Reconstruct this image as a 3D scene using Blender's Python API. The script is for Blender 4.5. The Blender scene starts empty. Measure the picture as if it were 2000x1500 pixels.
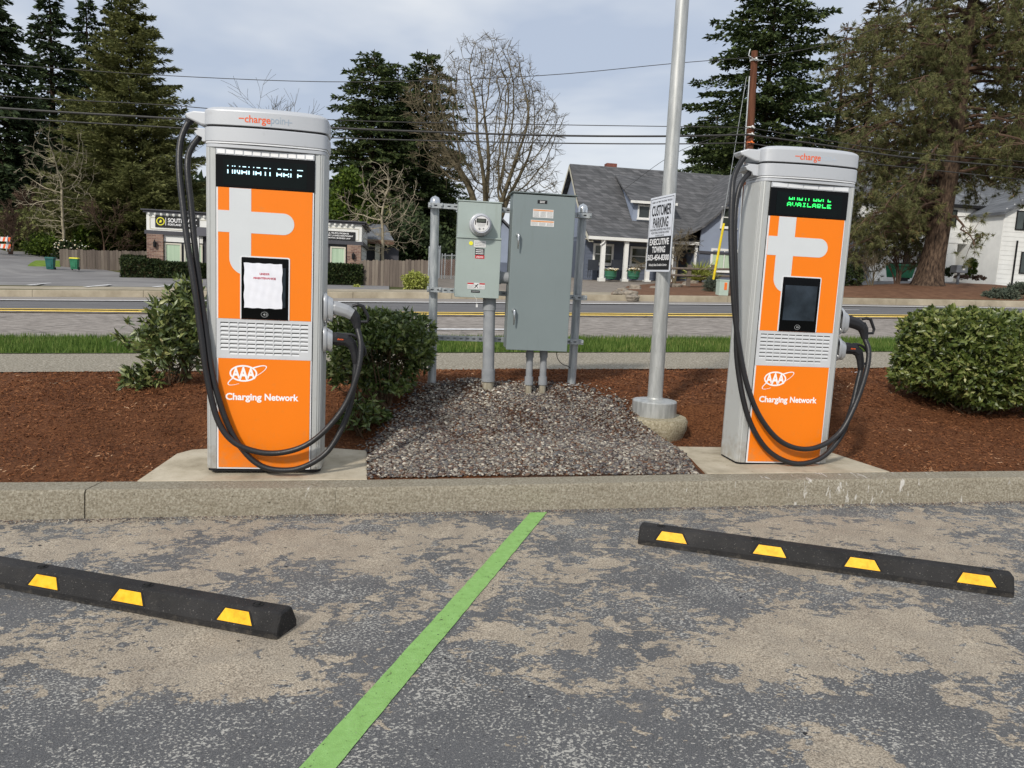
import bpy, math, random
import numpy as np
from math import sin, cos, tan, pi, radians, sqrt, atan2
from mathutils import Vector, Matrix
random.seed(7); RNG = np.random.default_rng(7)
SC = bpy.context.scene
COL = SC.collection
# ---------------------------------------------------------------- camera
PITCH, ROLL, FPX, CAMH = radians(7.8), 0.0498, 1506.9, 1.43
Fv = Vector((0, cos(PITCH), -sin(PITCH))); Xv = Vector((1, 0, 0)); Uv = Vector((0, sin(PITCH), cos(PITCH)))
Rv = Xv*cos(ROLL)+Uv*sin(ROLL); Vv = Uv*cos(ROLL)-Xv*sin(ROLL)
cam = bpy.data.objects.new('camera', bpy.data.cameras.new('camera')); COL.objects.link(cam)
mw = Matrix((Rv, Vv, -Fv)).transposed().to_4x4(); mw.translation = (0, 0, CAMH)
cam.matrix_world = mw
cam.data.sensor_width = 36; cam.data.lens = 36*FPX/2000; cam.data.clip_start = .05; cam.data.clip_end = 3000
SC.camera = cam
# ---------------------------------------------------------------- light
SUN = Vector((.50, 1.0, -.78)).normalized()       # direction the light travels
EL = math.asin(-SUN.z); AZ = atan2(-SUN.x, -SUN.y)
w = bpy.data.worlds.new('World'); SC.world = w; w.use_nodes = True
nt = w.node_tree; nt.nodes.clear()
def N(t, typ, **k):
    n = t.nodes.new(typ)
    for a, b in k.items():
        if a.startswith('_'): setattr(n, a[1:], b)
        else: n.inputs[a.replace('__', ' ')].default_value = b
    return n
out = N(nt, 'ShaderNodeOutputWorld'); bg = N(nt, 'ShaderNodeBackground', Strength=.10)
sky = N(nt, 'ShaderNodeTexSky', _sky_type='NISHITA', _sun_disc=False, _sun_elevation=EL, _sun_rotation=AZ, _dust_density=2.0)
tc = N(nt, 'ShaderNodeTexCoord'); mp = N(nt, 'ShaderNodeMapping'); mp.inputs['Scale'].default_value = (1, 1, 2.4); mp.inputs['Location'].default_value = (.3, 1.7, .2)
nz = N(nt, 'ShaderNodeTexNoise', Scale=2.0, Detail=5, Roughness=.52, Distortion=.3)
cr = N(nt, 'ShaderNodeValToRGB'); cr.color_ramp.elements[0].position = .40; cr.color_ramp.elements[1].position = .60
cr.color_ramp.elements[0].color = (5.3, 6.05, 7.4, 1); cr.color_ramp.elements[1].color = (8.6, 8.9, 9.3, 1)
mx = N(nt, 'ShaderNodeMixRGB', Fac=.86)
for a, b in ((tc.outputs['Generated'], mp.inputs[0]), (mp.outputs[0], nz.inputs['Vector']), (nz.outputs['Fac'], cr.inputs[0]),
             (sky.outputs[0], mx.inputs[1]), (cr.outputs[0], mx.inputs[2]), (mx.outputs[0], bg.inputs[0]), (bg.outputs[0], out.inputs[0])):
    nt.links.new(a, b)
sl = bpy.data.lights.new('sun', 'SUN'); sl.energy = 2.9; sl.angle = radians(5.0); sl.color = (1, .94, .85)
so = bpy.data.objects.new('sun', sl); COL.objects.link(so); so.rotation_euler = SUN.to_track_quat('-Z', 'Y').to_euler()
SC.view_settings.view_transform = 'Standard'; SC.view_settings.look = 'None'; SC.view_settings.exposure = 0.0; SC.view_settings.gamma = 1
SC.render.engine = 'CYCLES'; SC.cycles.use_denoising = True; SC.cycles.max_bounces = 5; SC.cycles.transparent_max_bounces = 6
# ---------------------------------------------------------------- helpers: pixels of the 2000x1500 photograph to places
def ray(px, py): return Fv+Rv*((px-1000)/FPX)+Vv*((750-py)/FPX)
EYE = Vector((0, 0, CAMH))
TY = tan(.155)                                    # the road, kerbs and fronts all run at this angle
def at(px, py, Y):
    d = ray(px, py); return EYE+d*(Y/d.y)
def ats(px, py, s):
    d = ray(px, py); return EYE+d*(s/(d.y-TY*d.x))
ROWS = []
def row(s, pts=None, xz=None):
    if pts: xz = [(p.x, p.z) for p in (ats(a, b, s) for a, b in pts)]
    ROWS.append((s, [q[0] for q in xz], [q[1] for q in xz]))
PK = lambda X: -.035+.023*X
row(4.951, xz=[(-12, -.10), (-3.03, .03), (0, .125), (3.78, .19), (10, .32)])
row(6.0, xz=[(-12, -.05), (-2.5, .10), (-1, .2), (0, .29), (1, .27), (3, .28), (10, .40)])
row(6.8, xz=[(-12, 0), (-5, .15), (-1.6, .34), (-.7, .445), (.5, .50), (1.3, .44), (4.3, .45), (12, .55)])
row(8.2, [(-300, 731), (0, 729), (840, 724), (1430, 722), (2300, 716)])
row(9.8, [(-300, 694), (0, 693), (1430, 690), (2300, 687)])
row(12.2, [(-300, 660), (0, 661), (1430, 664), (2000, 667), (2300, 668)])
row(17.5, [(-300, 597), (0, 599), (840, 607), (1700, 612), (2300, 618)])
row(22.5, [(-300, 581), (0, 583), (840, 588), (1600, 594), (2000, 600), (2300, 603)])
row(25.0, [(-300, 574), (0, 576), (840, 580), (1600, 590), (2000, 597), (2300, 601)])
row(25.3, [(-300, 566), (0, 567), (840, 572), (1600, 582), (2000, 589), (2300, 594)])
row(36, [(-400, 548), (0, 546), (120, 547), (290, 549), (700, 558), (840, 560), (1000, 561), (1200, 563), (1420, 562), (1600, 566), (1820, 560), (2000, 570), (2400, 580)])
row(45, [(-400, 505), (0, 510), (120, 528), (290, 535), (700, 540), (840, 541), (1000, 543), (1200, 546), (1420, 549), (1600, 550), (1820, 552), (2000, 557), (2400, 565)])
row(55, [(-400, 470), (0, 488), (120, 505), (290, 520), (700, 525), (1000, 532), (1200, 538), (1420, 542), (1600, 545), (1820, 547), (2000, 549), (2400, 560)])
row(80, [(-400, 440), (0, 460), (120, 480), (290, 500), (700, 508), (1000, 520), (1200, 530), (1420, 535), (1600, 540), (1820, 544), (2000, 547), (2400, 555)])
row(160, [(-400, 400), (0, 430), (290, 480), (700, 495), (1000, 510), (1200, 525), (1600, 535), (2000, 540), (2400, 550)])
row(700, xz=[(-3000, 30), (0, 22), (3000, 30)])
def gz(X, Y):
    s = Y-TY*X
    if s < 4.93: return PK(X)
    if s <= ROWS[0][0]: return float(np.interp(X, ROWS[0][1], ROWS[0][2]))
    for a, b in zip(ROWS, ROWS[1:]):
        if s <= b[0]:
            f = (s-a[0])/(b[0]-a[0])
            return float(np.interp(X, a[1], a[2])*(1-f)+np.interp(X, b[1], b[2])*f)
    return float(np.interp(X, ROWS[-1][1], ROWS[-1][2]))
def G(px, py, off=0.0):
    d = ray(px, py); lo = .5
    t = lo
    while t < 900:
        P = EYE+d*t
        if P.z < gz(P.x, P.y)+off: break
        lo = t; t *= 1.01
    hi = t
    for _ in range(30):
        m = (lo+hi)/2; P = EYE+d*m
        if P.z < gz(P.x, P.y)+off: hi = m
        else: lo = m
    return EYE+d*hi
# ---------------------------------------------------------------- helpers: objects
def tag(o, label=None, cat=None, group=None, kind=None):
    if label: o['label'] = label
    if cat: o['category'] = cat
    if group: o['group'] = group
    if kind: o['kind'] = kind
    return o
def link(o, parent=None):
    COL.objects.link(o)
    if parent: o.parent = parent
    return o
def mesh_obj(name, V, F, m=None, parent=None, smooth=False, bevel=0):
    me = bpy.data.meshes.new(name)
    if isinstance(F, np.ndarray):
        V = np.asarray(V, dtype=np.float32); n, k = F.shape
        me.vertices.add(len(V)); me.vertices.foreach_set('co', V.ravel())
        me.loops.add(n*k); me.loops.foreach_set('vertex_index', F.astype(np.int32).ravel())
        me.polygons.add(n); me.polygons.foreach_set('loop_start', np.arange(0, n*k, k, dtype=np.int32))
        me.update(calc_edges=True)
    else:
        me.from_pydata([tuple(v) for v in V], [], F); me.update()
    if smooth: me.polygons.foreach_set('use_smooth', np.ones(len(me.polygons), dtype=bool))
    if m: me.materials.append(m)
    o = bpy.data.objects.new(name, me); link(o, parent)
    if bevel:
        b = o.modifiers.new('bevel', 'BEVEL'); b.width = bevel; b.segments = 2; b.limit_method = 'ANGLE'; b.angle_limit = radians(40)
    return o
class MB:
    def __init__(s): s.v = []; s.f = []
    def add(s, V, F):
        k = len(s.v); s.v += [tuple(q) for q in V]; s.f += [tuple(i+k for i in f) for f in F]; return s
    def box(s, x0, x1, y0, y1, z0, z1, M=None):
        V = [(x0, y0, z0), (x1, y0, z0), (x1, y1, z0), (x0, y1, z0), (x0, y0, z1), (x1, y0, z1), (x1, y1, z1), (x0, y1, z1)]
        if M is not None: V = [M @ Vector(v) for v in V]
        return s.add(V, [(0, 3, 2, 1), (4, 5, 6, 7), (0, 1, 5, 4), (1, 2, 6, 5), (2, 3, 7, 6), (3, 0, 4, 7)])
    def prism(s, poly, a, b, fn):           # poly 2D, fn(u,v,w)->3D
        n = len(poly); V = [fn(u, v, a) for u, v in poly]+[fn(u, v, b) for u, v in poly]
        return s.add(V, [tuple(range(n))[::-1], tuple(range(n, 2*n))]+[(i, (i+1) % n, n+(i+1) % n, n+i) for i in range(n)])
    def tube(s, pts, r, n=8, cap=True):
        pts = [Vector(p) for p in pts]; R = r if hasattr(r, '__len__') else [r]*len(pts)
        V = []; up = None
        for i, p in enumerate(pts):
            d = (pts[min(i+1, len(pts)-1)]-pts[max(i-1, 0)])
            if d.length < 1e-9: d = Vector((0, 0, 1))
            d.normalize()
            if up is None: up = d.orthogonal().normalized()
            up = (up-d*up.dot(d))
            up = up.normalized() if up.length > 1e-6 else d.orthogonal().normalized()
            q = d.cross(up)
            for k in range(n):
                a = 2*pi*k/n; V.append(p+(up*cos(a)+q*sin(a))*R[i])
        m = len(pts); F = [(i*n+k, i*n+(k+1) % n, (i+1)*n+(k+1) % n, (i+1)*n+k) for i in range(m-1) for k in range(n)]
        if cap: F += [tuple(range(n))[::-1], tuple(range((m-1)*n, m*n))]
        return s.add(V, F)
    def lathe(s, prof, n=24, c=(0, 0, 0), M=None):
        V = []
        for r, z in prof:
            for k in range(n):
                a = 2*pi*k/n; p = Vector((r*cos(a), r*sin(a), z))
                if M is not None: p = M @ p
                V.append(p+Vector(c))
        m = len(prof); F = [(i*n+k, i*n+(k+1) % n, (i+1)*n+(k+1) % n, (i+1)*n+k) for i in range(m-1) for k in range(n)]
        F += [tuple(range(n))[::-1], tuple(range((m-1)*n, m*n))]
        return s.add(V, F)
    def quad(s, *p): return s.add(p, [tuple(range(len(p)))])
    def build(s, name, m=None, parent=None, smooth=False, bevel=0): return mesh_obj(name, s.v, s.f, m, parent, smooth, bevel)
def autosmooth(o, ang=35):
    me = o.data; me.polygons.foreach_set('use_smooth', np.ones(len(me.polygons), dtype=bool))
    me.set_sharp_from_angle(angle=radians(ang)); return o
def empty(name, loc, yaw=0, **k):
    o = bpy.data.objects.new(name, None); o.empty_display_size = .1; o.location = loc; o.rotation_euler = (0, 0, yaw); link(o)
    tag(o, k.get('label'), k.get('cat'), k.get('group'), k.get('kind')); return o
class Frame:
    def __init__(s, o, yaw): s.o = Vector(o); s.c, s.s = cos(yaw), sin(yaw); s.yaw = yaw
    def L(s, px, py, yl=0.0):
        d = ray(px, py); n = Vector((-s.s, s.c, 0)); t = (yl+(s.o-EYE).dot(n))/d.dot(n)
        P = EYE+d*t-s.o; return Vector((P.x*s.c+P.y*s.s, yl, P.z))
    def W(s, x, y, z=0): return Vector((s.o.x+x*s.c-y*s.s, s.o.y+x*s.s+y*s.c, s.o.z+z))
def catmull(P, k=6):
    P = [Vector(p) for p in P]; P = [P[0]*2-P[1]]+P+[P[-1]*2-P[-2]]; o = []
    for i in range(1, len(P)-2):
        a, b, c, d = P[i-1:i+3]
        for j in range(k):
            t = j/k; o.append(.5*((2*b)+(c-a)*t+(2*a-5*b+4*c-d)*t*t+(3*b-a-3*c+d)*t**3))
    return o+[P[-2]]
def text_mesh(body, w=None, h=None, bold=0.0, align='CENTER', space=1.0, shear=0):
    c = bpy.data.curves.new('lettering', 'FONT'); c.body = body; c.align_x = align; c.size = 1; c.offset = bold; c.resolution_u = 3
    c.space_character = space; c.shear = shear
    o = bpy.data.objects.new('t', c); COL.objects.link(o)
    dg = bpy.context.evaluated_depsgraph_get(); dg.update(); me = bpy.data.meshes.new_from_object(o.evaluated_get(dg))
    V = [v.co.copy() for v in me.vertices]; F = [tuple(p.vertices) for p in me.polygons]
    bpy.data.objects.remove(o); bpy.data.curves.remove(c); bpy.data.meshes.remove(me)
    x0, x1 = min(v.x for v in V), max(v.x for v in V); y0, y1 = min(v.y for v in V), max(v.y for v in V)
    sx = (w/(x1-x0)) if w else 1; sy = (h/(y1-y0)) if h else sx
    if not w: sx = sy
    cx = (x0+x1)/2; cy = (y0+y1)/2
    return [((v.x-cx)*sx, (v.y-cy)*sy) for v in V], F
def add_text(mb, body, cx, cz, w, h, y, bold=0.0, fn=None, **k):
    V, F = text_mesh(body, w, h, bold, **k)
    fn = fn or (lambda u, v: (u, y, v))
    mb.add([fn(cx+u, cz+v) for u, v in V], F)
# ---------------------------------------------------------------- materials
def srgb(r, g, b):
    f = lambda c: (c/12.92 if c <= .04045 else ((c+.055)/1.055)**2.4)
    return (f(r/255), f(g/255), f(b/255), 1)
MATS = {}
def base(name):
    m = bpy.data.materials.new(name); m.use_nodes = True; t = m.node_tree; MATS[name] = m
    return m, t, t.nodes['Principled BSDF']
def mat(name, c, rough=.6, metal=0.0, var=.12, vs=6.0, bump=0.0, bs=60.0, island=0.0, spec=.4, emit=None, coat=0, stretch=None):
    """colour with noise of its own, optional bump and per-leaf variation"""
    m, t, b = base(name)
    b.inputs['Roughness'].default_value = rough; b.inputs['Metallic'].default_value = metal; b.inputs['Specular IOR Level'].default_value = spec
    if coat: b.inputs['Coat Weight'].default_value = coat; b.inputs['Coat Roughness'].default_value = .08
    tc = N(t, 'ShaderNodeTexCoord'); vec = tc.outputs['Object']
    if stretch:
        mp = N(t, 'ShaderNodeMapping'); mp.inputs['Scale'].default_value = stretch; t.links.new(vec, mp.inputs[0]); vec = mp.outputs[0]
    nz = N(t, 'ShaderNodeTexNoise', Scale=vs, Detail=6, Roughness=.6); t.links.new(vec, nz.inputs['Vector'])
    fac = nz.outputs['Fac']
    mr = N(t, 'ShaderNodeMapRange'); mr.inputs['From Min'].default_value = .3; mr.inputs['From Max'].default_value = .7
    mr.inputs['To Min'].default_value = 1-var*1.6; mr.inputs['To Max'].default_value = 1+var*1.6; t.links.new(fac, mr.inputs['Value'])
    val = mr.outputs[0]
    if island:
        g = N(t, 'ShaderNodeNewGeometry'); m2 = N(t, 'ShaderNodeMapRange'); m2.inputs['To Min'].default_value = 1-island; m2.inputs['To Max'].default_value = 1+island
        t.links.new(g.outputs['Random Per Island'], m2.inputs['Value']); mm = N(t, 'ShaderNodeMath', _operation='MULTIPLY')
        t.links.new(val, mm.inputs[0]); t.links.new(m2.outputs[0], mm.inputs[1]); val = mm.outputs[0]
    vm = N(t, 'ShaderNodeVectorMath', _operation='SCALE'); vm.inputs[0].default_value = c[:3]; t.links.new(val, vm.inputs['Scale'])
    t.links.new(vm.outputs[0], b.inputs['Base Color'])
    if bump:
        n2 = N(t, 'ShaderNodeTexNoise', Scale=bs, Detail=4); t.links.new(vec, n2.inputs['Vector'])
        bp = N(t, 'ShaderNodeBump', Strength=bump, Distance=.01); t.links.new(n2.outputs['Fac'], bp.inputs['Height']); t.links.new(bp.outputs[0], b.inputs['Normal'])
    if emit: b.inputs['Emission Color'].default_value = c; b.inputs['Emission Strength'].default_value = emit
    return m
def ramp_mat(name, stops, mode='island', scale=10, rough=.8, bump=0, bs=50, spec=.2, stretch=None, detail=4, trans=0, nw=.9):
    """colour picked from a ramp by island (each leaf, pebble or board) or by noise"""
    m, t, b = base(name); b.inputs['Roughness'].default_value = rough; b.inputs['Specular IOR Level'].default_value = spec
    r = N(t, 'ShaderNodeValToRGB'); e = r.color_ramp.elements
    while len(e) < len(stops): e.new(.5)
    for q, (p, c) in zip(e, stops): q.position = p; q.color = c
    tc = N(t, 'ShaderNodeTexCoord'); vec = tc.outputs['Object']
    if stretch:
        mp = N(t, 'ShaderNodeMapping'); mp.inputs['Scale'].default_value = stretch; t.links.new(vec, mp.inputs[0]); vec = mp.outputs[0]
    nz = N(t, 'ShaderNodeTexNoise', Scale=scale, Detail=detail, Roughness=.65); t.links.new(vec, nz.inputs['Vector'])
    if mode == 'island':
        g = N(t, 'ShaderNodeNewGeometry'); a = N(t, 'ShaderNodeMath', _operation='MULTIPLY_ADD'); a.inputs[1].default_value = .75
        s = N(t, 'ShaderNodeMath', _operation='MULTIPLY_ADD'); s.inputs[1].default_value = nw; s.inputs[2].default_value = -.32*nw/.9
        t.links.new(nz.outputs['Fac'], s.inputs[0]); t.links.new(g.outputs['Random Per Island'], a.inputs[0]); t.links.new(s.outputs[0], a.inputs[2]); t.links.new(a.outputs[0], r.inputs[0])
    else: t.links.new(nz.outputs['Fac'], r.inputs[0])
    t.links.new(r.outputs[0], b.inputs['Base Color'])
    if trans:
        tr = N(t, 'ShaderNodeBsdfTranslucent'); ms = N(t, 'ShaderNodeMixShader', Fac=trans); t.links.new(r.outputs[0], tr.inputs[0])
        t.links.new(b.outputs[0], ms.inputs[1]); t.links.new(tr.outputs[0], ms.inputs[2]); t.links.new(ms.outputs[0], t.nodes['Material Output'].inputs[0])
    if bump:
        n2 = N(t, 'ShaderNodeTexNoise', Scale=bs, Detail=5, Roughness=.7); t.links.new(vec, n2.inputs['Vector'])
        bp = N(t, 'ShaderNodeBump', Strength=bump, Distance=.02); t.links.new(n2.outputs['Fac'], bp.inputs['Height']); t.links.new(bp.outputs[0], b.inputs['Normal'])
    return m
C = srgb
def worn_asphalt():
    m, t, b = base('worn_asphalt'); b.inputs['Roughness'].default_value = .75; b.inputs['Specular IOR Level'].default_value = .3
    L = t.links.new; tc = N(t, 'ShaderNodeTexCoord'); O = tc.outputs['Object']
    mp = N(t, 'ShaderNodeMapping'); mp.inputs['Rotation'].default_value = (0, 0, radians(-22)); mp.inputs['Scale'].default_value = (1.0, 1.3, 1); L(O, mp.inputs[0]); P = mp.outputs[0]
    def noise(s, d, r, v=P, dist=0): n = N(t, 'ShaderNodeTexNoise', Scale=s, Detail=d, Roughness=r, Distortion=dist); L(v, n.inputs['Vector']); return n.outputs['Fac']
    def math_(op, a, c, cl=False):
        n = N(t, 'ShaderNodeMath', _operation=op, _use_clamp=cl)
        for i, q in enumerate((a, c)):
            if isinstance(q, (int, float)): n.inputs[i].default_value = q
            else: L(q, n.inputs[i])
        return n.outputs[0]
    def step(v, a, c): n = N(t, 'ShaderNodeMapRange', _interpolation_type='SMOOTHSTEP'); n.inputs['From Min'].default_value = a; n.inputs['From Max'].default_value = c; L(v, n.inputs['Value']); return n.outputs[0]
    att = N(t, 'ShaderNodeAttribute', _attribute_name='wear'); W = att.outputs['Fac']
    big = noise(1.7, 10, .70, P, .45); mid = noise(10, 8, .66, P, .7)
    v = math_('ADD', math_('ADD', math_('ADD', math_('MULTIPLY', big, 1.15), math_('MULTIPLY', mid, .95)), math_('MULTIPLY', noise(30, 5, .6, P, .4), .42)), math_('MULTIPLY', W, .24))
    mask = step(v, 1.305, 1.320)                     # 1 where the seal coat has worn off
    # small scabs of stone poking through the seal coat
    mp2 = N(t, 'ShaderNodeMapping'); mp2.inputs['Rotation'].default_value = (0, 0, radians(-40)); mp2.inputs['Scale'].default_value = (1.0, 1.35, 1); L(O, mp2.inputs[0])
    sp = noise(84, 3, .6, mp2.outputs[0], .2); spm = math_('MULTIPLY', step(math_('ADD', sp, math_('MULTIPLY', noise(2.6, 8, .7, O), .42)), .77, .83), .8)
    fine = noise(240, 2, .6, O)
    r1 = N(t, 'ShaderNodeValToRGB'); L(fine, r1.inputs[0]); e = r1.color_ramp.elements
    e[0].position = .33; e[0].color = C(70, 71, 73); e[1].position = .72; e[1].color = C(118, 118, 118)
    tone = N(t, 'ShaderNodeMixRGB', _blend_type='MULTIPLY', Fac=.55); tr = N(t, 'ShaderNodeValToRGB'); L(noise(2.1, 5, .6, O), tr.inputs[0])
    tr.color_ramp.elements[0].position = .3; tr.color_ramp.elements[0].color = (.80, .80, .80, 1); tr.color_ramp.elements[1].position = .7; tr.color_ramp.elements[1].color = (1.15, 1.15, 1.15, 1)
    L(r1.outputs[0], tone.inputs[1]); L(tr.outputs[0], tone.inputs[2])
    r2 = N(t, 'ShaderNodeValToRGB'); L(noise(150, 3, .75, O), r2.inputs[0]); e = r2.color_ramp.elements
    e[0].position = .34; e[0].color = C(100, 93, 84); e[1].position = .64; e[1].color = C(204, 193, 175); q = e.new(.47); q.color = C(156, 146, 131)
    r3 = N(t, 'ShaderNodeValToRGB'); L(noise(5, 6, .6, O), r3.inputs[0]); e = r3.color_ramp.elements
    e[0].position = .35; e[0].color = (.80, .78, .76, 1); e[1].position = .68; e[1].color = (1.08, 1.06, 1.02, 1)
    tan_ = N(t, 'ShaderNodeMixRGB', _blend_type='MULTIPLY', Fac=1); L(r2.outputs[0], tan_.inputs[1]); L(r3.outputs[0], tan_.inputs[2])
    c1 = N(t, 'ShaderNodeMixRGB'); L(spm, c1.inputs[0]); L(tone.outputs[0], c1.inputs[1]); c1.inputs[2].default_value = C(190, 187, 178)
    c2 = N(t, 'ShaderNodeMixRGB'); L(mask, c2.inputs[0]); L(c1.outputs[0], c2.inputs[1]); L(tan_.outputs[0], c2.inputs[2])
    dk = N(t, 'ShaderNodeMixRGB'); L(step(noise(19, 2, .5, O), .74, .76), dk.inputs[0]); L(c2.outputs[0], dk.inputs[1]); dk.inputs[2].default_value = C(40, 40, 42)
    film = N(t, 'ShaderNodeMixRGB'); fm = math_('MULTIPLY', step(math_('ADD', noise(4.5, 12, .72, P, .4), math_('MULTIPLY', W, .10)), .52, .68), .22)
    L(fm, film.inputs[0]); L(dk.outputs[0], film.inputs[1]); film.inputs[2].default_value = C(150, 143, 131); L(film.outputs[0], b.inputs['Base Color'])
    h = math_('ADD', math_('MULTIPLY', mask, -.5), math_('ADD', math_('MULTIPLY', noise(150, 3, .75, O), .9), math_('MULTIPLY', fine, .35)))
    bp = N(t, 'ShaderNodeBump', Strength=.6, Distance=.006); L(h, bp.inputs['Height']); L(bp.outputs[0], b.inputs['Normal'])
    return m
M = {}
M['asphalt'] = worn_asphalt()
M['green_paint'] = ramp_mat('green_paint', [(.335, C(78, 76, 66)), (.355, C(132, 174, 98)), (.6, C(143, 187, 110)), (.8, C(154, 196, 124))], 'noise', 26, .8, .35, 180, detail=9)
M['kerb'] = ramp_mat('kerb_concrete', [(.30, C(118, 110, 94)), (.48, C(155, 147, 129)), (.68, C(190, 183, 166))], 'noise', 75, rough=.9, bump=.8, bs=110, detail=7)
M['pad'] = ramp_mat('pad_concrete', [(.28, C(150, 140, 120)), (.5, C(182, 171, 150)), (.72, C(200, 190, 170))], 'noise', 4, .9, .25, 90, detail=9)
M['pad_edge'] = M['pad']
M['mulch'] = ramp_mat('mulch_bark', [(.3, C(54, 31, 18)), (.48, C(100, 62, 38)), (.62, C(122, 80, 50)), (.8, C(150, 108, 74))], 'noise', 58, .95, .7, 80, detail=8, stretch=(1, 2.0, 1))
M['chips'] = ramp_mat('mulch_chips', [(.0, C(70, 40, 24)), (.4, C(108, 67, 42)), (.75, C(130, 84, 53)), (.93, C(156, 110, 76)), (1, C(206, 172, 138))], 'island', 3, .95)
M['pebble'] = ramp_mat('pebbles', [(.0, C(58, 50, 46)), (.16, C(84, 82, 84)), (.3, C(112, 86, 68)), (.42, C(104, 104, 104)), (.56, C(126, 118, 106)), (.70, C(150, 144, 134)), (.80, C(198, 190, 174)), (.90, C(240, 236, 226))], 'island', 1.5, rough=.75, nw=.35)
M['gravel_bed'] = ramp_mat('gravel_dirt', [(.3, C(44, 30, 22)), (.55, C(78, 56, 42)), (.75, C(108, 88, 72))], 'noise', 60, .95, .8, 80)
M['sidewalk'] = ramp_mat('sidewalk_concrete', [(.3, C(104, 98, 86)), (.5, C(154, 146, 130)), (.68, C(206, 198, 182))], 'noise', 46, .9, .8, 90, detail=8)
M['soil'] = ramp_mat('grass_soil', [(.3, C(58, 78, 30)), (.6, C(84, 108, 44)), (.8, C(120, 120, 70))], 'noise', 20, .95, .5, 60)
M['blade'] = ramp_mat('grass_blades', [(.0, C(58, 84, 30)), (.5, C(88, 114, 48)), (.85, C(120, 138, 70)), (1, C(170, 162, 104))], 'island', 1.2, .7, trans=.3)
M['road_near'] = ramp_mat('road_asphalt', [(.3, C(106, 100, 94)), (.5, C(142, 135, 128)), (.7, C(176, 168, 160))], 'noise', 9, .9, .5, 60, stretch=(.5, 1.2, 1), detail=14)
M['road_far'] = ramp_mat('road_asphalt_new', [(.3, C(96, 95, 96)), (.7, C(118, 117, 117))], 'noise', 5, .9, stretch=(.2, 1, 1))
M['road_edge'] = ramp_mat('road_asphalt_pale', [(.3, C(128, 122, 116)), (.7, C(156, 150, 143))], 'noise', 5, .9, stretch=(.2, 1, 1))
M['yellow_line'] = ramp_mat('road_yellow_paint', [(.3, C(222, 186, 86)), (.6, C(250, 216, 120))], 'noise', 9, .8)
M['white_line'] = ramp_mat('road_white_paint', [(.3, C(196, 196, 196)), (.6, C(240, 240, 240))], 'noise', 9, .8)
M['far_kerb'] = ramp_mat('far_kerb_concrete', [(.3, C(136, 126, 108)), (.7, C(178, 168, 148))], 'noise', 1.5, .9, detail=8)
M['lot'] = ramp_mat('lot_asphalt', [(.3, C(110, 108, 108)), (.7, C(142, 140, 138))], 'noise', .5, .9, detail=10)
M['gravel_drive'] = ramp_mat('gravel_driveway', [(.3, C(112, 104, 96)), (.7, C(150, 142, 132))], 'noise', 3, .95, detail=10)
M['brown_bed'] = ramp_mat('brown_garden_soil', [(.3, C(88, 62, 46)), (.7, C(126, 94, 72))], 'noise', 3, .95, detail=10)
M['lawn'] = ramp_mat('far_ground', [(.3, C(52, 58, 28)), (.5, C(78, 80, 42)), (.7, C(92, 84, 58))], 'noise', .35, .95, detail=10)
M['lawn_green'] = ramp_mat('far_lawn', [(.3, C(88, 112, 40)), (.7, C(126, 148, 60))], 'noise', 2, .95, detail=10)
M['silver'] = mat('silver_paint', C(190, 193, 197), .42, .2, .02, 2)
M['silver_trim'] = mat('white_trim_strip', C(226, 228, 230), .4, .1, .03)
M['alu'] = mat('brushed_aluminium', C(190, 192, 190), .42, .35, .02, 3)
M['rear'] = mat('grey_cabinet_paint', C(176, 180, 182), .5, .1, .04)
M['orange'] = mat('orange_panel', C(243, 126, 14), .40, 0, .015, 2, spec=.35)
M['t_grey'] = mat('pale_grey_vinyl', C(208, 212, 214), .45, 0, .015)
M['grille'] = mat('grille_plate', C(204, 206, 208), .45, .1, .03)
M['white'] = mat('white_vinyl', C(245, 245, 245), .5, 0, .01)
M['black_glass'] = mat('black_glass', C(7, 8, 9), .10, 0, .1, spec=.16)
M['screen'] = mat('screen_glass', C(40, 48, 56), .08, 0, .6, 3.5, spec=.35)  # lighter blotchy tone paints a reflection into the glass colour
M['led_area'] = mat('led_panel', C(9, 17, 17), .2, 0, .2, spec=.15)
M['led_white'] = mat('led_white', C(196, 236, 250), .5, emit=1.1)
M['led_green'] = mat('led_green', C(50, 250, 110), .5, emit=1.0)
M['logo_orange'] = mat('logo_orange', C(234, 98, 40), .5, 0, .01)
M['logo_grey'] = mat('logo_grey', C(158, 172, 186), .5, 0, .01)
M['logo_pale'] = mat('logo_pale_grey', C(186, 196, 208), .5, 0, .01)
M['cable'] = mat('cable_rubber', C(34, 34, 36), .42, 0, .12, 12, bump=.15, bs=90, spec=.5)
M['plastic'] = mat('black_plastic', C(32, 32, 35), .45, 0, .08, 20, bump=.1, bs=300)
M['conn_grey'] = mat('grey_connector', C(160, 162, 165), .38, .25, .05, 9)
M['gap'] = mat('dark_gap', C(20, 20, 22), .8)
M['paper'] = mat('white_paper', C(232, 233, 240), .8, 0, .02, 6)
M['red_ink'] = mat('red_ink', C(196, 60, 84), .8)
M['galv'] = ramp_mat('galvanised_steel', [(.3, C(136, 142, 146)), (.5, C(166, 171, 173)), (.7, C(192, 195, 195))], 'noise', 9, .42, 0, spec=.6, stretch=(3, 3, .6)); MATS['galvanised_steel'].node_tree.nodes['Principled BSDF'].inputs['Metallic'].default_value = .3
M['meterbox'] = mat('pale_green_grey_paint', C(162, 174, 169), .5, .05, .03, 3, bump=.03, bs=30)
M['cabinet'] = mat('grey_green_paint', C(126, 137, 138), .42, .05, .03, 1.5, bump=.03, bs=25)
M['cab_top'] = mat('cabinet_top_lip', C(96, 106, 106), .5)
M['chrome_satin'] = mat('satin_metal', C(186, 188, 190), .32, .6, .03)
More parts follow.
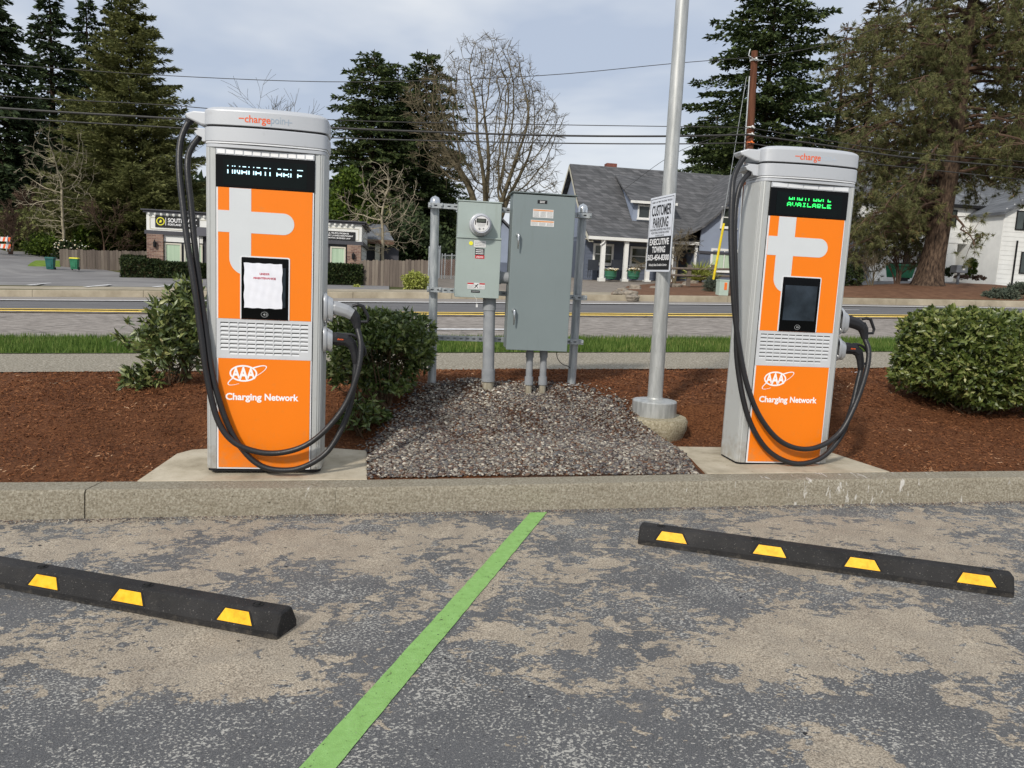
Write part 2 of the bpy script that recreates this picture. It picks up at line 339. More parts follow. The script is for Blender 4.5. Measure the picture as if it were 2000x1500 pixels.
M['chrome'] = mat('chrome', C(205, 207, 208), .18, .9, .03)
M['pvc'] = ramp_mat('grey_conduit', [(.3, C(134, 138, 142)), (.7, C(158, 161, 164))], 'noise', 8, .55)
M['pvc_old'] = ramp_mat('dusty_conduit', [(.3, C(126, 118, 100)), (.7, C(170, 164, 148))], 'noise', 16, .8, stretch=(3, 3, .8))
M['meter_body'] = mat('meter_housing', C(196, 198, 202), .3, .1, .03)
M['meter_glass'] = mat('meter_face', C(182, 184, 190), .2, 0, .05, 9, spec=.7)
M['lcd'] = mat('lcd_window', C(82, 88, 80), .25)
M['label_white'] = mat('label_white', C(222, 222, 220), .5, 0, .04, 40)
M['label_black'] = mat('label_black', C(28, 28, 30), .5)
M['label_red'] = mat('label_red', C(190, 40, 48), .5)
M['label_orange'] = mat('label_orange', C(224, 150, 90), .5)
M['label_yellow'] = mat('label_yellow', C(232, 226, 60), .5)
M['label_grey'] = mat('label_grey_print', C(150, 152, 152), .6)
M['pole'] = ramp_mat('pole_aluminium', [(.3, C(150, 152, 150)), (.5, C(176, 178, 176)), (.7, C(200, 201, 199))], 'noise', 7, .42, 0, spec=.5, stretch=(4, 4, .5), detail=8); MATS['pole_aluminium'].node_tree.nodes['Principled BSDF'].inputs['Metallic'].default_value = .35
M['footing'] = ramp_mat('footing_concrete', [(.3, C(126, 116, 94)), (.5, C(178, 168, 142)), (.7, C(210, 202, 180))], 'noise', 60, .95, .9, 90, detail=9)
M['sign_white'] = mat('sign_white', C(226, 230, 238), .4, 0, .01)
M['sign_black'] = mat('sign_black', C(22, 22, 26), .4)
M['sign_back'] = mat('sign_edge', C(150, 152, 152), .5)
M['rubber'] = mat('wheel_stop_rubber', C(40, 39, 39), .72, 0, .25, 6, bump=.5, bs=160, spec=.3)
M['rubber_dark'] = mat('moulded_recess', C(24, 24, 24), .85)
M['reflector'] = ramp_mat('yellow_reflector', [(.3, C(222, 152, 30)), (.5, C(244, 184, 36)), (.75, C(250, 200, 60))], 'noise', 30, .5, detail=6)
M['leaf_rhodo'] = ramp_mat('glossy_leaf', [(.0, C(42, 52, 28)), (.4, C(76, 92, 48)), (.72, C(116, 128, 72)), (.93, C(154, 156, 98)), (1, C(178, 166, 112))], 'island', 5, .38, spec=.5, trans=.15)
M['leaf_laurel'] = ramp_mat('shrub_leaf', [(.0, C(40, 52, 26)), (.4, C(74, 92, 42)), (.75, C(118, 134, 72)), (1, C(168, 172, 112))], 'island', 5, .36, spec=.55, trans=.15)
M['leaf_hedge'] = ramp_mat('clipped_leaf', [(.0, C(40, 52, 24)), (.35, C(78, 94, 42)), (.7, C(118, 130, 66)), (.93, C(160, 164, 100)), (1, C(198, 190, 134))], 'island', 3, rough=.38, spec=.5, trans=.3)
M['stem'] = mat('shrub_stem', C(92, 74, 54), .85, 0, .2, 20)
M['bark'] = ramp_mat('conifer_bark', [(.3, C(46, 36, 30)), (.7, C(84, 68, 56))], 'noise', 6, .95, .8, 14, stretch=(3, 3, .6))
M['pine_bark'] = ramp_mat('pine_bark', [(.32, C(34, 28, 24)), (.5, C(76, 62, 52)), (.7, C(112, 94, 78))], 'noise', 5, .95, 1.0, 10, stretch=(3, 3, .7))
M['needle_dark'] = ramp_mat('dark_needles', [(.0, C(40, 50, 36)), (.5, C(60, 74, 48)), (1, C(88, 102, 64))], 'island', .5, .8, trans=.2)
M['needle_cedar'] = ramp_mat('cedar_needles', [(.0, C(74, 80, 46)), (.5, C(112, 116, 70)), (1, C(150, 150, 98))], 'island', .4, .8, trans=.3)
M['needle_fir'] = ramp_mat('fir_needles', [(.0, C(44, 56, 36)), (.5, C(70, 84, 50)), (1, C(108, 120, 70))], 'island', .4, .8, trans=.25)
M['needle_pine'] = ramp_mat('pine_needles', [(.0, C(66, 70, 46)), (.4, C(100, 104, 66)), (.8, C(132, 132, 88)), (.95, C(138, 120, 78)), (1, C(150, 104, 70))], 'island', .6, .8, trans=.2)
M['needle_brown'] = ramp_mat('brownish_needles', [(.0, C(66, 64, 44)), (.5, C(98, 94, 66)), (1, C(128, 118, 86))], 'island', .4, .8, trans=.2)
M['twig_pale'] = ramp_mat('pale_bark', [(.3, C(128, 118, 98)), (.7, C(176, 166, 144))], 'noise', 2, .9)
M['twig_tan'] = ramp_mat('tan_bark', [(.3, C(74, 66, 50)), (.7, C(124, 114, 92))], 'noise', 2, .9)
M['twig_brown'] = ramp_mat('brown_bark', [(.3, C(72, 56, 46)), (.7, C(108, 88, 74))], 'noise', 1, .9)
M['leaf_green'] = ramp_mat('evergreen_leaf', [(.0, C(34, 48, 16)), (.5, C(68, 88, 28)), (1, C(112, 128, 48))], 'island', .8, .6, trans=.2)
M['leaf_box'] = ramp_mat('box_hedge_leaf', [(.0, C(24, 34, 18)), (.5, C(44, 58, 30)), (1, C(76, 84, 46))], 'island', 1, .6, trans=.1)
M['leaf_yellow'] = ramp_mat('yellow_green_leaf', [(.0, C(112, 122, 50)), (.5, C(160, 168, 82)), (1, C(204, 204, 130))], 'island', 2, .6, trans=.2)
M['leaf_blue'] = ramp_mat('juniper_leaf', [(.0, C(48, 58, 50)), (.5, C(78, 88, 76)), (1, C(110, 116, 98))], 'island', 1, .8)
M['wood_pole'] = ramp_mat('pole_timber', [(.3, C(78, 48, 36)), (.7, C(118, 78, 58))], 'noise', 3, .9, .4, 20, stretch=(3, 3, .4))
M['wire'] = mat('black_wire', C(62, 61, 60), .6)
M['fence'] = ramp_mat('weathered_boards', [(.0, C(84, 76, 70)), (.5, C(108, 98, 90)), (1, C(134, 124, 112))], 'island', 2, .9, .4, 20, stretch=(4, 4, .5))
M['fence_brown'] = ramp_mat('brown_boards', [(.0, C(92, 70, 58)), (1, C(116, 92, 78))], 'island', 2, .9)
M['house_blue'] = mat('blue_grey_siding', C(96, 104, 120), .7, 0, .05, 2)
M['house_dark'] = M['house_blue']
M['house_pale'] = mat('pale_blue_siding', C(140, 150, 168), .7, 0, .04, 1)
M['white_paint'] = mat('white_house_paint', C(226, 226, 222), .6, 0, .04, 2)
M['cream_paint'] = mat('cream_trim', C(206, 202, 186), .6, 0, .04, 2)
M['dark_trim'] = mat('dark_trim', C(70, 70, 76), .6, 0, .06, 2)
M['pane'] = mat('window_glass', C(60, 66, 62), .08, 0, .2, 2, spec=.7)
M['blind'] = ramp_mat('green_blinds', [(.3, C(160, 184, 158)), (.7, C(192, 212, 186))], 'noise', 4, .6, stretch=(6, 1, .05))
M['chimney'] = mat('red_brick', C(126, 78, 68), .9, 0, .15, 8)
M['green_door'] = mat('green_paint_shutter', C(30, 98, 66), .6)
M['planter'] = mat('green_planter', C(54, 108, 84), .6)
M['flower'] = ramp_mat('pale_flowers', [(.0, C(210, 180, 120)), (.6, C(232, 226, 210)), (1, C(250, 248, 240))], 'island', 3, .8)
M['teal'] = mat('teal_bin_plastic', C(28, 92, 88), .5)
M['bin_green'] = mat('green_bin_plastic', C(44, 118, 84), .5)
M['yellow_lid'] = mat('yellow_lid', C(224, 214, 56), .5)
M['guy'] = mat('yellow_guard', C(230, 204, 40), .5)
M['ubox'] = mat('pale_green_utility_box', C(176, 192, 180), .6, 0, .04)
M['sticker'] = mat('orange_sticker', C(238, 120, 50), .6)
M['rock'] = ramp_mat('rocks', [(.3, C(104, 98, 90)), (.7, C(160, 150, 136))], 'noise', 4, .95, .5, 10)
M['mailbox'] = mat('grey_mailbox', C(106, 110, 116), .5)
M['stripe_orange'] = mat('orange_stripe', C(236, 104, 52), .6)
M['furn'] = mat('dark_chair', C(48, 52, 60), .6)
def brick_mat(name, c1, c2, mortar, scale=8, bw=.22, rh=.075, squash=1, rough=.9, bump=.4):
    m, t, b = base(name); b.inputs['Roughness'].default_value = rough
    tc = N(t, 'ShaderNodeTexCoord'); sp = N(t, 'ShaderNodeSeparateXYZ'); cb = N(t, 'ShaderNodeCombineXYZ'); t.links.new(tc.outputs['Object'], sp.inputs[0])
    ad = N(t, 'ShaderNodeMath', _operation='ADD'); t.links.new(sp.outputs['X'], ad.inputs[0]); t.links.new(sp.outputs['Y'], ad.inputs[1]); t.links.new(ad.outputs[0], cb.inputs['X']); t.links.new(sp.outputs['Z'], cb.inputs['Y'])
    bt = N(t, 'ShaderNodeTexBrick', Scale=1); bt.inputs['Color1'].default_value = c1; bt.inputs['Color2'].default_value = c2; bt.inputs['Mortar'].default_value = mortar
    bt.inputs['Brick Width'].default_value = bw; bt.inputs['Row Height'].default_value = rh; bt.inputs['Mortar Size'].default_value = .008*squash; bt.inputs['Bias'].default_value = 0
    t.links.new(cb.outputs[0], bt.inputs['Vector'])
    nz = N(t, 'ShaderNodeTexNoise', Scale=2.5, Detail=6); t.links.new(cb.outputs[0], nz.inputs['Vector'])
    mr = N(t, 'ShaderNodeMapRange'); mr.inputs['From Min'].default_value = .3; mr.inputs['From Max'].default_value = .7; mr.inputs['To Min'].default_value = .75; mr.inputs['To Max'].default_value = 1.25; t.links.new(nz.outputs['Fac'], mr.inputs['Value'])
    vm = N(t, 'ShaderNodeVectorMath', _operation='SCALE'); t.links.new(bt.outputs['Color'], vm.inputs[0]); t.links.new(mr.outputs[0], vm.inputs['Scale']); t.links.new(vm.outputs[0], b.inputs['Base Color'])
    if bump:
        bp = N(t, 'ShaderNodeBump', Strength=bump, Distance=.02); bp.invert = True; t.links.new(bt.outputs['Fac'], bp.inputs['Height']); t.links.new(bp.outputs[0], b.inputs['Normal'])
    return m
M['brick'] = brick_mat('pier_brick', C(104, 74, 66), C(158, 128, 110), C(150, 138, 128))
M['shingle'] = brick_mat('roof_shingles', C(72, 73, 75), C(100, 100, 102), C(62, 63, 66), bw=.42, rh=.17, squash=1.2)
M['shingle_pale'] = brick_mat('grey_shingles', C(88, 91, 95), C(108, 111, 115), C(76, 78, 82), bw=.5, rh=.2)

def add_specks(m, col, scale, lo, hi, amount=1.0, detail=2, zfade=None, stretch=None):
    """dust, splashes or chips with a shape of their own over a material's colour"""
    t = m.node_tree; b = t.nodes['Principled BSDF']; old = b.inputs['Base Color'].links[0].from_socket
    tc = N(t, 'ShaderNodeTexCoord'); v = tc.outputs['Object']
    if stretch: mp = N(t, 'ShaderNodeMapping'); mp.inputs['Scale'].default_value = stretch; t.links.new(v, mp.inputs[0]); v = mp.outputs[0]
    nz = N(t, 'ShaderNodeTexNoise', Scale=scale, Detail=detail, Roughness=.6); t.links.new(v, nz.inputs['Vector'])
    mr = N(t, 'ShaderNodeMapRange'); mr.inputs['From Min'].default_value = lo; mr.inputs['From Max'].default_value = hi; mr.inputs['To Max'].default_value = amount
    val = nz.outputs['Fac']
    if zfade:
        sx = N(t, 'ShaderNodeSeparateXYZ'); t.links.new(tc.outputs['Object'], sx.inputs[0]); z = N(t, 'ShaderNodeMapRange'); z.inputs['From Min'].default_value = zfade[0]; z.inputs['From Max'].default_value = zfade[1]; z.inputs['To Min'].default_value = zfade[2]; z.inputs['To Max'].default_value = 0
        t.links.new(sx.outputs['Z'], z.inputs['Value']); a = N(t, 'ShaderNodeMath', _operation='ADD'); t.links.new(val, a.inputs[0]); t.links.new(z.outputs[0], a.inputs[1]); val = a.outputs[0]
    t.links.new(val, mr.inputs['Value']); mx = N(t, 'ShaderNodeMixRGB'); t.links.new(mr.outputs[0], mx.inputs[0]); t.links.new(old, mx.inputs[1]); mx.inputs[2].default_value = col; t.links.new(mx.outputs[0], b.inputs['Base Color'])
add_specks(M['rubber'], C(150, 146, 138), 130, .66, .74, .55); add_specks(M['rubber'], C(96, 92, 86), 7, .54, .85, .22, 8)
add_specks(M['rubber'], C(116, 108, 96), 34, .60, .90, .4, 6, zfade=(0, .025, .24))
add_specks(M['reflector'], C(150, 110, 50), 60, .60, .75, .5, 5)
add_specks(M['orange'], C(206, 132, 70), 22, .62, .95, .6, 8, zfade=(.02, .30, .30)); add_specks(M['orange'], C(120, 70, 30), 160, .74, .80, .5)
add_specks(M['alu'], C(150, 138, 118), 18, .60, .95, .6, 8, zfade=(.02, .28, .30)); add_specks(M['alu'], C(130, 128, 122), 9, .60, .80, .2, 8, stretch=(3, 3, .5))
add_specks(M['silver'], C(140, 138, 132), 14, .60, .80, .25, 8); add_specks(M['cabinet'], C(104, 112, 108), 5, .56, .80, .3, 8, stretch=(4, 4, .5)); add_specks(M['meterbox'], C(132, 140, 128), 6, .56, .80, .3, 8, stretch=(4, 4, .5))
add_specks(M['pad'], C(118, 104, 84), 26, .62, .70, .5, 6); add_specks(M['kerb'], C(112, 100, 76), 3, .54, .78, .35, 9, stretch=(1, 1, 2)); add_specks(M['kerb'], C(60, 56, 48), 70, .68, .74, .7)
add_specks(M['green_paint'], C(58, 56, 50), 95, .675, .70, .9); add_specks(M['green_paint'], C(150, 152, 132), 140, .64, .72, .5)
add_specks(M['pole'], C(120, 116, 106), 40, .64, .74, .5, 4)
add_specks(M['mulch'], C(34, 20, 13), 2.2, .55, .75, .35, 6)
# fine cracks in the old road surface
t = MATS['road_asphalt'].node_tree; b = t.nodes['Principled BSDF']; old = b.inputs['Base Color'].links[0].from_socket
tc = N(t, 'ShaderNodeTexCoord'); nz = N(t, 'ShaderNodeTexNoise', Scale=1.1, Detail=8, Roughness=.7); t.links.new(tc.outputs['Object'], nz.inputs['Vector'])
mx = N(t, 'ShaderNodeMixRGB', Fac=.42); t.links.new(tc.outputs['Object'], mx.inputs[1]); t.links.new(nz.outputs['Color'], mx.inputs[2])
vo = N(t, 'ShaderNodeTexVoronoi', _feature='DISTANCE_TO_EDGE', Scale=.55); t.links.new(mx.outputs[0], vo.inputs['Vector'])
mr = N(t, 'ShaderNodeMapRange'); mr.inputs['From Min'].default_value = .010; mr.inputs['From Max'].default_value = .003; mr.inputs['To Max'].default_value = .6; t.links.new(vo.outputs['Distance'], mr.inputs['Value'])
mc = N(t, 'ShaderNodeMixRGB'); t.links.new(mr.outputs[0], mc.inputs[0]); t.links.new(old, mc.inputs[1]); mc.inputs[2].default_value = C(84, 80, 76); t.links.new(mc.outputs[0], b.inputs['Base Color'])
# ================================================================ ground
def arr(f): return np.array(f)
def strip(name, s0, s1, x0, x1, m, nx, ny, off=0.0, kind='structure', zf=None, label=None, cat=None, jit=0):
    X = np.linspace(x0, x1, nx+1); S = np.linspace(s0, s1, ny+1); V = []
    for s in S:
        for x in X:
            z = (zf or gz)(x, s+TY*x)+off
            V.append((x, s+TY*x, z+(random.uniform(-jit, jit) if jit else 0)))
    F = np.array([(j*(nx+1)+i, j*(nx+1)+i+1, (j+1)*(nx+1)+i+1, (j+1)*(nx+1)+i) for j in range(ny) for i in range(nx)])
    o = mesh_obj(name, np.array(V), F, m, None, True); tag(o, kind=kind, label=label, cat=cat); return o
# parking lot: fine mesh near the camera carrying how worn the seal coat is
WEAR = []
for px, py, r, a in [(420, 1260, .30, 1.0), (300, 1330, .22, .9), (560, 1300, .22, .7), (200, 1390, .14, .8), (480, 1210, .15, .8), (660, 1200, .14, .8), (150, 1300, .12, .4),
                     (1600, 1250, .30, .8), (1750, 1230, .24, .8), (1480, 1270, .18, .7), (1300, 1180, .10, .5), (1540, 1310, .18, .6), (1900, 1290, .14, .8), (1950, 1400, .10, .5),
                     (1620, 1480, .12, .95), (1700, 1480, .10, .9), (1250, 1330, .14, .8), (1320, 1290, .12, .6), (1120, 1200, .12, .5), (960, 1230, .10, .6), (1070, 1320, .08, .6), (1100, 1250, .1, .4),
                     (600, 1055, .35, .75), (850, 1050, .35, .7), (300, 1040, .5, .35), (60, 1040, .5, .4), (1600, 1040, .5, .6), (1850, 1060, .4, .6), (1150, 1060, .25, .3), (450, 1090, .2, .4), (730, 1110, .16, .7),
                     (760, 1380, .09, .8), (900, 1150, .16, .5), (1860, 1340, .14, .6), (60, 1240, .12, .4),
                     (120, 1460, .4, -1.1), (500, 1450, .3, -.8), (900, 1450, .35, -.8), (1250, 1450, .3, -.5), (1850, 1450, .3, -.9), (100, 1190, .15, -.4), (1450, 1390, .25, -.6), (1200, 1130, .1, -.4), (1400, 1170, .2, -.4), (1830, 1130, .1, -.3), (250, 1180, .08, -.5), (820, 1250, .16, -.4)]:
    d = ray(px, py); t = (-.035-CAMH)/(d.z-.023*d.x); P = EYE+d*t; WEAR.append((P.x, P.y, r, a))
nx, ny = 260, 150
XX, SS = np.meshgrid(np.linspace(-8, 8, nx+1), np.linspace(.4, 4.76, ny+1)); YY = SS+TY*XX
VV = np.stack([XX.ravel(), YY.ravel(), (-.035+.023*XX).ravel()], 1)
ii, jj = np.meshgrid(np.arange(nx), np.arange(ny)); a0 = (jj*(nx+1)+ii).ravel(); FF = np.stack([a0, a0+1, a0+nx+2, a0+nx+1], 1)
lot = mesh_obj('parking_lot', VV, FF, M['asphalt'], None, True); tag(lot, kind='structure')
wv = np.zeros(len(VV))
for x, y, r, a in WEAR:
    wv += a*np.exp(-(((VV[:, 0]-x)/r)**2+((VV[:, 1]-y)/(r*1.0))**2))
at_ = lot.data.attributes.new('wear', 'FLOAT', 'POINT'); at_.data.foreach_set('value', np.clip(wv, -1, 1).astype(np.float32))
# the wide ground far beyond and around, one sheet to the horizon
GX = [-1500, -600, -300, -150, -90, -60, -45, -35]+list(range(-28, 41, 4))+[50, 65, 90, 150, 300, 600, 1500]; GS = [25.32, 28, 31, 34, 36, 39, 42, 45, 50, 55, 62, 70, 80, 100, 130, 160, 250, 400, 700, 1500]
V = [(x, s+TY*x, gz(x, s+TY*x)-.01) for s in GS for x in GX]; n = len(GX)
tag(mesh_obj('ground', V, [(j*n+i, j*n+i+1, (j+1)*n+i+1, (j+1)*n+i) for j in range(len(GS)-1) for i in range(n-1)], M['lawn'], None, True), kind='structure')
gb = MB().quad((-1500, -1200, -5), (1500, -1200, -5), (1500, 1500, -5), (-1500, 1500, -5)); tag(gb.build('lower_ground', M['lawn']), kind='structure')
sb = MB()
for x0, x1, s0, s1 in [(-60, -8, -20, 4.76), (8, 60, -20, 4.76), (-8, 8, -20, .4)]:
    sb.quad(*[(x, s+TY*x, -.035+.023*x) for x, s in ((x0, s0), (x1, s0), (x1, s1), (x0, s1))])
o = sb.build('parking_lot', M['asphalt']); tag(o, kind='structure')
# kerb with its joints
def kerb_seg(mb, x0, x1, s0, s1, zt, zb, r=.02):
    n = max(2, int((x1-x0)/.5)); xs = np.linspace(x0, x1, n)
    prof = [(s0, None, 0), (s0+.012, 0, -r-.006), (s0+.018, 0, -r*.45), (s0+r*1.3, 0, 0), (s1, 0, 0), (s1, None, 0)]
    V = []
    for x in xs:
        for s, k, dz in prof:
            z = zb(x) if k is None else zt(x)+dz
            V.append((x, s+TY*x, z))
    m = len(prof); F = [(i*m+j, (i+1)*m+j, (i+1)*m+j+1, i*m+j+1) for i in range(n-1) for j in range(m-1)]+[tuple(range(m)), tuple(range((n-1)*m, n*m))[::-1]]
    mb.add(V, F)
KT = [(-12, -.05), (-2.91, .07), (-1.03, .102), (.03, .128), (1.26, .165), (3.63, .215), (12, .36)]
kt = lambda x: float(np.interp(x, [a for a, b in KT], [b for a, b in KT]))
kb = MB(); js = [-30, -12, -8, -5.2, ats(163, 962, 4.75).x, ats(655, 955, 4.75).x, ats(1365, 940, 4.75).x, 4.1, 6.5, 9, 13, 30]
wide = {ats(163, 962, 4.75).x}
for a, b in zip(js, js[1:]): kerb_seg(kb, a+(.004 if a in wide else .0009), b-(.004 if b in wide else .0009), 4.75, 4.952, kt, lambda x: PK(x)-.1)
o = kb.build('kerb', M['kerb']); autosmooth(o, 40); tag(o, kind='structure')
# white drips on the right part of the kerb
mk = MATS['kerb_concrete']; t = mk.node_tree; b = t.nodes['Principled BSDF']; old = b.inputs['Base Color'].links[0].from_socket
tc = N(t, 'ShaderNodeTexCoord'); mp = N(t, 'ShaderNodeMapping'); mp.inputs['Scale'].default_value = (26, 5, 9); t.links.new(tc.outputs['Object'], mp.inputs[0])
nz = N(t, 'ShaderNodeTexNoise', Scale=1, Detail=6, Roughness=.6, Distortion=.6); t.links.new(mp.outputs[0], nz.inputs['Vector'])
sx = N(t, 'ShaderNodeSeparateXYZ'); t.links.new(tc.outputs['Object'], sx.inputs[0])
g1 = N(t, 'ShaderNodeMapRange'); g1.inputs['From Min'].default_value = .9; g1.inputs['From Max'].default_value = 2.3; t.links.new(sx.outputs['X'], g1.inputs['Value'])
g2 = N(t, 'ShaderNodeMapRange'); g2.inputs['From Min'].default_value = 4.4; g2.inputs['From Max'].default_value = 2.5; t.links.new(sx.outputs['X'], g2.inputs['Value'])
gm = N(t, 'ShaderNodeMath', _operation='MULTIPLY'); t.links.new(g1.outputs[0], gm.inputs[0]); t.links.new(g2.outputs[0], gm.inputs[1])
ad = N(t, 'ShaderNodeMath', _operation='MULTIPLY_ADD'); ad.inputs[1].default_value = .13; t.links.new(gm.outputs[0], ad.inputs[0]); t.links.new(nz.outputs['Fac'], ad.inputs[2])
st = N(t, 'ShaderNodeMapRange'); st.inputs['From Min'].default_value = .71; st.inputs['From Max'].default_value = .76; t.links.new(ad.outputs[0], st.inputs['Value'])
mxn = N(t, 'ShaderNodeMixRGB'); t.links.new(st.outputs[0], mxn.inputs[0]); t.links.new(old, mxn.inputs[1]); mxn.inputs[2].default_value = C(214, 210, 202); t.links.new(mxn.outputs[0], b.inputs['Base Color'])
# planting bed with its soft mound
_h = lambda x, y: .012*sin(x*5.1+y*3.3)+.010*sin(x*2.3-y*6.1+1)+.008*sin(x*9.7+y*8.1)
PADBOX = [(-1.5634, 4.8249, .1216, -.72, .60), (1.9974, 5.5034, .1777, -.58, .95)]
def bed(x, y):
    s = y-TY*x; e = min(1, max(0, (s-4.95)/.4))*min(1, max(0, (8.2-s)/.4)); z = gz(x, y)+(_h(x, y)+.02)*e
    for cx, cy, pz, ua, ub in PADBOX:                       # the bed dips to the level of each concrete pad
        u = (x-cx)*cos(.155)+(y-cy)*sin(.155); v = -(x-cx)*sin(.155)+(y-cy)*cos(.155)
        d = max(ua-u, u-ub, v-1.05, 0.0); k = min(1, d/.22)
        z = z if k >= 1 else (z*k+min(z, pz-.02)*(1-k))
    return z
strip('mulch_bed', 4.952, 8.2, -9, 9, M['mulch'], 380, 66, 0, zf=bed)
strip('mulch_bed', 4.952, 8.2, -40, -9, M['mulch'], 60, 20, 0, zf=bed)
strip('mulch_bed', 4.952, 8.2, 9, 40, M['mulch'], 60, 20, 0, zf=bed)
strip('sidewalk', 8.2, 9.8, -45, 45, M['sidewalk'], 60, 2, .012)
strip('verge', 9.8, 12.05, -45, 45, M['soil'], 60, 3, .02)
nearkerb = MB(); kerb_seg(nearkerb, -45, 45, 12.05, 12.2, lambda x: gz(x, 12.1+TY*x)+.0, lambda x: gz(x, 12.1+TY*x)-.3); tag(autosmooth(nearkerb.build('kerb', M['far_kerb'])), kind='structure')
strip('road', 12.2, 17.65, -60, 60, M['road_near'], 80, 6, -.10)
strip('road', 17.65, 22.5, -60, 60, M['road_far'], 80, 4, -.10*.6)
strip('road', 22.5, 25.0, -60, 60, M['road_edge'], 80, 2, -.05)
strip('road_marking', 17.22, 17.46, -60, 60, M['yellow_line'], 60, 1, -.06)
strip('road_marking', 17.68, 17.92, -60, 60, M['yellow_line'], 60, 1, -.05)
strip('road_marking', 22.36, 22.64, -60, 60, M['white_line'], 60, 1, -.03)
for a, b in ((ats(835, 634, 14.5).x, ats(1000, 636, 14.5).x), (-13, -10), (9, 12)):
    strip('road_marking', 14.42, 14.60, a, b, M['white_line'], 6, 1, -.085)
for a, b in ((ats(1540, 606, 20).x, ats(1680, 607, 20).x),): strip('road_marking', 20, 20.12, a, b, M['white_line'], 4, 1, -.045)
fk = MB(); js = list(np.arange(-60, 61, 3.05))
for a, b in zip(js, js[1:]): kerb_seg(fk, a+.006, b-.006, 25.0, 25.5, lambda x: gz(x, 25.32+TY*x)+.02, lambda x: gz(x, 25+TY*x)-.15)
tag(autosmooth(fk.build('kerb', M['far_kerb'])), kind='structure')
def patch(name, A, B, m, nx, ny, off, kind='structure'):
    """sheet draped on the terrain between a front and a back pixel line"""
    def samp(P, t):
        xs = np.linspace(0, 1, len(P)); return float(np.interp(t, xs, [p[0] for p in P])), float(np.interp(t, xs, [p[1] for p in P]))
    pa = [G(*p) for p in A]; pb = [G(*p) for p in B]; V = []
    for j in range(ny+1):
        for i in range(nx+1):
            t = i/nx; a = samp(pa, t); b = samp(pb, t); x = a[0]+(b[0]-a[0])*j/ny; y = a[1]+(b[1]-a[1])*j/ny; V.append((x, y, gz(x, y)+(off if j else -.06)))
    o = mesh_obj(name, V, [(j*(nx+1)+i, j*(nx+1)+i+1, (j+1)*(nx+1)+i+1, (j+1)*(nx+1)+i) for j in range(ny) for i in range(nx)], m, None, True)
    return tag(o, kind=kind)
patch('far_sidewalk', [(-300, 565), (0, 565), (400, 568), (840, 571), (1200, 577), (1600, 581), (2000, 588), (2300, 592)], [(-300, 559), (0, 560), (400, 563), (840, 567), (1200, 571), (1600, 576), (2000, 582), (2300, 586)], M['far_kerb'], 60, 2, .02)
patch('asphalt_lot', [(-300, 558), (0, 559), (400, 562), (760, 566)], [(-300, 470), (0, 488), (180, 524), (290, 540), (760, 555)], M['lot'], 60, 14, .03)
patch('driveway', [(-300, 500), (0, 530), (100, 545), (170, 545)], [(-300, 452), (0, 494), (70, 494), (118, 494)], M['lot'], 20, 14, .06)
patch('gravel_driveway', [(790, 567), (1000, 571), (1180, 574)], [(835, 536), (1000, 541), (1400, 548)], M['gravel_drive'], 30, 12, .04)
patch('garden_bed', [(1190, 577), (1400, 579), (1480, 579)], [(1225, 562), (1330, 552), (1480, 552)], M['brown_bed'], 20, 8, .08)
def mound(px0, px1):
    o = patch('garden_bed', [(1560, 579), (1700, 582), (1880, 585), (2000, 588), (2300, 592)], [(1560, 556), (1700, 560), (1880, 556), (2000, 566), (2300, 572)], M['brown_bed'], 60, 12, .08)
    for v in o.data.vertices:
        v.co.z += .35*math.exp(-((v.co.x-G(1790, 570).x)/7)**2)*math.exp(-((v.co.y-TY*v.co.x-31)/3)**2)
mound(0, 0)
patch('asphalt_lane', [(1600, 556), (1700, 558), (1880, 556), (2000, 566), (2300, 572)], [(1600, 546), (1700, 547), (1880, 547), (2000, 549), (2300, 556)], M['lot'], 30, 5, .07)
patch('lawn', [(50, 526), (118, 527)], [(70, 512), (118, 512)], M['lawn_green'], 8, 4, .1)
for a, b in (((55, 559), (98, 555)), ((165, 563), (215, 558)), ((300, 563), (335, 559))):
    P, Q = G(*a), G(*b); d = (Q-P).normalized(); n_ = Vector((-d.y, d.x, 0))*.07
    V = []
    for i in range(9):
        c = P.lerp(Q, i/8); V += [(c.x+n_.x, c.y+n_.y, gz(c.x+n_.x, c.y+n_.y)+.045), (c.x-n_.x, c.y-n_.y, gz(c.x-n_.x, c.y-n_.y)+.045)]
    o = mesh_obj('parking_marking', V, [(2*i, 2*i+1, 2*i+3, 2*i+2) for i in range(8)], M['white_line']); tag(o, kind='structure')
# green line
def pk(px, py, off=.004):
    d = ray(px, py); t = (-.035+off-CAMH)/(d.z-.023*d.x); return EYE+d*t
gl = MB(); a, b, c, d = pk(1036, 1001), pk(1069, 1000), pk(655, 1500), pk(583, 1500)
nn = 60; V = []
for i in range(nn+1):
    t = i/nn*1.25; l = a.lerp(d, t); r = b.lerp(c, t); jl = random.uniform(-.002, .002); V += [(l.x+jl, l.y, l.z), (r.x+jl, r.y, r.z)]
tag(mesh_obj('parking_line', V, [(2*i, 2*i+1, 2*i+3, 2*i+2) for i in range(nn)], M['green_paint']), kind='structure')
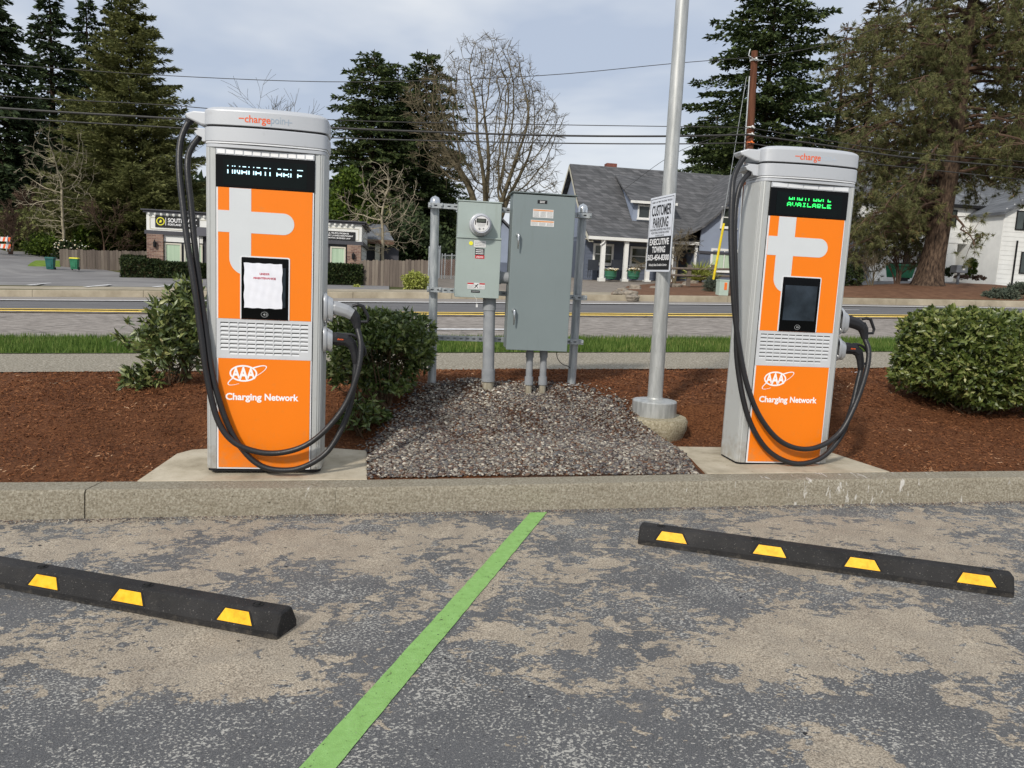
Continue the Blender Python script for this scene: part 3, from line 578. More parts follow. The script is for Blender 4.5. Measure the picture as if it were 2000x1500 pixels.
# concrete pads under the chargers
def onz(px, py, z): d = ray(px, py); t = (z-CAMH)/d.z; return EYE+d*t
def pad(pts, z):
    P = [onz(a, b, z) for a, b in pts]; n = len(P); m = MB()
    for i in (0, 1): q0 = ats(pts[i][0], pts[i][1], 4.956); P[i] = Vector((q0.x, q0.y, kt(q0.x)+.004))
    q = [p.copy() for p in P]
    c = sum(q, Vector())/n
    top = [c+(p-c)*.995 for p in q]; 
    m.add([tuple(p) for p in top]+[(p.x, p.y, p.z-.006) for p in q]+[(p.x, p.y, p.z-.2) for p in q], [tuple(range(n))]+[(n+i, n+(i+1) % n, (i+1) % n, i) for i in range(n)]+[(2*n+i, 2*n+(i+1) % n, n+(i+1) % n, n+i) for i in range(n)])
    return tag(m.build('concrete_pad', M['pad']), kind='structure')
PZL, PZR = .1216, .1777
pad([(268, 956), (717, 949), (717, 880), (560, 868), (375, 878), (345, 886)], PZL)
pad([(1381, 939), (1736, 935), (1655, 895), (1600, 876), (1318, 872)], PZR)
# ---------------------------------------------------------------- gravel, mulch chips, grass
def inpoly(x, y, P):
    c = np.zeros(len(x), bool); n = len(P)
    for i in range(n):
        x1, y1 = P[i]; x2, y2 = P[(i+1) % n]
        k = ((y1 > y) != (y2 > y)) & (x < (x2-x1)*(y-y1)/(y2-y1+1e-12)+x1); c ^= k
    return c
GRAV = [(716, 950), (1000, 948), (1386, 943), (1334, 880), (1235, 818), (1185, 780), (1110, 758), (960, 752), (840, 757), (800, 790), (760, 830), (722, 880)]
GP = [(G(a, b).x, G(a, b).y) for a, b in GRAV]
GP = [(x+(.03 if i in (0,) else 0), y) for i, (x, y) in enumerate(GP)]
PADS = [[(onz(a, b, PZL).x, onz(a, b, PZL).y) for a, b in [(268, 956), (717, 949), (717, 880), (560, 868), (375, 878), (345, 886)]],
        [(onz(a, b, PZR).x, onz(a, b, PZR).y) for a, b in [(1381, 939), (1736, 935), (1655, 895), (1600, 876), (1318, 872)]]]
bedv = np.vectorize(bed)
def scatter(n, x0, x1, s0, s1): x = RNG.uniform(x0, x1, n); s = RNG.uniform(s0, s1, n); return x, s+TY*x
def ico():
    import bmesh
    bm = bmesh.new(); bmesh.ops.create_icosphere(bm, subdivisions=1, radius=1); V = np.array([v.co[:] for v in bm.verts]); F = np.array([[v.index for v in f.verts] for f in bm.faces]); bm.free(); return V, F
IV, IF = ico()
def stones(name, x, y, z, r, m, flat=.55, **k):
    n = len(x); a = RNG.uniform(0, 2*pi, n); V = np.repeat(IV[None], n, 0)*RNG.uniform(.75, 1.25, (n, len(IV), 1))
    sc = np.stack([r*RNG.uniform(.8, 1.5, n), r*RNG.uniform(.7, 1.1, n), r*flat*RNG.uniform(.7, 1.2, n)], 1); V = V*sc[:, None]
    tl = RNG.uniform(-.5, .5, n); V2 = V.copy(); V2[..., 0] = V[..., 0]*np.cos(tl)[:, None]-V[..., 2]*np.sin(tl)[:, None]; V2[..., 2] = V[..., 0]*np.sin(tl)[:, None]+V[..., 2]*np.cos(tl)[:, None]; V = V2
    W = np.empty_like(V); ca, sa = np.cos(a)[:, None], np.sin(a)[:, None]
    W[..., 0] = V[..., 0]*ca-V[..., 1]*sa+x[:, None]; W[..., 1] = V[..., 0]*sa+V[..., 1]*ca+y[:, None]; W[..., 2] = V[..., 2]+z[:, None]
    F = IF[None]+(np.arange(n)*len(IV))[:, None, None]
    return mesh_obj(name, W.reshape(-1, 3), F.reshape(-1, 3), m)
gx, gy = [p[0] for p in GP], [p[1] for p in GP]
# a dirt sheet under the pebbles
cx, cy = sum(gx)/len(gx), sum(gy)/len(gy); V = [(cx, cy, bed(cx, cy)+.012)]; m_ = 14; F = []
GPf = []
for i_ in range(len(GP)):
    (xa_, ya_), (xb_, yb_) = GP[i_], GP[(i_+1) % len(GP)]
    for k_ in range(8): GPf.append((xa_+(xb_-xa_)*k_/8, ya_+(yb_-ya_)*k_/8))
for k in range(1, m_+1):
    for x, y in GPf: X_, Y_ = cx+(x-cx)*k/m_, cy+(y-cy)*k/m_; V.append((X_, Y_, bed(X_, Y_)+(.012 if k < m_ else -.004)))
n = len(GPf)
for i in range(n): F.append((0, 1+i, 1+(i+1) % n))
for k in range(m_-1):
    for i in range(n): F.append((1+k*n+i, 1+(k+1)*n+i, 1+(k+1)*n+(i+1) % n, 1+k*n+(i+1) % n))
tag(mesh_obj('gravel_patch', V, F, M['gravel_bed'], None, True), kind='structure')
x = RNG.uniform(min(gx)-.15, max(gx)+.15, 60000); y = RNG.uniform(min(gy), max(gy)+.1, 60000)
dd = RNG.normal(0, .09, 60000); k = inpoly(x+dd, y+RNG.normal(0, .09, 60000), GP) & ((y-TY*x) > 4.965) & ~inpoly(x, y, PADS[0]) & ~inpoly(x, y, PADS[1]); x, y = x[k], y[k]
far = (y-TY*x) > 5.7; cl = np.sin(x*7+1)*np.sin(y*6)+.5*np.sin(x*17+y*13); keep = RNG.uniform(0, 1, len(x)) < np.where(far, .55+.18*cl, .92+.1*cl); x, y = x[keep][:30000], y[keep][:30000]
r = RNG.uniform(.0055, .0125, len(x)); big = RNG.uniform(0, 1, len(x)) < .08; r[big] *= 1.6
o = stones('gravel', x, y, bedv(x, y)+.012+r*.25, r, M['pebble']); tag(o, 'grey, white and tan pebbles spread between the two chargers', 'gravel', kind='stuff')
def chips(n, x0, x1, s0, s1, lift, sz=1.0):
    x, y = scatter(n, x0, x1, s0, s1); k = ~inpoly(x, y, PADS[0]) & ~inpoly(x, y, PADS[1]); g = inpoly(x+RNG.normal(0, .08, n), y+RNG.normal(0, .08, n), GP) & (RNG.uniform(0, 1, n) < .72); k &= ~g; x, y = x[k], y[k]; n = len(x)
    L = RNG.uniform(.006, .020, n)*sz; W = RNG.uniform(.0018, .0045, n)*sz; a = RNG.uniform(0, 2*pi, n); tl = RNG.normal(0, .35, n); z = bedv(x, y)+lift+RNG.uniform(0, .012, n)
    d = np.stack([np.cos(a)*np.cos(tl), np.sin(a)*np.cos(tl), np.sin(tl)], 1)*L[:, None]; w_ = np.stack([-np.sin(a), np.cos(a), RNG.normal(0, .5, n)], 1)*W[:, None]; c = np.stack([x, y, z], 1); up = np.array([0, 0, 1.])*W[:, None]*.8
    V = np.stack([c-d-w_, c-d+w_, c+d+w_*.5, c+d-w_*.5, c-d*.6+up, c+d*.6+up], 1)
    F = np.array([[0, 3, 5, 4], [1, 4, 5, 2], [0, 4, 1, 1], [3, 2, 5, 5]])[:2]
    return V.reshape(-1, 3), (F[None]+(np.arange(n)*6)[:, None, None]).reshape(-1, 4)
V1, F1 = chips(70000, -4.6, 5.6, 4.97, 8.18, .004); V2, F2 = chips(14000, -9, 9, 6.5, 8.2, .004, 1.4)
o = mesh_obj('mulch_chips', np.concatenate([V1, V2]), np.concatenate([F1, F2+len(V1)]), M['chips']); tag(o, 'reddish brown bark chips covering the planting bed', 'mulch', kind='stuff')
def grass(name, n, x0, x1, s0, s1, h, w_, m, label, off=.02):
    x, y = scatter(n, x0, x1, s0, s1); z = np.vectorize(gz)(x, y)+off; a = RNG.uniform(0, 2*pi, n); H = h*RNG.uniform(.4, 1.2, n); ln = RNG.normal(0, .35, n)*H
    c = np.stack([x, y, z], 1); wv_ = np.stack([np.cos(a), np.sin(a), 0*a], 1)*w_; t_ = c+np.stack([-np.sin(a)*ln, np.cos(a)*ln, H], 1)
    V = np.stack([c-wv_, c+wv_, t_], 1).reshape(-1, 3); F = np.arange(3*n).reshape(-1, 3); o = mesh_obj(name, V, F, m); return tag(o, label, 'grass', kind='stuff')
grass('grass', 75000, -11, 12, 9.8, 12.1, .085, .006, M['blade'], 'strip of green grass between the sidewalk and the road')
# scraps of litter
for i, (px, py, sx_, lab) in enumerate([(1120, 758, .10, 'thin white scrap lying on mulch beside the right rack post'), (1668, 735, .07, 'white scrap with red ends on mulch right of the far charger'), (1115, 746, .05, 'small white scrap behind the right rack post'), (130, 752, .05, 'pale wood splinter on mulch at far left'), (105, 762, .06, 'long pale splinter on mulch by the left border')]):
    P = G(px, py); z = bed(P.x, P.y)+.022; e = MB(); nn = 5
    for k in range(nn):
        x_ = -sx_/2+sx_*k/(nn-1); e.v += [(x_, -.006, .004*sin(k*2.1)), (x_, .006, .004*cos(k*1.7))]
    e.f = [(2*k, 2*k+2, 2*k+3, 2*k+1) for k in range(nn-1)]
    o = e.build('litter_scrap' if i < 3 else 'wood_splinter', M['white'] if i < 3 else M['twig_pale']); o.location = (P.x, P.y, z); o.rotation_euler = (0, 0, .1*i); tag(o, lab, 'litter' if i < 3 else 'splinter')
# grit washed up along the foot of the kerb
n = 5200; x = RNG.uniform(-4.5, 4.8, n); q = np.abs(RNG.normal(0, .035, n)); y = 4.742-q+TY*x; z = -.035+.023*x; r = RNG.uniform(.002, .006, n)
o = stones('grit', x, y, z+r*.3, r, M['pebble']); tag(o, 'tan grit and small stones along the foot of the kerb', 'grit', kind='stuff')
# ================================================================ wheel stops
def wheel_stop(A, B, refl_px, bolt_px, label, extra):
    d = (B-A); L = 1.83; yaw = atan2(d.y, d.x); tl = math.asin(.023*cos(yaw))
    root = empty('wheel_stop', A, yaw, label=label, cat='wheel stop', group='rubber wheel stops'); root.rotation_euler = (0, -tl, yaw)
    fr = Frame(A, yaw)
    prof = [(0, 0), (.150, 0), (.150, .030), (.118, .094), (.108, .100), (.042, .100), (.032, .094), (0, .030)]
    m = MB(); c = .012
    n = len(prof); V = []
    for x, k in ((0, .93), (c, 1), (L-c, 1), (L, .93)):
        V += [(x, .075+(y-.075)*k, z*k) for y, z in prof]
    F = [(i*n+j, i*n+(j+1) % n, (i+1)*n+(j+1) % n, (i+1)*n+j) for i in range(3) for j in range(n)]+[tuple(range(n))[::-1], tuple(range(3*n, 4*n))]
    m.add(V, F); o = m.build('body', M['rubber'], root, bevel=.004); o['label'] = 'black rubber body'
    nrm = Vector((0, -.064, .032)).normalized(); sl = Vector((0, .032, .064)).normalized()
    xs = [fr.L(px, py, .016).x for px, py in refl_px]+extra
    for x in xs:
        P0 = Vector((x, .016, .062))
        def q(u, v, h): return P0+Vector((u, 0, 0))+sl*v+nrm*h
        r = MB(); tr = [(-.098, -.028), (.098, -.028), (.062, .030), (-.062, .030)]
        r.prism(tr, -.002, .0012, q); r.build('recess', M['rubber_dark'], root)
        r = MB(); tr = [(-.082, -.025), (.086, -.025), (.056, .026), (-.056, .026)]
        r.prism(tr, .0014, .003, q); r.build('reflector', M['reflector'], root)
    for px, py in bolt_px:
        P = fr.L(px, py, .075); b_ = MB(); 
        b_.lathe([(.024, .0995), (.024, .1025), (.019, .1025), (.019, .099), (.012, .099), (.010, .106), (.001, .108)], 18, (P.x, .075, 0)); autosmooth(b_.build('bolt', M['rubber_dark'], root))
    return root
wheel_stop(pk(1245, 1063, 0), pk(1988, 1170, 0), [(1312, 1052), (1503, 1080), (1684, 1105), (1906, 1139)], [(1292, 1026), (1477, 1051), (1697, 1081), (1930, 1115)], 'black rubber wheel stop in front of the right charger with four yellow reflectors', [])
E_ = pk(540, 1251, 0); D_ = (E_-pk(0, 1149, 0)).normalized()
wheel_stop(E_-D_*1.83, E_, [(88, 1139), (252, 1168), (461, 1208)], [(84, 1105), (290, 1142), (505, 1178)], 'black rubber wheel stop in front of the left charger, cut off by the left border', [.2])
# ================================================================ chargers
def arc(cx, cy, r, a0, a1, n): return [(cx+r*cos(radians(a0+(a1-a0)*i/n)), cy+r*sin(radians(a0+(a1-a0)*i/n))) for i in range(n+1)]
def resample(P, d):
    P = [Vector(p) for p in P]; o = [P[0]]; acc = 0
    for a, b in zip(P, P[1:]):
        L = (b-a).length; t = d-acc
        while t <= L: o.append(a.lerp(b, t/L)); t += d
        acc = (acc+L) % d
    return o
def body_outline():
    side = [(.2925, .001), (.322, .001)]+arc(.315, .041, .040, -80, 0, 8)+[(.355, .27)]
    rs = resample(side, .0042); o = []
    for i, p in enumerate(rs):
        q = rs[min(i+1, len(rs)-1)]-rs[max(i-1, 0)]; n = Vector((q.y, -q.x)).normalized(); k = -.004 if i > 4 and i % 4 == 0 else 0
        o.append(p+n*k)
    o = [tuple(p) for p in o]+arc(.33, .275, .025, 0, 90, 4)
    return [( -x, y) for x, y in o]+[p for p in o[::-1]]
def bow(x, d=.045, w=.37): return -d*(1-(x/w)**2)
def ring_outline(w, d=.045, back=.32, inset=0):
    n = 20; P = []
    for i in range(n+1):
        x = -w+.06+(2*w-.12)*i/n; P.append((x, bow(x, d, w)+inset))
    P += arc(w-.055, .048+inset, .055, -68, 0, 7)+arc(w-.06, back-.06, .06, 0, 90, 6)+arc(-w+.06, back-.06, .06, 90, 180, 6)+arc(-w+.055, .048+inset, .055, 180, 248, 7)
    return P
def extr(mb, P, z0, z1): return mb.prism(P, z0, z1, lambda u, v, w_: (u, v, w_))
def ring(mb, w, z0, z1, c=.008):
    A = ring_outline(w); n = len(A); Z = [(z0, .982), (z0+.003, 1), (z1-.006, 1), (z1-.001, .985)]
    V = []
    for z, k in Z: V += [(x*k, .14+(y-.14)*k, z) for x, y in A]
    m = len(Z); mb.add(V, [(i*n+j, i*n+(j+1) % n, (i+1)*n+(j+1) % n, (i+1)*n+j) for i in range(m-1) for j in range(n)]+[tuple(range(n))[::-1], tuple(range((m-1)*n, m*n))])
FONT5 = {'U': ['10001']*6+['01110'], 'N': ['10001', '11001', '10101', '10101', '10011', '10001', '10001'], 'A': ['01110', '10001', '10001', '11111', '10001', '10001', '10001'], 'V': ['10001']*5+['01010', '00100'],
         'I': ['01110', '00100', '00100', '00100', '00100', '00100', '01110'], 'L': ['10000']*6+['11111'], 'B': ['11110', '10001', '10001', '11110', '10001', '10001', '11110'], 'E': ['11111', '10000', '10000', '11110', '10000', '10000', '11111']}
def led(word, x0, x1, rows, mb, y):
    """rows: list of (glyph row, z low, z high); only the rows the panel shows lit"""
    n = len(word)*6-1; p = (x1-x0)/n
    for r, z0, z1 in rows:
        for i, ch in enumerate(word):
            for c in range(5):
                if FONT5[ch][r][c] == '1':
                    x = x0+(i*6+c)*p; mb.box(x, x+p*.93, y, y-.0008+.0016, z0, z1)
def charger(origin, yaw, label, led_fn, led_m, arms, cables, lane, logo_pale, notice):
    root = empty('charging_station', origin, yaw, label=label, cat='charging station', group='electric car chargers')
    # body shell
    m = MB(); extr(m, body_outline(), .018, 2.0); autosmooth(m.build('body', M['alu'], root), 25)
    m = MB(); extr(m, [(x*.985, .005+y*.985) for x, y in body_outline()[::3]], 0, .018); m.build('plinth', M['gap'], root)
    m = MB(); m.box(-.30, .30, .301, .40, .0, 1.70); 
    m.add([(-.30, .301, 1.70), (.30, .301, 1.70), (.30, .40, 1.70), (-.30, .40, 1.70), (-.27, .301, 1.76), (.27, .301, 1.76), (.27, .37, 1.76), (-.27, .37, 1.76)], [(0, 1, 5, 4), (1, 2, 6, 5), (2, 3, 7, 6), (3, 0, 4, 7), (4, 5, 6, 7)])
    for zz in (.52, 1.2): pass
    m.build('rear_cabinet', M['rear'], root, bevel=.008)
    # head: two bowed rings, a neck band and a low dome
    m = MB(); A = ring_outline(.3555, .034, .30); extr(m, A, 2.0, 2.022); o = m.build('neck_band', M['silver'], root, bevel=.003); autosmooth(o)
    m = MB(); A = ring_outline(.350, .034, .30); extr(m, A, 2.022, 2.15); m.build('neck_gap', M['gap'], root)
    m = MB(); A = ring_outline(.358, .042, .31); extr(m, A, 2.0245, 2.0325); autosmooth(m.build('neck_moulding', M['silver_trim'], root), 30)
    for z0, z1 in ((2.034, 2.120), (2.130, 2.218)):
        m = MB(); ring(m, .363, z0, z1); autosmooth(m.build('head_ring', M['silver'], root), 22)
    m = MB(); A = ring_outline(.363); n = len(A); V = []
    Z = [(2.212, 1.0), (2.218, .992), (2.226, .965), (2.236, .90), (2.243, .78), (2.248, .55), (2.250, .25)]
    for z, k in Z: V += [(x*k, .14+(y-.14)*k, z) for x, y in A]
    m.add(V, [(i*n+j, i*n+(j+1) % n, (i+1)*n+(j+1) % n, (i+1)*n+j) for i in range(len(Z)-1) for j in range(n)]+[tuple(range((len(Z)-1)*n, len(Z)*n))]); autosmooth(m.build('top_cap', M['silver'], root), 50)
    fn = lambda u, v: (u, bow(u, .045, .363)-.0012, v)
    m = MB(); add_text(m, 'charge', -.042, 2.166, .150, .056, 0, .012, fn); 
    m.add([fn(-.152, 2.170), fn(-.120, 2.170), fn(-.120, 2.176), fn(-.152, 2.176)], [(0, 1, 2, 3)]); o = m.build('logo_lettering', M['logo_orange'], root)
    m = MB(); add_text(m, 'poin', .076, 2.168, .082, .054, 0, .006, fn)
    for q in ((.118, .158, 2.166, 2.171), (.134, .139, 2.150, 2.187)): m.add([fn(q[0], q[2]), fn(q[1], q[2]), fn(q[1], q[3]), fn(q[0], q[3])], [(0, 1, 2, 3)])
    m.build('logo_lettering', M['logo_pale'] if logo_pale else M['logo_grey'], root)
    # cable arms
    for (z0, z1, tip, yy) in arms:
        m = MB(); h = z1-z0
        poly = [(-.34, z0), (-.39, z0+.004), (tip+.045, z0+h*.34), (tip+.012, z0+h*.50), (tip-.004, z1-h*.22), (tip+.02, z1-h*.1), (-.44, z1+.002), (-.34, z1-.003)]
        m.prism(poly, yy, yy+.15, lambda u, v, w_: (u, w_+(.035*(-.34-u) if w_ > yy+.1 else .25*(-.34-u)), v)); m.build('cable_arm', M['silver'], root, bevel=.009)
    # front
    m = MB(); m.box(-.2925, .2925, -.001, .01, .02, 2.0); m.build('front_backing', M['gap'], root)
    m = MB(); m.box(-.289, .289, -.010, -.0012, 1.960, 1.996); hs_ = m.build('header_strip', M['silver'], root, bevel=.0015); m = MB()
    k = 11 if lane else 5
    for i in range(k): a = -.285+.57*i/k; m.box(a+.005, a+.57/k-.003, -.0135, -.0098, 1.966, 1.989)
    m.build('header_tiles', M['white'] if lane else M['silver_trim'], hs_)
    m = MB(); m.box(-.2895, .2895, -.012, -.0012, 1.771, 1.957); dsp = m.build('display', M['black_glass'], root, bevel=.002)
    m = MB(); m.box(-.245, .245, -.0135, -.0115, 1.785, 1.935); m.build('led_panel', M['led_area'], dsp)
    m = MB(); led_fn(m, -.0142); m.build('lettering', led_m, dsp)
    for z0, z1 in ((.975, 1.7685), (.019, .7265)):
        m = MB(); m.box(-.2885, .2885, -.006, -.0012, z0, z1); m.build('panel_edge', M['silver_trim'], root)
        m = MB(); m.box(-.2775, .2805, -.0095, -.0058, z0+(.010 if z0 < .1 else 0), z1); m.build('orange_panel', M['orange'], root, bevel=.001)
    # the large t, trimmed around the screen
    P = [(-.211, 1.7675), (-.083, 1.7675), (-.083, 1.632)]+arc(.108, 1.567, .065, 90, -90, 14)+[(-.083, 1.502), (-.083, 1.36), (-.138, 1.36), (-.138, 1.245)]+arc(-.108, 1.348, .103, 250, 180, 10)+[(-.211, 1.502), (-.2775, 1.502), (-.2775, 1.632), (-.211, 1.632)]
    m = MB(); m.prism(P, -.0094, -.0108, lambda u, v, w_: (u, w_, v)); m.build('letter_t', M['t_grey'], root)
    # touch screen
    def rr(x0, x1, z0, z1, r): return arc(x1-r, z1-r, r, 90, 0, 4)+[(x1, z0), (x0, z0)]+arc(x0+r, z1-r, r, 180, 90, 4)
    m = MB(); m.prism(rr(-.147, .150, .9765, 1.364, .012), -.0093, -.0125, lambda u, v, w_: (u, w_, v)); fr_ = m.build('screen_frame', M['silver_trim'], root)
    m = MB(); m.prism(rr(-.139, .142, .9765, 1.356, .007), -.012, -.0145, lambda u, v, w_: (u, w_, v)); m.build('touch_screen', M['black_glass'], fr_)
    m = MB(); m.box(-.118, .125, -.0152, -.014, 1.055, 1.30); m.build('screen_glass', M['screen'], fr_)
    m = MB()
    el = lambda cx, cz, rx, rz, t0, t1, n, w_: [((cx+(rx+w_)*cos(radians(t0+(t1-t0)*i/n)), cz+(rz+w_)*sin(radians(t0+(t1-t0)*i/n)))) for i in range(n+1)]+[((cx+rx*cos(radians(t1-(t1-t0)*i/n)), cz+rz*sin(radians(t1-(t1-t0)*i/n)))) for i in range(n+1)]
    def band(cx, cz, rx, rz, t0, t1, w_, y=-.0155, rot=0, tap=None, n=24, mb=None):
        cR, sR = cos(rot), sin(rot); V = []
        for i in range(n+1):
            a = radians(t0+(t1-t0)*i/n); k = tap(i/n) if tap else 1
            for e in (-.5, .5):
                u, v = (rx+w_*k*e)*cos(a), (rz+w_*k*e)*sin(a); V.append((cx+u*cR-v*sR, y, cz+u*sR+v*cR))
        (mb or m).add(V, [(2*i, 2*i+2, 2*i+3, 2*i+1) for i in range(n)])
    band(.0, 1.008, .021, .016, 0, 360, .0022)
    m.add([(-.010, -.0156, 1.008), (.002, -.0156, 1.016), (.002, -.0156, 1.000)], [(0, 1, 2)])
    for r_ in (.009, .014): band(.0, 1.008, r_, r_, -35, 35, .0022, n=8)
    m.build('contactless_symbol', M['label_grey'], fr_)
    # louvred grille
    m = MB(); X0, X1, Z0, Z1 = -.2885, .2885, .7275, .9745; yf = -.008
    nc, nr = 10, 8; cw, ch = .0535, .0262; gx0 = -.2675; gz1 = .957
    xs = [X0]+sum([[gx0+i*cw+.003, gx0+i*cw+cw-.003] for i in range(nc)], [])+[X1]
    zs = [Z0]+sum([[gz1-(nr-j)*ch+.0045, gz1-(nr-j)*ch+ch-.0045] for j in range(nr)], [])+[Z1]
    for i in range(len(xs)-1):
        for j in range(len(zs)-1):
            hole = i % 2 == 1 and j % 2 == 1 and not (j == 1 and i in (1, 19))
            a, b_, c_, d_ = xs[i], xs[i+1], zs[j], zs[j+1]
            if hole: m.add([(a, yf, c_), (b_, yf, c_), (b_, -.0018, d_-.0065), (a, -.0018, d_-.0065), (a, -.0018, d_), (b_, -.0018, d_), (a, yf, d_), (b_, yf, d_)], [(0, 1, 2, 3), (6, 4, 5, 7), (0, 3, 4, 6), (1, 7, 5, 2)])
            else: m.quad((a, yf, c_), (b_, yf, c_), (b_, yf, d_), (a, yf, d_))
    for e in (X0, X1): m.quad((e, yf, Z0), (e, yf, Z1), (e, 0, Z1), (e, 0, Z0))
    for e in (Z0, Z1): m.quad((X0, yf, e), (X1, yf, e), (X1, 0, e), (X0, 0, e))
    m.build('grille', M['grille'], root)
    m = MB(); m.box(X0, X1, .0, .0012-.0022, Z0, Z1) if False else None
    # emblem: oval with three letters and an orbit
    m = MB(); y = -.0104
    oc = (-.1265, .634); V = []; 
    band(oc[0], oc[1], .079, .0475, 0, 360, .010, y, 0, n=44, mb=m)
    for i in (-1, 0, 1):
        k = .058 if i == 0 else .052; hh = .082 if i == 0 else .070
        cx_ = oc[0]+i*.045
        V, F = text_mesh('A', k, hh, .035); m.add([(cx_+u, y-.0003, oc[1]-(.0 if i == 0 else -.001)+v) for u, v in V], F)
    band(-.1033, .622, .129, .029, -68, 66, .0085, y-.0001, radians(27), lambda t: .35+.75*t, mb=m, n=40)
    band(-.1033, .622, .129, .029, 132, 238, .0085, y-.0001, radians(27), lambda t: 1.0-.75*t, mb=m, n=40)
    m.build('emblem', M['white'], root)
    m = MB(); add_text(m, 'Charging', -.125, .479, .218, .058, y, .03); add_text(m, 'Network', .1065, .486, .208, .044, y, .03); m.build('lettering', M['white'], root)
    # holsters on the right flank
    for zc, hh in ((1.062, .096), (.862, .088)):
        m = MB(); 
        def st(w_, h_): return arc(0, h_-w_, w_, 0, 180, 10)+arc(0, -(h_-w_), w_, 180, 360, 10)
        prof = [(.350, 1.04), (.366, 1.04), (.372, .98), (.374, .84), (.404, .80), (.410, .74), (.410, .6), (.395, .55)]
        S = st(.058, hh); n = len(S); V = []
        for x, k in prof:
            for a, b_ in S:
                X_ = x; Y_ = .065+a*k; V.append((X_-.10*(a*k), Y_-(x-.35)*.15, zc+b_*k-(.012 if x > .4 else 0)))
        q = len(prof); m.add(V, [(i*n+j, i*n+(j+1) % n, (i+1)*n+(j+1) % n, (i+1)*n+j) for i in range(q-1) for j in range(n)]+[tuple(range((q-1)*n, q*n))])
        o = m.build('holster', M['chrome_satin'], root); autosmooth(o, 40)
    # upper plug: block body, square trigger guard, down-turned cable neck
    c1 = empty_part('plug', root); 
    m = MB(); V = []
    secs = [((.405, .052, 1.068), .036, .040), ((.425, .050, 1.066), .038, .043), ((.500, .045, 1.046), .034, .040), ((.545, .042, 1.020), .028, .034)]
    def loft(m, secs, tiltf):
        V = []; n = 8
        for (c_, a_, b_), tl in zip(secs, tiltf):
            for k in range(n):
                an = 2*pi*k/n+pi/8; r1 = a_*1.08*cos(an); r2 = b_*1.08*sin(an)
                V.append((c_[0]+r2*sin(tl), c_[1]+r1, c_[2]+r2*cos(tl)))
        q = len(secs); m.add(V, [(i*n+j, i*n+(j+1) % n, (i+1)*n+(j+1) % n, (i+1)*n+j) for i in range(q-1) for j in range(n)]+[tuple(range(n))[::-1], tuple(range((q-1)*n, q*n))])
    loft(m, secs, (.1, .15, .3, .5)); m.build('plug_body', M['conn_grey'] if lane else M['plastic'], c1, bevel=.006)
    m = MB(); loft(m, [((.535, .042, 1.030), .030, .038), ((.555, .042, 1.000), .028, .034), ((.562, .040, .965), .024, .026), ((.566, .038, .940), .022, .022)], (.5, .9, 1.4, 1.57)); 
    m.tube([(.532, .042, 1.082), (.565, .042, 1.092), (.598, .042, 1.084), (.634, .042, 1.015), (.628, .042, .985), (.572, .042, .982)], [.010, .012, .012, .011, .011, .009], 8)
    m.build('plug_handle', M['plastic'], c1, bevel=.003)
    # lower plug: pistol shape
    c2 = empty_part('plug', root); m = MB()
    loft(m, [((.405, .050, .868), .032, .036), ((.440, .048, .868), .034, .042), ((.500, .045, .862), .030, .038), ((.535, .042, .835), .026, .032), ((.550, .040, .790), .022, .026), ((.560, .038, .740), .021, .024), ((.562, .038, .705), .018, .018)], (0, .05, .3, .8, 1.2, 1.4, 1.57)); m.build('plug_body', M['plastic'], c2, bevel=.005)
    m = MB(); m.tube(catmull([(.480, .044, .900), (.540, .044, .895), (.590, .044, .862), (.618, .044, .800), (.614, .044, .770), (.570, .044, .752)], 4), .0095, 8); m.build('plug_handle', M['plastic'], c2)
    m = MB(); add_text(m, 'charge', .463, .868, .038, .016, .006, .02); m.build('logo_lettering', M['logo_orange'], c2)
    # cables
    for P in cables:
        m = MB(); m.tube(catmull(P, 6), .0185, 12); o = m.build('charging_cable', M['cable'], root); autosmooth(o, 60)
        m = MB(); p0, p1 = Vector(P[0]), Vector(P[1]); m.tube([p0+(p0-p1)*.15, p0.lerp(p1, .35)], [.026, .022], 10); m.build('strain_relief', M['plastic'], root, smooth=False)
    return root
def empty_part(name, parent):
    o = bpy.data.objects.new(name, None); o.empty_display_size = .05; link(o, parent); return o
def led_left(m, y):
    led('UNAVAILABLE', -.222, .222, [(0, 1.893, 1.898)], m, y)
    led('UNAVAILABLE', -.222, .222, [(2, 1.867, 1.874), (3, 1.859, 1.867), (4, 1.851, 1.859)], m, y)
def led_right(m, y):
    led('AVAILABLE', -.155, .165, [(4, 1.893, 1.902), (3, 1.884, 1.893)], m, y)
    led('AVAILABLE', -.165, .165, [(0, 1.862, 1.868), (1, 1.855, 1.862), (3, 1.848, 1.855), (6, 1.841, 1.847)], m, y)
cA = [(-.470, .13, 2.165), (-0.494, .12, 2.12), (-0.519, 0.1, 2.022), (-0.516, 0.06, 1.865), (-0.487, 0.02, 1.65), (-0.45, -0.02, 1.406), (-0.408, -0.04, 1.162), (-0.371, -0.05, 0.883), (-0.331, -0.06, 0.6), (-0.269, -0.07, 0.346), (-0.176, -0.08, 0.213), (-0.037, -0.08, 0.15), (0.119, -0.08, 0.145), (0.276, -0.08, 0.201), (0.416, -0.07, 0.327), (0.523, -0.05, 0.492), (0.582, -0.03, 0.689), (0.592, 0.0, 0.84), (0.566, 0.038, 0.947)]
cB = [(-.400, .14, 2.09), (-0.425, .13, 2.06), (-0.466, 0.1, 1.975), (-0.470, 0.065, 1.868), (-0.445, 0.04, 1.653), (-0.417, 0.01, 1.408), (-0.385, -0.01, 1.162), (-0.345, -0.025, 0.882), (-0.300, -0.04, 0.598), (-0.226, -0.045, 0.345), (-0.149, -0.045, 0.189), (-0.038, -0.06, 0.071), (0.087, -0.07, 0.030), (0.245, -0.07, 0.048), (0.402, -0.04, 0.151), (0.509, -0.005, 0.357), (0.552, 0.02, 0.554), (0.562, 0.038, 0.71)]
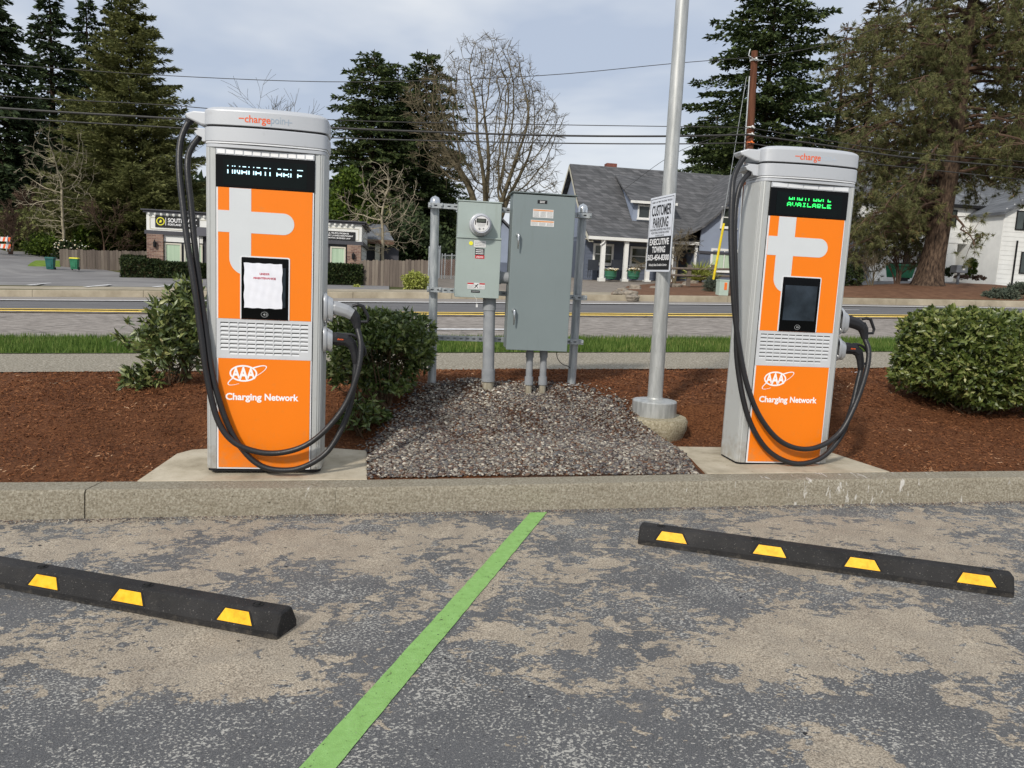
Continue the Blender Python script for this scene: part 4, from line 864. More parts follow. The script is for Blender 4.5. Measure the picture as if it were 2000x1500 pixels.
dA = [(-.435, .1, 2.185), (-0.470, 0.1, 2.14), (-0.530, 0.07, 2.030), (-0.553, 0.03, 1.896), (-0.552, 0, 1.652), (-0.532, -0.03, 1.374), (-0.484, -0.04, 1.059), (-0.417, -0.05, 0.776), (-0.347, -0.06, 0.562), (-0.244, -0.07, 0.364), (-0.097, -0.08, 0.209), (0.068, -0.08, 0.144), (0.226, -0.08, 0.162), (0.381, -0.07, 0.264), (0.491, -0.05, 0.469), (0.56, -0.03, 0.693), (0.585, 0.0, 0.85), (0.566, 0.038, 0.945)]
dB = [(-.375, .12, 2.09), (-0.405, 0.11, 2.06), (-0.476, 0.08, 1.97), (-0.505, 0.06, 1.829), (-0.510, 0.035, 1.654), (-0.490, 0.01, 1.376), (-0.455, 0.0, 1.058), (-0.430, -0.01, 0.773), (-0.365, -0.03, 0.485), (-0.282, -0.04, 0.288), (-0.162, -0.05, 0.132), (-0.015, -0.06, 0.047), (0.126, -0.07, 0.033), (0.279, -0.07, 0.092), (0.416, -0.04, 0.241), (0.490, -0.01, 0.428), (0.535, 0.02, 0.603), (0.562, 0.038, 0.71)]
charger((-1.5634, 4.8249, PZL), .156, 'orange charging station on the left, screen covered by a paper notice, white lit display', led_left, M['led_white'], [(2.133, 2.216, -.492, .06), (2.037, 2.118, -.435, .07)], [cA, cB], True, False, True)
charger((1.9974, 5.5034, PZR), .160, 'orange and silver charging station on the right beside the clipped hedge, display lit green', led_right, M['led_green'], [(2.133, 2.216, -.492, .05), (2.037, 2.118, -.445, .06)], [dA, dB], False, True, False)
# paper notice taped over the left screen
pr = empty('paper_notice', (-1.5634, 4.8249, PZL), .156, label='crumpled white paper notice in red print taped over the left charger screen', cat='notice')
nx_, nz_ = 26, 34; V = []
x0, x1, z0, z1 = -.122, .105, 1.046, 1.322
def pz(u, v): return -.0175-.0009*(sin(u*31+1.3*sin(v*9))*.6+sin(u*15+v*7)+.5*sin(v*26+u*8))-.0012
for j in range(nz_+1):
    for i in range(nx_+1):
        u, v = i/nx_, j/nz_; V.append((x0+(x1-x0)*u+(.002*sin(v*17) if i in (0, nx_) else 0), pz(u, v)-(.001 if True else 0), z0+(z1-z0)*v+(.0015*sin(u*21) if j in (0, nz_) else 0)))
mesh_obj('sheet', V, [(j*(nx_+1)+i, j*(nx_+1)+i+1, (j+1)*(nx_+1)+i+1, (j+1)*(nx_+1)+i) for j in range(nz_) for i in range(nx_)], M['paper'], pr, True)
m = MB(); fn = lambda u, v: (u, -.0212, v)
add_text(m, 'UNDER', .0, 1.258, .060, .0125, 0, .03, fn); add_text(m, 'MAINTENANCE', .0, 1.232, .132, .0125, 0, .03, fn); m.build('lettering', M['red_ink'], pr)
# ================================================================ meter rack
RK = Frame((-.70, 6.70, .44), .13)
def rk(px, py, y=0): return RK.L(px, py, y)
root = empty('equipment_rack', RK.o, RK.yaw, label='galvanised pipe rack with slotted rails carrying the meter box and grey cabinet', cat='equipment rack')
TO = [(rk(850, 397).x, rk(844, 757).x, rk(850, 397).z), (rk(1141, 416).x, rk(1118, 757).x, rk(1141, 412).z)]
for xt, xb, zt in TO:
    m = MB(); zb = -.12; m.tube([(xb, .0, zb), (xt, .0, zt)], .0375, 20); o = autosmooth(m.build('post', M['galv'], root)); o.data.transform(Matrix.Translation((0, .06, 0)))
    m = MB(); m.lathe([(.044, 0), (.044, .035), (.04, .05), (.028, .066), (.008, .074), (.006, .078)], 20, (xt, .06, zt-.01)); autosmooth(m.build('post_cap', M['chrome'], root))
def strut(x0, x1, z0, z1, name='rail'):
    m = MB(); L = x1-x0; P = lambda x, y, dz: (x, y, z0+(z1-z0)*(x-x0)/L+dz); xs = [x0]; x = x0+.03
    while x+.03 < x1: xs += [x, x+.026]; x += .056
    xs.append(x1); zs = (-.021, -.006, .006, .021); n = len(xs); V = [P(x, -.041, z) for z in zs for x in xs]
    F = [(j*n+i, j*n+i+1, (j+1)*n+i+1, (j+1)*n+i) for j in range(3) for i in range(n-1) if not (j == 1 and i % 2)]
    k = len(V); V += [P(x, -.012, z) for z in (-.021, .021) for x in (x0, x1)]
    F += [(0, k, k+1, n-1), (3*n, 4*n-1, k+3, k+2), (k, k+2, k+3, k+1)]; m.add(V, F); m.build(name, M['galv'], root)
def strut_px(a, b_): A, B = rk(*a, -.02), rk(*b_, -.02); strut(A.x, B.x, A.z, B.z)
strut_px((841, 401), (1154, 422)); strut_px((834, 565), (1142, 582)); strut_px((840, 659), (1135, 668))
for (px, py) in ((851, 401), (1141, 421), (848, 565), (1132, 581), (846, 659), (1125, 668)):
    c_ = rk(px, py, -.02); m = MB()
    for dx in (-.052, .052): m.box(c_.x+dx-.010, c_.x+dx+.010, -.048, .06, c_.z-.020, c_.z+.020)
    m.tube([(c_.x-.048, -.05, c_.z), (c_.x-.048, -.06, c_.z)], .008, 6); m.tube([(c_.x+.048, -.05, c_.z), (c_.x+.048, -.06, c_.z)], .008, 6)
    m.build('clamp', M['galv'], root, bevel=.002)
# meter box
D1 = -.24
tl, tr, bl, br = rk(896, 392, D1), rk(982, 398, D1), rk(889, 578, D1), rk(972, 584, D1)
x0, x1 = (tl.x+bl.x)/2, (tr.x+br.x)/2; zt, zb = (tl.z+tr.z)/2, (bl.z+br.z)/2
mo = RK.W(x0, 0, 0)
mbx = empty('meter_box', mo, RK.yaw, label='pale green electric meter box with a round glass meter, left of the tall grey cabinet', cat='meter box'); W_ = x1-x0
seam = rk(930, 464, D1).z
m = MB(); m.box(0, W_, D1+.006, -.042, zb, zt); m.build('enclosure', M['meterbox'], mbx, bevel=.004)
m = MB(); m.box(.004, W_-.004, D1, D1+.008, seam+.004, zt-.004); m.build('meter_panel', M['meterbox'], mbx, bevel=.003)
m = MB(); m.box(-.004, W_+.004, D1-.012, D1+.004, zb-.002, seam-.004); m.box(-.006, W_+.006, D1-.022, D1+.002, seam-.010, seam+.004); m.build('lower_cover', M['meterbox'], mbx, bevel=.003)
m = MB(); m.box(-.006, W_+.006, D1-.006, -.03, zt, zt+.010); m.build('rain_lip', M['meterbox'], mbx, bevel=.002)
mc = rk(940, 438, D1-.10); cx_, cz_ = mc.x-x0, mc.z; RX = Matrix.Rotation(radians(90), 3, 'X')
mt = MB(); mt.lathe([(.094, 0), (.096, .012), (.090, .03), (.088, .05), (.084, .052)], 36, (cx_, D1, cz_), RX); met = autosmooth(mt.build('meter', M['meter_body'], mbx))
mt = MB(); mt.lathe([(.083, .05), (.083, .09), (.079, .108), (.070, .118), (.066, .112), (.001, .110)], 36, (cx_, D1, cz_), RX); autosmooth(mt.build('meter_cover', M['meter_glass'], met))
yf = D1-.1195
m = MB(); P = arc(0, 0, .064, 28, -28, 6)+arc(0, 0, .064, -152, -208, 6); 
m.prism([(cx_+a, cz_+b_) for a, b_ in arc(0, 0, .060, 0, 345, 30)], D1-.111, D1-.1145, lambda u, v, w_: (u, w_, v)); m.build('dial_plate', M['label_white'], met)
m = MB(); m.box(cx_-.040, cx_+.036, yf-.0002, yf+.006, cz_+.012, cz_+.044); m.build('display_window', M['gap'], met)
m = MB(); m.box(cx_-.034, cx_+.030, yf-.002, yf, cz_+.017, cz_+.039); m.build('lcd_window', M['lcd'], met)
m = MB()
for i, (a, b_, c_) in enumerate([(-.036, .034, -.002), (-.03, .02, -.010), (-.03, .03, -.018)]):
    x = a
    while x < b_: wd = random.uniform(.003, .009); m.box(cx_+x, cx_+x+wd, D1-.1152, D1-.114, cz_+c_, cz_+c_+.0035); x += wd+.003
m.lathe([(.008, 0), (.008, .006), (.004, .008)], 10, (cx_-.015, D1-.114, cz_-.036), RX); m.lathe([(.006, 0), (.006, .004), (.003, .005)], 10, (cx_+.018, D1-.114, cz_-.034), RX)
m.build('dial_print', M['label_grey'], met)
m = MB()
for a in (-.052, .046): m.box(cx_+a, cx_+a+.007, D1-.1155, D1-.113, cz_-.006, cz_+.03)
m.build('dial_mark', M['gap'], met)
def plate(px0, py0, px1, py1, mt_, name, parent, yl, ox):
    a, b_ = RK.L(px0, (py0+py1)/2, yl), RK.L(px1, (py0+py1)/2, yl); c_, d_ = RK.L((px0+px1)/2, py1, yl).z, RK.L((px0+px1)/2, py0, yl).z
    m = MB(); m.box(a.x-ox, b_.x-ox, yl, yl+.002, c_, d_); o = m.build(name, mt_, parent); return a.x-ox, b_.x-ox, c_, d_, o
def lines(x0, x1, z0, z1, n, y, mt_, parent, name='print', h=.45, dens=1.0):
    m = MB()
    for i in range(n):
        zz = z1-(z1-z0)*(i+.5)/n; hh = (z1-z0)/n*h/2; x = x0
        while x < x1-.002:
            wd = random.uniform(.006, .02)*dens; m.quad((x, y, zz-hh), (min(x+wd, x1), y, zz-hh), (min(x+wd, x1), y, zz+hh), (x, y, zz+hh)); x += wd+.004*dens
    return m.build(name, mt_, parent)
YL = D1-.0145
m = MB(); yc = rk(920, 475, YL); m.lathe([(.017, 0), (.017, .0015)], 16, (yc.x-x0, YL+.001, yc.z), RX); m.build('yellow_dot', M['label_yellow'], mbx)
a = plate(926, 470, 949, 483, M['label_white'], 'label_plate', mbx, YL, x0); lines(a[0]+.008, a[1]-.008, a[2]+.006, a[3]-.006, 3, YL-.0006, M['label_grey'], a[4], dens=.6)
a = plate(928, 485, 946, 498, M['label_black'], 'warning_label', mbx, YL, x0); lines(a[0]+.006, a[1]-.006, a[2]+.003, a[3]-.006, 3, YL-.0006, M['white'], a[4], dens=.5)
a = plate(928, 498.5, 946, 505, M['label_red'], 'warning_label', mbx, YL, x0); lines(a[0]+.01, a[1]-.01, a[2]+.004, a[3]-.006, 2, YL-.0006, M['white'], a[4], dens=.5)
a = plate(913, 552, 925, 564, M['label_white'], 'hazard_label', mbx, YL, x0); lines(a[0]+.004, a[1]-.004, a[2]+.004, a[3]-.02, 3, YL-.0006, M['label_grey'], a[4], dens=.5)
a2 = plate(925.5, 552.5, 936, 564.5, M['label_white'], 'hazard_label', mbx, YL, x0)
m = MB(); q = (a2[0]+a2[1])/2; z_ = (a2[2]+a2[3])/2; m.tube([(q-.016, YL-.001, z_-.016), (q-.002, YL-.001, z_+.002), (q+.014, YL-.001, z_+.018)], .003, 5); m.tube([(q+.012, YL-.001, z_-.018), (q-.002, YL-.001, z_+.002), (q-.014, YL-.001, z_+.008)], .0025, 5); m.build('pictogram', M['label_black'], a2[4])
a = plate(936.5, 553, 947, 565, M['label_white'], 'hazard_label', mbx, YL, x0); lines(a[0]+.004, a[1]-.004, a[2]+.004, a[3]-.02, 3, YL-.0006, M['label_grey'], a[4], dens=.5)
for p in ((913, 552.2, 925, 554.8), (936.5, 553.2, 947, 555.8)): plate(*p, M['label_red'], 'hazard_label', mbx, YL-.001, x0)
a = plate(920, 567, 937, 571.5, M['label_black'], 'name_plate', mbx, YL, x0); lines(a[0]+.006, a[1]-.006, a[2]+.004, a[3]-.004, 1, YL-.0006, M['label_grey'], a[4], dens=.5)
m = MB(); q = rk(931, 580, YL); m.tube([(q.x-x0-.02, YL+.003, q.z+.01), (q.x-x0, YL-.006, q.z-.02), (q.x-x0+.004, YL-.004, q.z-.07)], .0015, 5); m.box(q.x-x0-.004, q.x-x0+.012, YL-.006, YL-.003, q.z-.085, q.z-.06); m.build('seal_tag', M['label_white'], mbx)
# tall cabinet
D2 = -.30
tl, tr, bl, br = rk(1003, 377, D2), rk(1125, 384, D2), rk(988, 683, D2), rk(1107, 687, D2)
X0, X1 = (tl.x+bl.x)/2, (tr.x+br.x)/2; ZT, ZB = (tl.z+tr.z)/2, (bl.z+br.z)/2; W_ = X1-X0
cbt = empty('electrical_cabinet', RK.W(X0, 0, 0), RK.yaw, label='tall grey green steel switch cabinet with two chrome handles on the pipe rack', cat='electrical cabinet')
m = MB(); m.box(.006, W_-.006, D2+.012, -.042, ZB+.006, ZT); m.build('enclosure', M['cabinet'], cbt, bevel=.004)
m = MB(); m.box(0, W_, D2-.012, D2+.010, ZB, ZT-.006); dr = m.build('door', M['cabinet'], cbt, bevel=.005)
m = MB(); m.box(-.012, W_+.014, D2-.022, -.03, ZT+.001, ZT+.012); m.build('rain_lip', M['cab_top'], cbt, bevel=.003)
for px, py in ((1012, 459), (1004, 607)):
    h = rk(px, py, D2-.03); hx, hz = h.x-X0, h.z
    m = MB(); m.lathe([(.019, .0), (.019, .008), (.013, .014), (.012, .030), (.009, .036), (.001, .037)], 20, (hx, D2-.012, hz), RX); 
    m.tube([(hx, D2-.044, hz+.014), (hx+.001, D2-.050, hz), (hx+.002, D2-.052, hz-.05), (hx+.002, D2-.048, hz-.115)], [.007, .011, .008, .005], 10); m.build('handle', M['chrome'], dr, smooth=True)
YC = D2-.0135
for (p, mt_, n_) in (((1050, 391, 1069, 398), 'label_black', 1), ((1041, 409, 1081, 425.5), 'label_white', 5), ((1036.5, 430.5, 1082, 442), 'label_white', 3)):
    a = plate(*p, M[mt_], 'warning_label', cbt, YC, X0)
    if mt_ == 'label_black': lines(a[0]+.02, a[1]-.02, a[2]+.004, a[3]-.004, 2, YC-.0006, M['white'], a[4], dens=.4)
    else:
        w3 = (a[1]-a[0])/3
        for k in range(3): lines(a[0]+w3*k+.006, a[0]+w3*(k+1)-.006, a[2]+.004, a[3]-.018, n_, YC-.0006, M['label_grey'], a[4], dens=.5)
        m = MB(); m.box(a[0]+.003, a[1]-.003, YC-.0008, YC, a[3]-.014, a[3]-.004); m.build('orange_band', M['label_orange'], a[4])
# conduits
def conduit(px, ptop, pbot, yl, r, label, cw=.012):
    T, B = rk(px[0], ptop, yl), rk(px[1], pbot, yl); Wt = RK.W(T.x, yl, T.z); Wb = RK.W(B.x, yl, B.z)
    rt = empty('conduit', Wb, RK.yaw, label=label, cat='conduit', group='grey plastic conduits below the boxes'); h = Wt.z-Wb.z; dx = T.x-B.x
    k1, k2 = (.105, .21) if r > .04 else (.075, .145)
    f = lambda z: (dx*z/h, 0, z)
    m = MB(); m.tube([f(-.1), f(k1+.01)], r*.96, 20); autosmooth(m.build('lower_pipe', M['pvc_old'], rt))
    m = MB(); m.tube([f(k1), f(k2)], r+.008, 20); autosmooth(m.build('coupling', M['pvc'], rt))
    m = MB(); m.tube([f(k2-.01), f(h+.01)], r, 20); autosmooth(m.build('upper_pipe', M['pvc'], rt))
    m = MB(); m.tube([f(h-(.10 if r > .04 else .05)), f(h+.004)], r+.006, 20); autosmooth(m.build('hub', M['pvc'], rt))
    return rt
conduit((956, 953), 583, 768, -.13, .050, 'thick grey conduit under the meter box'); conduit((1035, 1032), 687, 768, -.16, .029, 'thin grey conduit under the cabinet, left of its pair'); conduit((1062, 1059), 687, 768, -.16, .029, 'thin dusty conduit under the cabinet, right of its pair')
A, B = rk(974, 542, -.14), rk(990, 543, -.14)
m = MB(); m.tube([(0, 0, 0), (B.x-A.x+.03, 0, 0)], .050, 20); cp = empty('conduit', RK.W(A.x-.01, -.14, A.z), RK.yaw, label='short horizontal conduit joining the meter box to the tall cabinet', cat='conduit'); autosmooth(m.build('upper_pipe', M['pvc'], cp))
m = MB(); m.tube([(.01, 0, 0), (.03, 0, 0)], .057, 20); autosmooth(m.build('coupling', M['pvc'], cp))
m = MB(); q = rk(1086, 688, -.1); P = [rk(1087, 688, -.1), rk(1089, 700, -.08), rk(1098, 711, -.02), rk(1109, 715, .0), rk(1117, 722, .06)]; o0 = RK.W(P[0].x, 0, 0)
m.tube(catmull([RK.W(p.x, p.y, p.z) for p in P], 6), .0035, 6); tag(m.build('ground_wire', M['wire']), 'thin dark ground wire looping from the cabinet bottom to the right rack post', 'wire')
# ================================================================ light pole and towing sign
B = at(1277, 806, 6.45); T = at(1337, -60, 6.45)
lp = empty('light_pole', B, 0, label='tall brushed aluminium light pole with a round base collar rising out of the frame', cat='light pole')
d = T-B; m = MB(); m.tube([(d.x*k, 0, d.z*k) for k in (.02, .3, .6, 1.0, 1.6)], [.063, .060, .056, .052, .046], 28); autosmooth(m.build('shaft', M['pole'], lp))
m = MB(); m.lathe([(.184, -.02), (.186, .0), (.186, .10), (.180, .108), (.10, .118), (.07, .121), (.066, .135)], 44); autosmooth(m.build('base_collar', M['pole'], lp))
m = MB(); m.lathe([(.14, -.34), (.21, -.24), (.258, -.12), (.268, -.05), (.255, -.022), (.16, -.018)], 40, (.015, -.02, 0)); o = autosmooth(m.build('concrete_footing', M['footing'], lp))
for v in o.data.vertices: v.co += Vector((sin(v.co.z*40+v.co.x*20), cos(v.co.x*33), 0))*.006
yw = radians(-76.5); c0 = at(1289, 457, 6.425); u = Vector((cos(yw), sin(yw), 0))
sg = empty('towing_sign', c0, yw, label='white and black parking and towing sign fixed to the light pole', cat='sign')
SW, SH = .240, .305
def rrect(w_, h_, r): return arc(w_-r, h_-r, r, 0, 90, 4)+arc(-w_+r, h_-r, r, 90, 180, 4)+arc(-w_+r, -h_+r, r, 180, 270, 4)+arc(w_-r, -h_+r, r, 270, 360, 4)
yz = lambda u_, v, w_: (u_, w_, v)
m = MB(); m.prism(rrect(SW, SH, .012), -.001, .0015, yz); m.build('sign_plate', M['sign_white'], sg)
m = MB(); 
for a, b_, c_, d_ in ((-.225, -.221, -.022, .29), (.221, .225, -.022, .29), (-.225, .225, .286, .29)): m.quad((a, -.002, c_), (b_, -.002, c_), (b_, -.002, d_), (a, -.002, d_))
m.quad((-.225, -.002, -.29), (.225, -.002, -.29), (.225, -.002, -.022), (-.225, -.002, -.022)); m.build('black_panel', M['sign_black'], sg)
m = MB(); add_text(m, 'CUSTOMER', 0, .193, .38, .088, -.0025, .022); add_text(m, 'PARKING', 0, .094, .30, .084, -.0025, .022)
add_text(m, 'LEASED  ANY TIME  TOW ZONE  THIS SIGN', 0, .262, .39, .013, -.0025, .01)
add_text(m, 'UNAUTHORIZED OR IMPROPERLY PARKED VEHICLES', 0, .037, .40, .018, -.0025, .0); add_text(m, 'WILL BE TOWED AT OWNERS RISK & EXPENSE', 0, .012, .35, .016, -.0025, .0); add_text(m, '24 HOURS A DAY BY', 0, -.011, .17, .014, -.0025, .0)
m.build('lettering', M['sign_black'], sg)
m = MB(); add_text(m, 'EXECUTIVE', 0, -.062, .38, .052, -.003, .03); add_text(m, 'TOWING', 0, -.125, .26, .052, -.003, .03); add_text(m, '503-454-8300', 0, -.190, .43, .048, -.003, .028); add_text(m, 'Nobody Beats Excellent Service', 0, -.252, .36, .026, -.003, .015, shear=.35)
m.build('lettering', M['white'], sg)
m = MB(); m.box(-.02, .02, .001, .02, .16, .20); m.box(-.02, .02, .001, .02, -.2, -.16); m.build('bracket', M['galv'], sg)
# ================================================================ plants
def unit(a): return a/np.maximum(np.linalg.norm(a, axis=-1, keepdims=True), 1e-9)
def leaves(name, P, D, L, Wd, m, parent=None, fold=.35, droop=.15, **k):
    """P base points, D directions, six-vertex leaves folded along the midrib"""
    n = len(P); D = unit(D); R = RNG.normal(size=(n, 3)); R[:, 2] *= .35; S = unit(np.cross(D, R)); Nn = np.cross(S, D)
    Nn *= np.sign(Nn[:, 2:3]+1e-6); L = np.broadcast_to(L, n)[:, None]; Wd = np.broadcast_to(Wd, n)[:, None]
    mid = P+D*L*.5+Nn*L*.02; tip = P+D*L-Nn*L*droop; e = Nn*Wd*fold
    V = np.stack([P, P+D*L*.42+S*Wd+e, tip, P+D*L*.42-S*Wd+e, mid-Nn*Wd*.1], 1)
    F = np.array([[0, 4, 1], [1, 4, 2], [0, 3, 4], [3, 2, 4]])
    return mesh_obj(name, V.reshape(-1, 3), (F[None]+(np.arange(n)*5)[:, None, None]).reshape(-1, 3), m, parent, **k)
def cards(name, P, D, L, Wd, m, parent=None):
    """simple four-sided sprays"""
    n = len(P); D = unit(D); S = unit(np.cross(D, RNG.normal(size=(n, 3)))); L = np.broadcast_to(L, n)[:, None]; Wd = np.broadcast_to(Wd, n)[:, None]
    V = np.stack([P, P+D*L*.45+S*Wd, P+D*L, P+D*L*.45-S*Wd], 1); V[:, 1, 2] -= L[:, 0]*.06; V[:, 3, 2] -= L[:, 0]*.06
    return mesh_obj(name, V.reshape(-1, 3), np.arange(4*n).reshape(-1, 4), m, parent)
def sph(n): return unit(RNG.normal(size=(n, 3)))
def shrub(name, loc, R, label, cat, leaf_m, n_cl, per, L, Wd, boxy=2.0, flat=0.0, base_gap=.1, stems=12, group=None, yaw=0, inner=.35, up=.5, gaps=None, stem_top=.8, lump=.12):
    """R = half sizes; leaf whorls on the twig tips of a lumpy superellipsoid"""
    rt = empty(name, loc, yaw, label=label, cat=cat, group=group)
    d = sph(n_cl); rad = (np.abs(d)**boxy).sum(1)**(-1/boxy); t = RNG.uniform(inner**2, 1, n_cl)**.5
    ph = RNG.uniform(0, 6, 3); lm = 1+lump*(np.sin(d[:, 0]*4+ph[0])*np.sin(d[:, 2]*5+ph[1])+np.sin(d[:, 1]*7+ph[2])*.5)
    Cn = d*(rad*t*lm)[:, None]*np.array(R); Cn[:, 2] += R[2]+base_gap
    if gaps:
        k = np.ones(n_cl, bool)
        for gx_, gy_, gz_, gr in gaps: k &= ((Cn-np.array([gx_, gy_, gz_]))**2/np.array(gr)**2).sum(1) > 1
        Cn, d = Cn[k], d[k]
    Cn = Cn[Cn[:, 2] > .02]; d = unit(Cn-np.array([0, 0, R[2]*.7+base_gap])); q = len(Cn)
    ax = unit(d+np.array([0, 0, up])+RNG.normal(0, .25, (q, 3)))
    P = np.repeat(Cn, per, 0)+RNG.normal(0, L*.12, (q*per, 3)); A = np.repeat(ax, per, 0); D = A*RNG.uniform(.1, 1, (q*per, 1))+RNG.normal(0, .62, (q*per, 3))
    leaves('foliage', P, D, L*RNG.uniform(.6, 1.15, q*per), Wd*RNG.uniform(.7, 1.15, q*per), leaf_m, rt)
    m = MB()
    for i in range(stems):
        c = Vector(Cn[RNG.integers(q)]); b0 = Vector((random.uniform(-1, 1)*R[0]*.25, random.uniform(-1, 1)*R[1]*.25, -.03)); c.z = b0.z+(c.z-b0.z)*stem_top
        md = b0.lerp(c, .5)+Vector((random.uniform(-1, 1), random.uniform(-1, 1), .3))*.06*R[2]; r0 = random.uniform(.006, .013)*max(1, R[2]*1.6); m.tube([b0, md, c], [r0, r0*.7, r0*.35], 5)
    for i in range(min(300, q)):
        c = Vector(Cn[i]); m.tube([c-Vector(d[i])*min(.16, R[0]*.3), c], [.003*max(1, R[2]), .0015*max(1, R[2])], 3, False)
    m.build('stem', M['stem'], rt)
    return rt
def onbed(px, py): P = G(px, py); return Vector((P.x, P.y, bed(P.x, P.y)))
# shrubs near the chargers
def loc_y(px, py, Y): P = at(px, py, Y); return Vector((P.x, P.y, bed(P.x, P.y)))
shrub('shrub', loc_y(345, 693, 6.9), (.35, .33, .38), 'loose glossy leaved shrub left of the left charger', 'shrub', M['leaf_rhodo'], 320, 9, .098, .0150, 2.0, base_gap=.05, stems=16, up=.9, inner=.3, lump=.35)
shrub('shrub', loc_y(368, 700, 7.0), (.14, .16, .17), 'small leafy shrub top rising behind the left charger cable', 'shrub', M['leaf_rhodo'], 70, 9, .098, .0150, base_gap=.58, stems=5, up=1.3, lump=.4)
shrub('shrub', loc_y(268, 740, 6.8), (.12, .12, .10), 'low sprig of the loose shrub at its left foot', 'shrub', M['leaf_rhodo'], 34, 8, .092, .0140, base_gap=.0, stems=5, up=.8, lump=.3)
shrub('shrub', loc_y(742, 800, 6.30), (.42, .36, .315), 'flat topped glossy shrub between the left charger and the gravel', 'shrub', M['leaf_laurel'], 1500, 8, .064, .0125, 3.8, base_gap=.14, stems=20, up=.7, inner=.45, gaps=[(.10, -.35, .34, (.24, .34, .18)), (-.15, -.38, .14, (.27, .27, .17)), (.40, -.1, .16, (.18, .5, .24))], lump=.10)
shrub('shrub', loc_y(700, 800, 6.0), (.20, .14, .14), 'drooping leafy lower branch of the flat topped shrub by the gravel', 'shrub', M['leaf_laurel'], 80, 7, .072, .013, base_gap=.0, stems=6, up=.3, lump=.3)
shrub('hedge', loc_y(1908, 770, 7.2), (.74, .55, .440), 'rounded clipped hedge with small light green leaves at the right border', 'hedge', M['leaf_hedge'], 4300, 7, .060, .0155, 3.0, base_gap=.05, stems=30, up=.4, inner=.66, lump=.06, gaps=[(-.75, -.35, .02, (.55, .7, .24)), (.10, -.55, .50, (.09, .12, .05)), (-.12, -.55, .36, (.08, .12, .05)), (.35, -.55, .30, (.10, .12, .05))])
# ---------------------------------------------------------------- trees
def conifer_mesh(H, R, nb, spr, droop, seed, prof=.8, clear=.06, sl=.42, sw=.10, dens=1.0, needle='needle_fir', gapf=.15, up0=.15):
    rs = np.random.default_rng(seed); P = []; D = []; B = MB()
    z = H*clear
    while z < H*.985:
        f = (H-z)/H; Lm = R*(f**prof)*(.55+.45*min(1, (z/H-clear)/.12+.35)); k = max(3, int(nb*(.6+.4*f)))
        a0 = rs.uniform(0, 6.28)
        for i in range(k):
            if rs.random() < gapf: continue
            a = a0+6.28*i/k+rs.normal(0, .25); L = Lm*rs.uniform(.62, 1.15)
            dr = Vector((cos(a), sin(a), 0)); zz = z+rs.normal(0, .15)
            p0 = Vector((0, 0, zz)); pts = [p0+dr*(L*t)+Vector((0, 0, L*(up0*t-droop*t*t))) for t in (0, .35, .7, 1.0)]
            B.tube(pts, [.03+.012*L, .02+.006*L, .015, .006], 3, False)
            n = max(3, int(L*spr*dens))
            t = rs.uniform(.12, 1, n)**.8; sp = rs.normal(0, 1, n)*.17*L*(1.15-t)*1.0
            base = np.array([pts[0]+dr*(L*q)+Vector((0, 0, L*(up0*q-droop*q*q))) for q in t]); side = np.array([-sin(a), cos(a), 0])
            base += side[None]*sp[:, None]+np.array([0, 0, 1])[None]*(-abs(sp)*.25-rs.uniform(0, .12, n))[:, None]
            dd = np.array(dr)[None]*.8+side[None]*(np.sign(sp)*.8)[:, None]+rs.normal(0, .35, (n, 3))+np.array([0, 0, -droop*.9])
            P.append(base); D.append(dd)
        z += max(.28, H*.017)*rs.uniform(.7, 1.3)
    P = np.concatenate(P); D = unit(np.concatenate(D)); n = len(P); S = unit(np.cross(D, rs.normal(size=(n, 3))*np.array([.6, .6, 1.4]))); L = (sl*rs.uniform(.5, 1.3, n))[:, None]; W_ = (sw*rs.uniform(.6, 1.3, n))[:, None]
    V = np.stack([P, P+D*L*.45+S*W_, P+D*L, P+D*L*.45-S*W_], 1).reshape(-1, 3)
    o1 = mesh_obj('crown', V, np.arange(4*n).reshape(-1, 4), M[needle])
    T = MB(); T.tube([(0, 0, -1), (0, 0, H*.03), (0, 0, H*.3), (0, 0, H*.7), (0, 0, H)], [H*.021, H*.016, H*.012, H*.006, .02], 10, False); T.add(B.v, B.f); o2 = T.build('trunk', M['bark'])
    return o1, o2
PROTO = {}
def conifer(key, base, H, label, group, yaw=0, sx=1.0, **k):
    rt = empty('conifer_tree', base, yaw, label=label, cat='conifer tree', group=group)
    if key not in PROTO:
        PROTO[key] = (H, conifer_mesh(H, **k)); h0, (a, b) = PROTO[key]; a.parent = rt; b.parent = rt
    else:
        h0, src = PROTO[key]
        for s in src: o = s.copy(); COL.objects.link(o); o.parent = rt
    s = H/h0; rt.scale = (s*sx, s*sx, s); return rt
def treebase(px, Y, dz=0): P = at(px, 500, Y); P.z = gz(P.x, P.y)+dz; return P
def height(px, py, base): P = at(px, py, base.y); return P.z-base.z
def ctree(key, px, Y, ptop, label, group, **k):
    b = treebase(px, Y); return conifer(key, b, height(px, ptop, b), label, group, **k)
G1 = 'tall conifers at the left'; G2 = 'tall conifers at the right'
ctree('spruce', 5, 62, -40, 'dark dense conifer at the left border', G1, R=5.6, nb=9, spr=26, droop=.35, seed=3, needle='needle_dark', sl=.50, sw=.12, prof=.55, gapf=.1)
ctree('spire', 112, 70, -60, 'tall dark spire conifer, second from the left border', G1, R=4.4, nb=8, spr=26, droop=.25, seed=4, needle='needle_dark', sl=.5, sw=.12, prof=.6, gapf=.12)
ctree('spire', 180, 78, -20, 'slim dark conifer behind, between the spire and the broad cedar', G1, yaw=2.1, sx=.9)
ctree('thin', 228, 80, -45, 'narrow conifer top peeking left of the broad cedar', G1, R=2.6, nb=7, spr=30, droop=.25, seed=14, needle='needle_dark', sl=.5, sw=.12, prof=.6, gapf=.2)
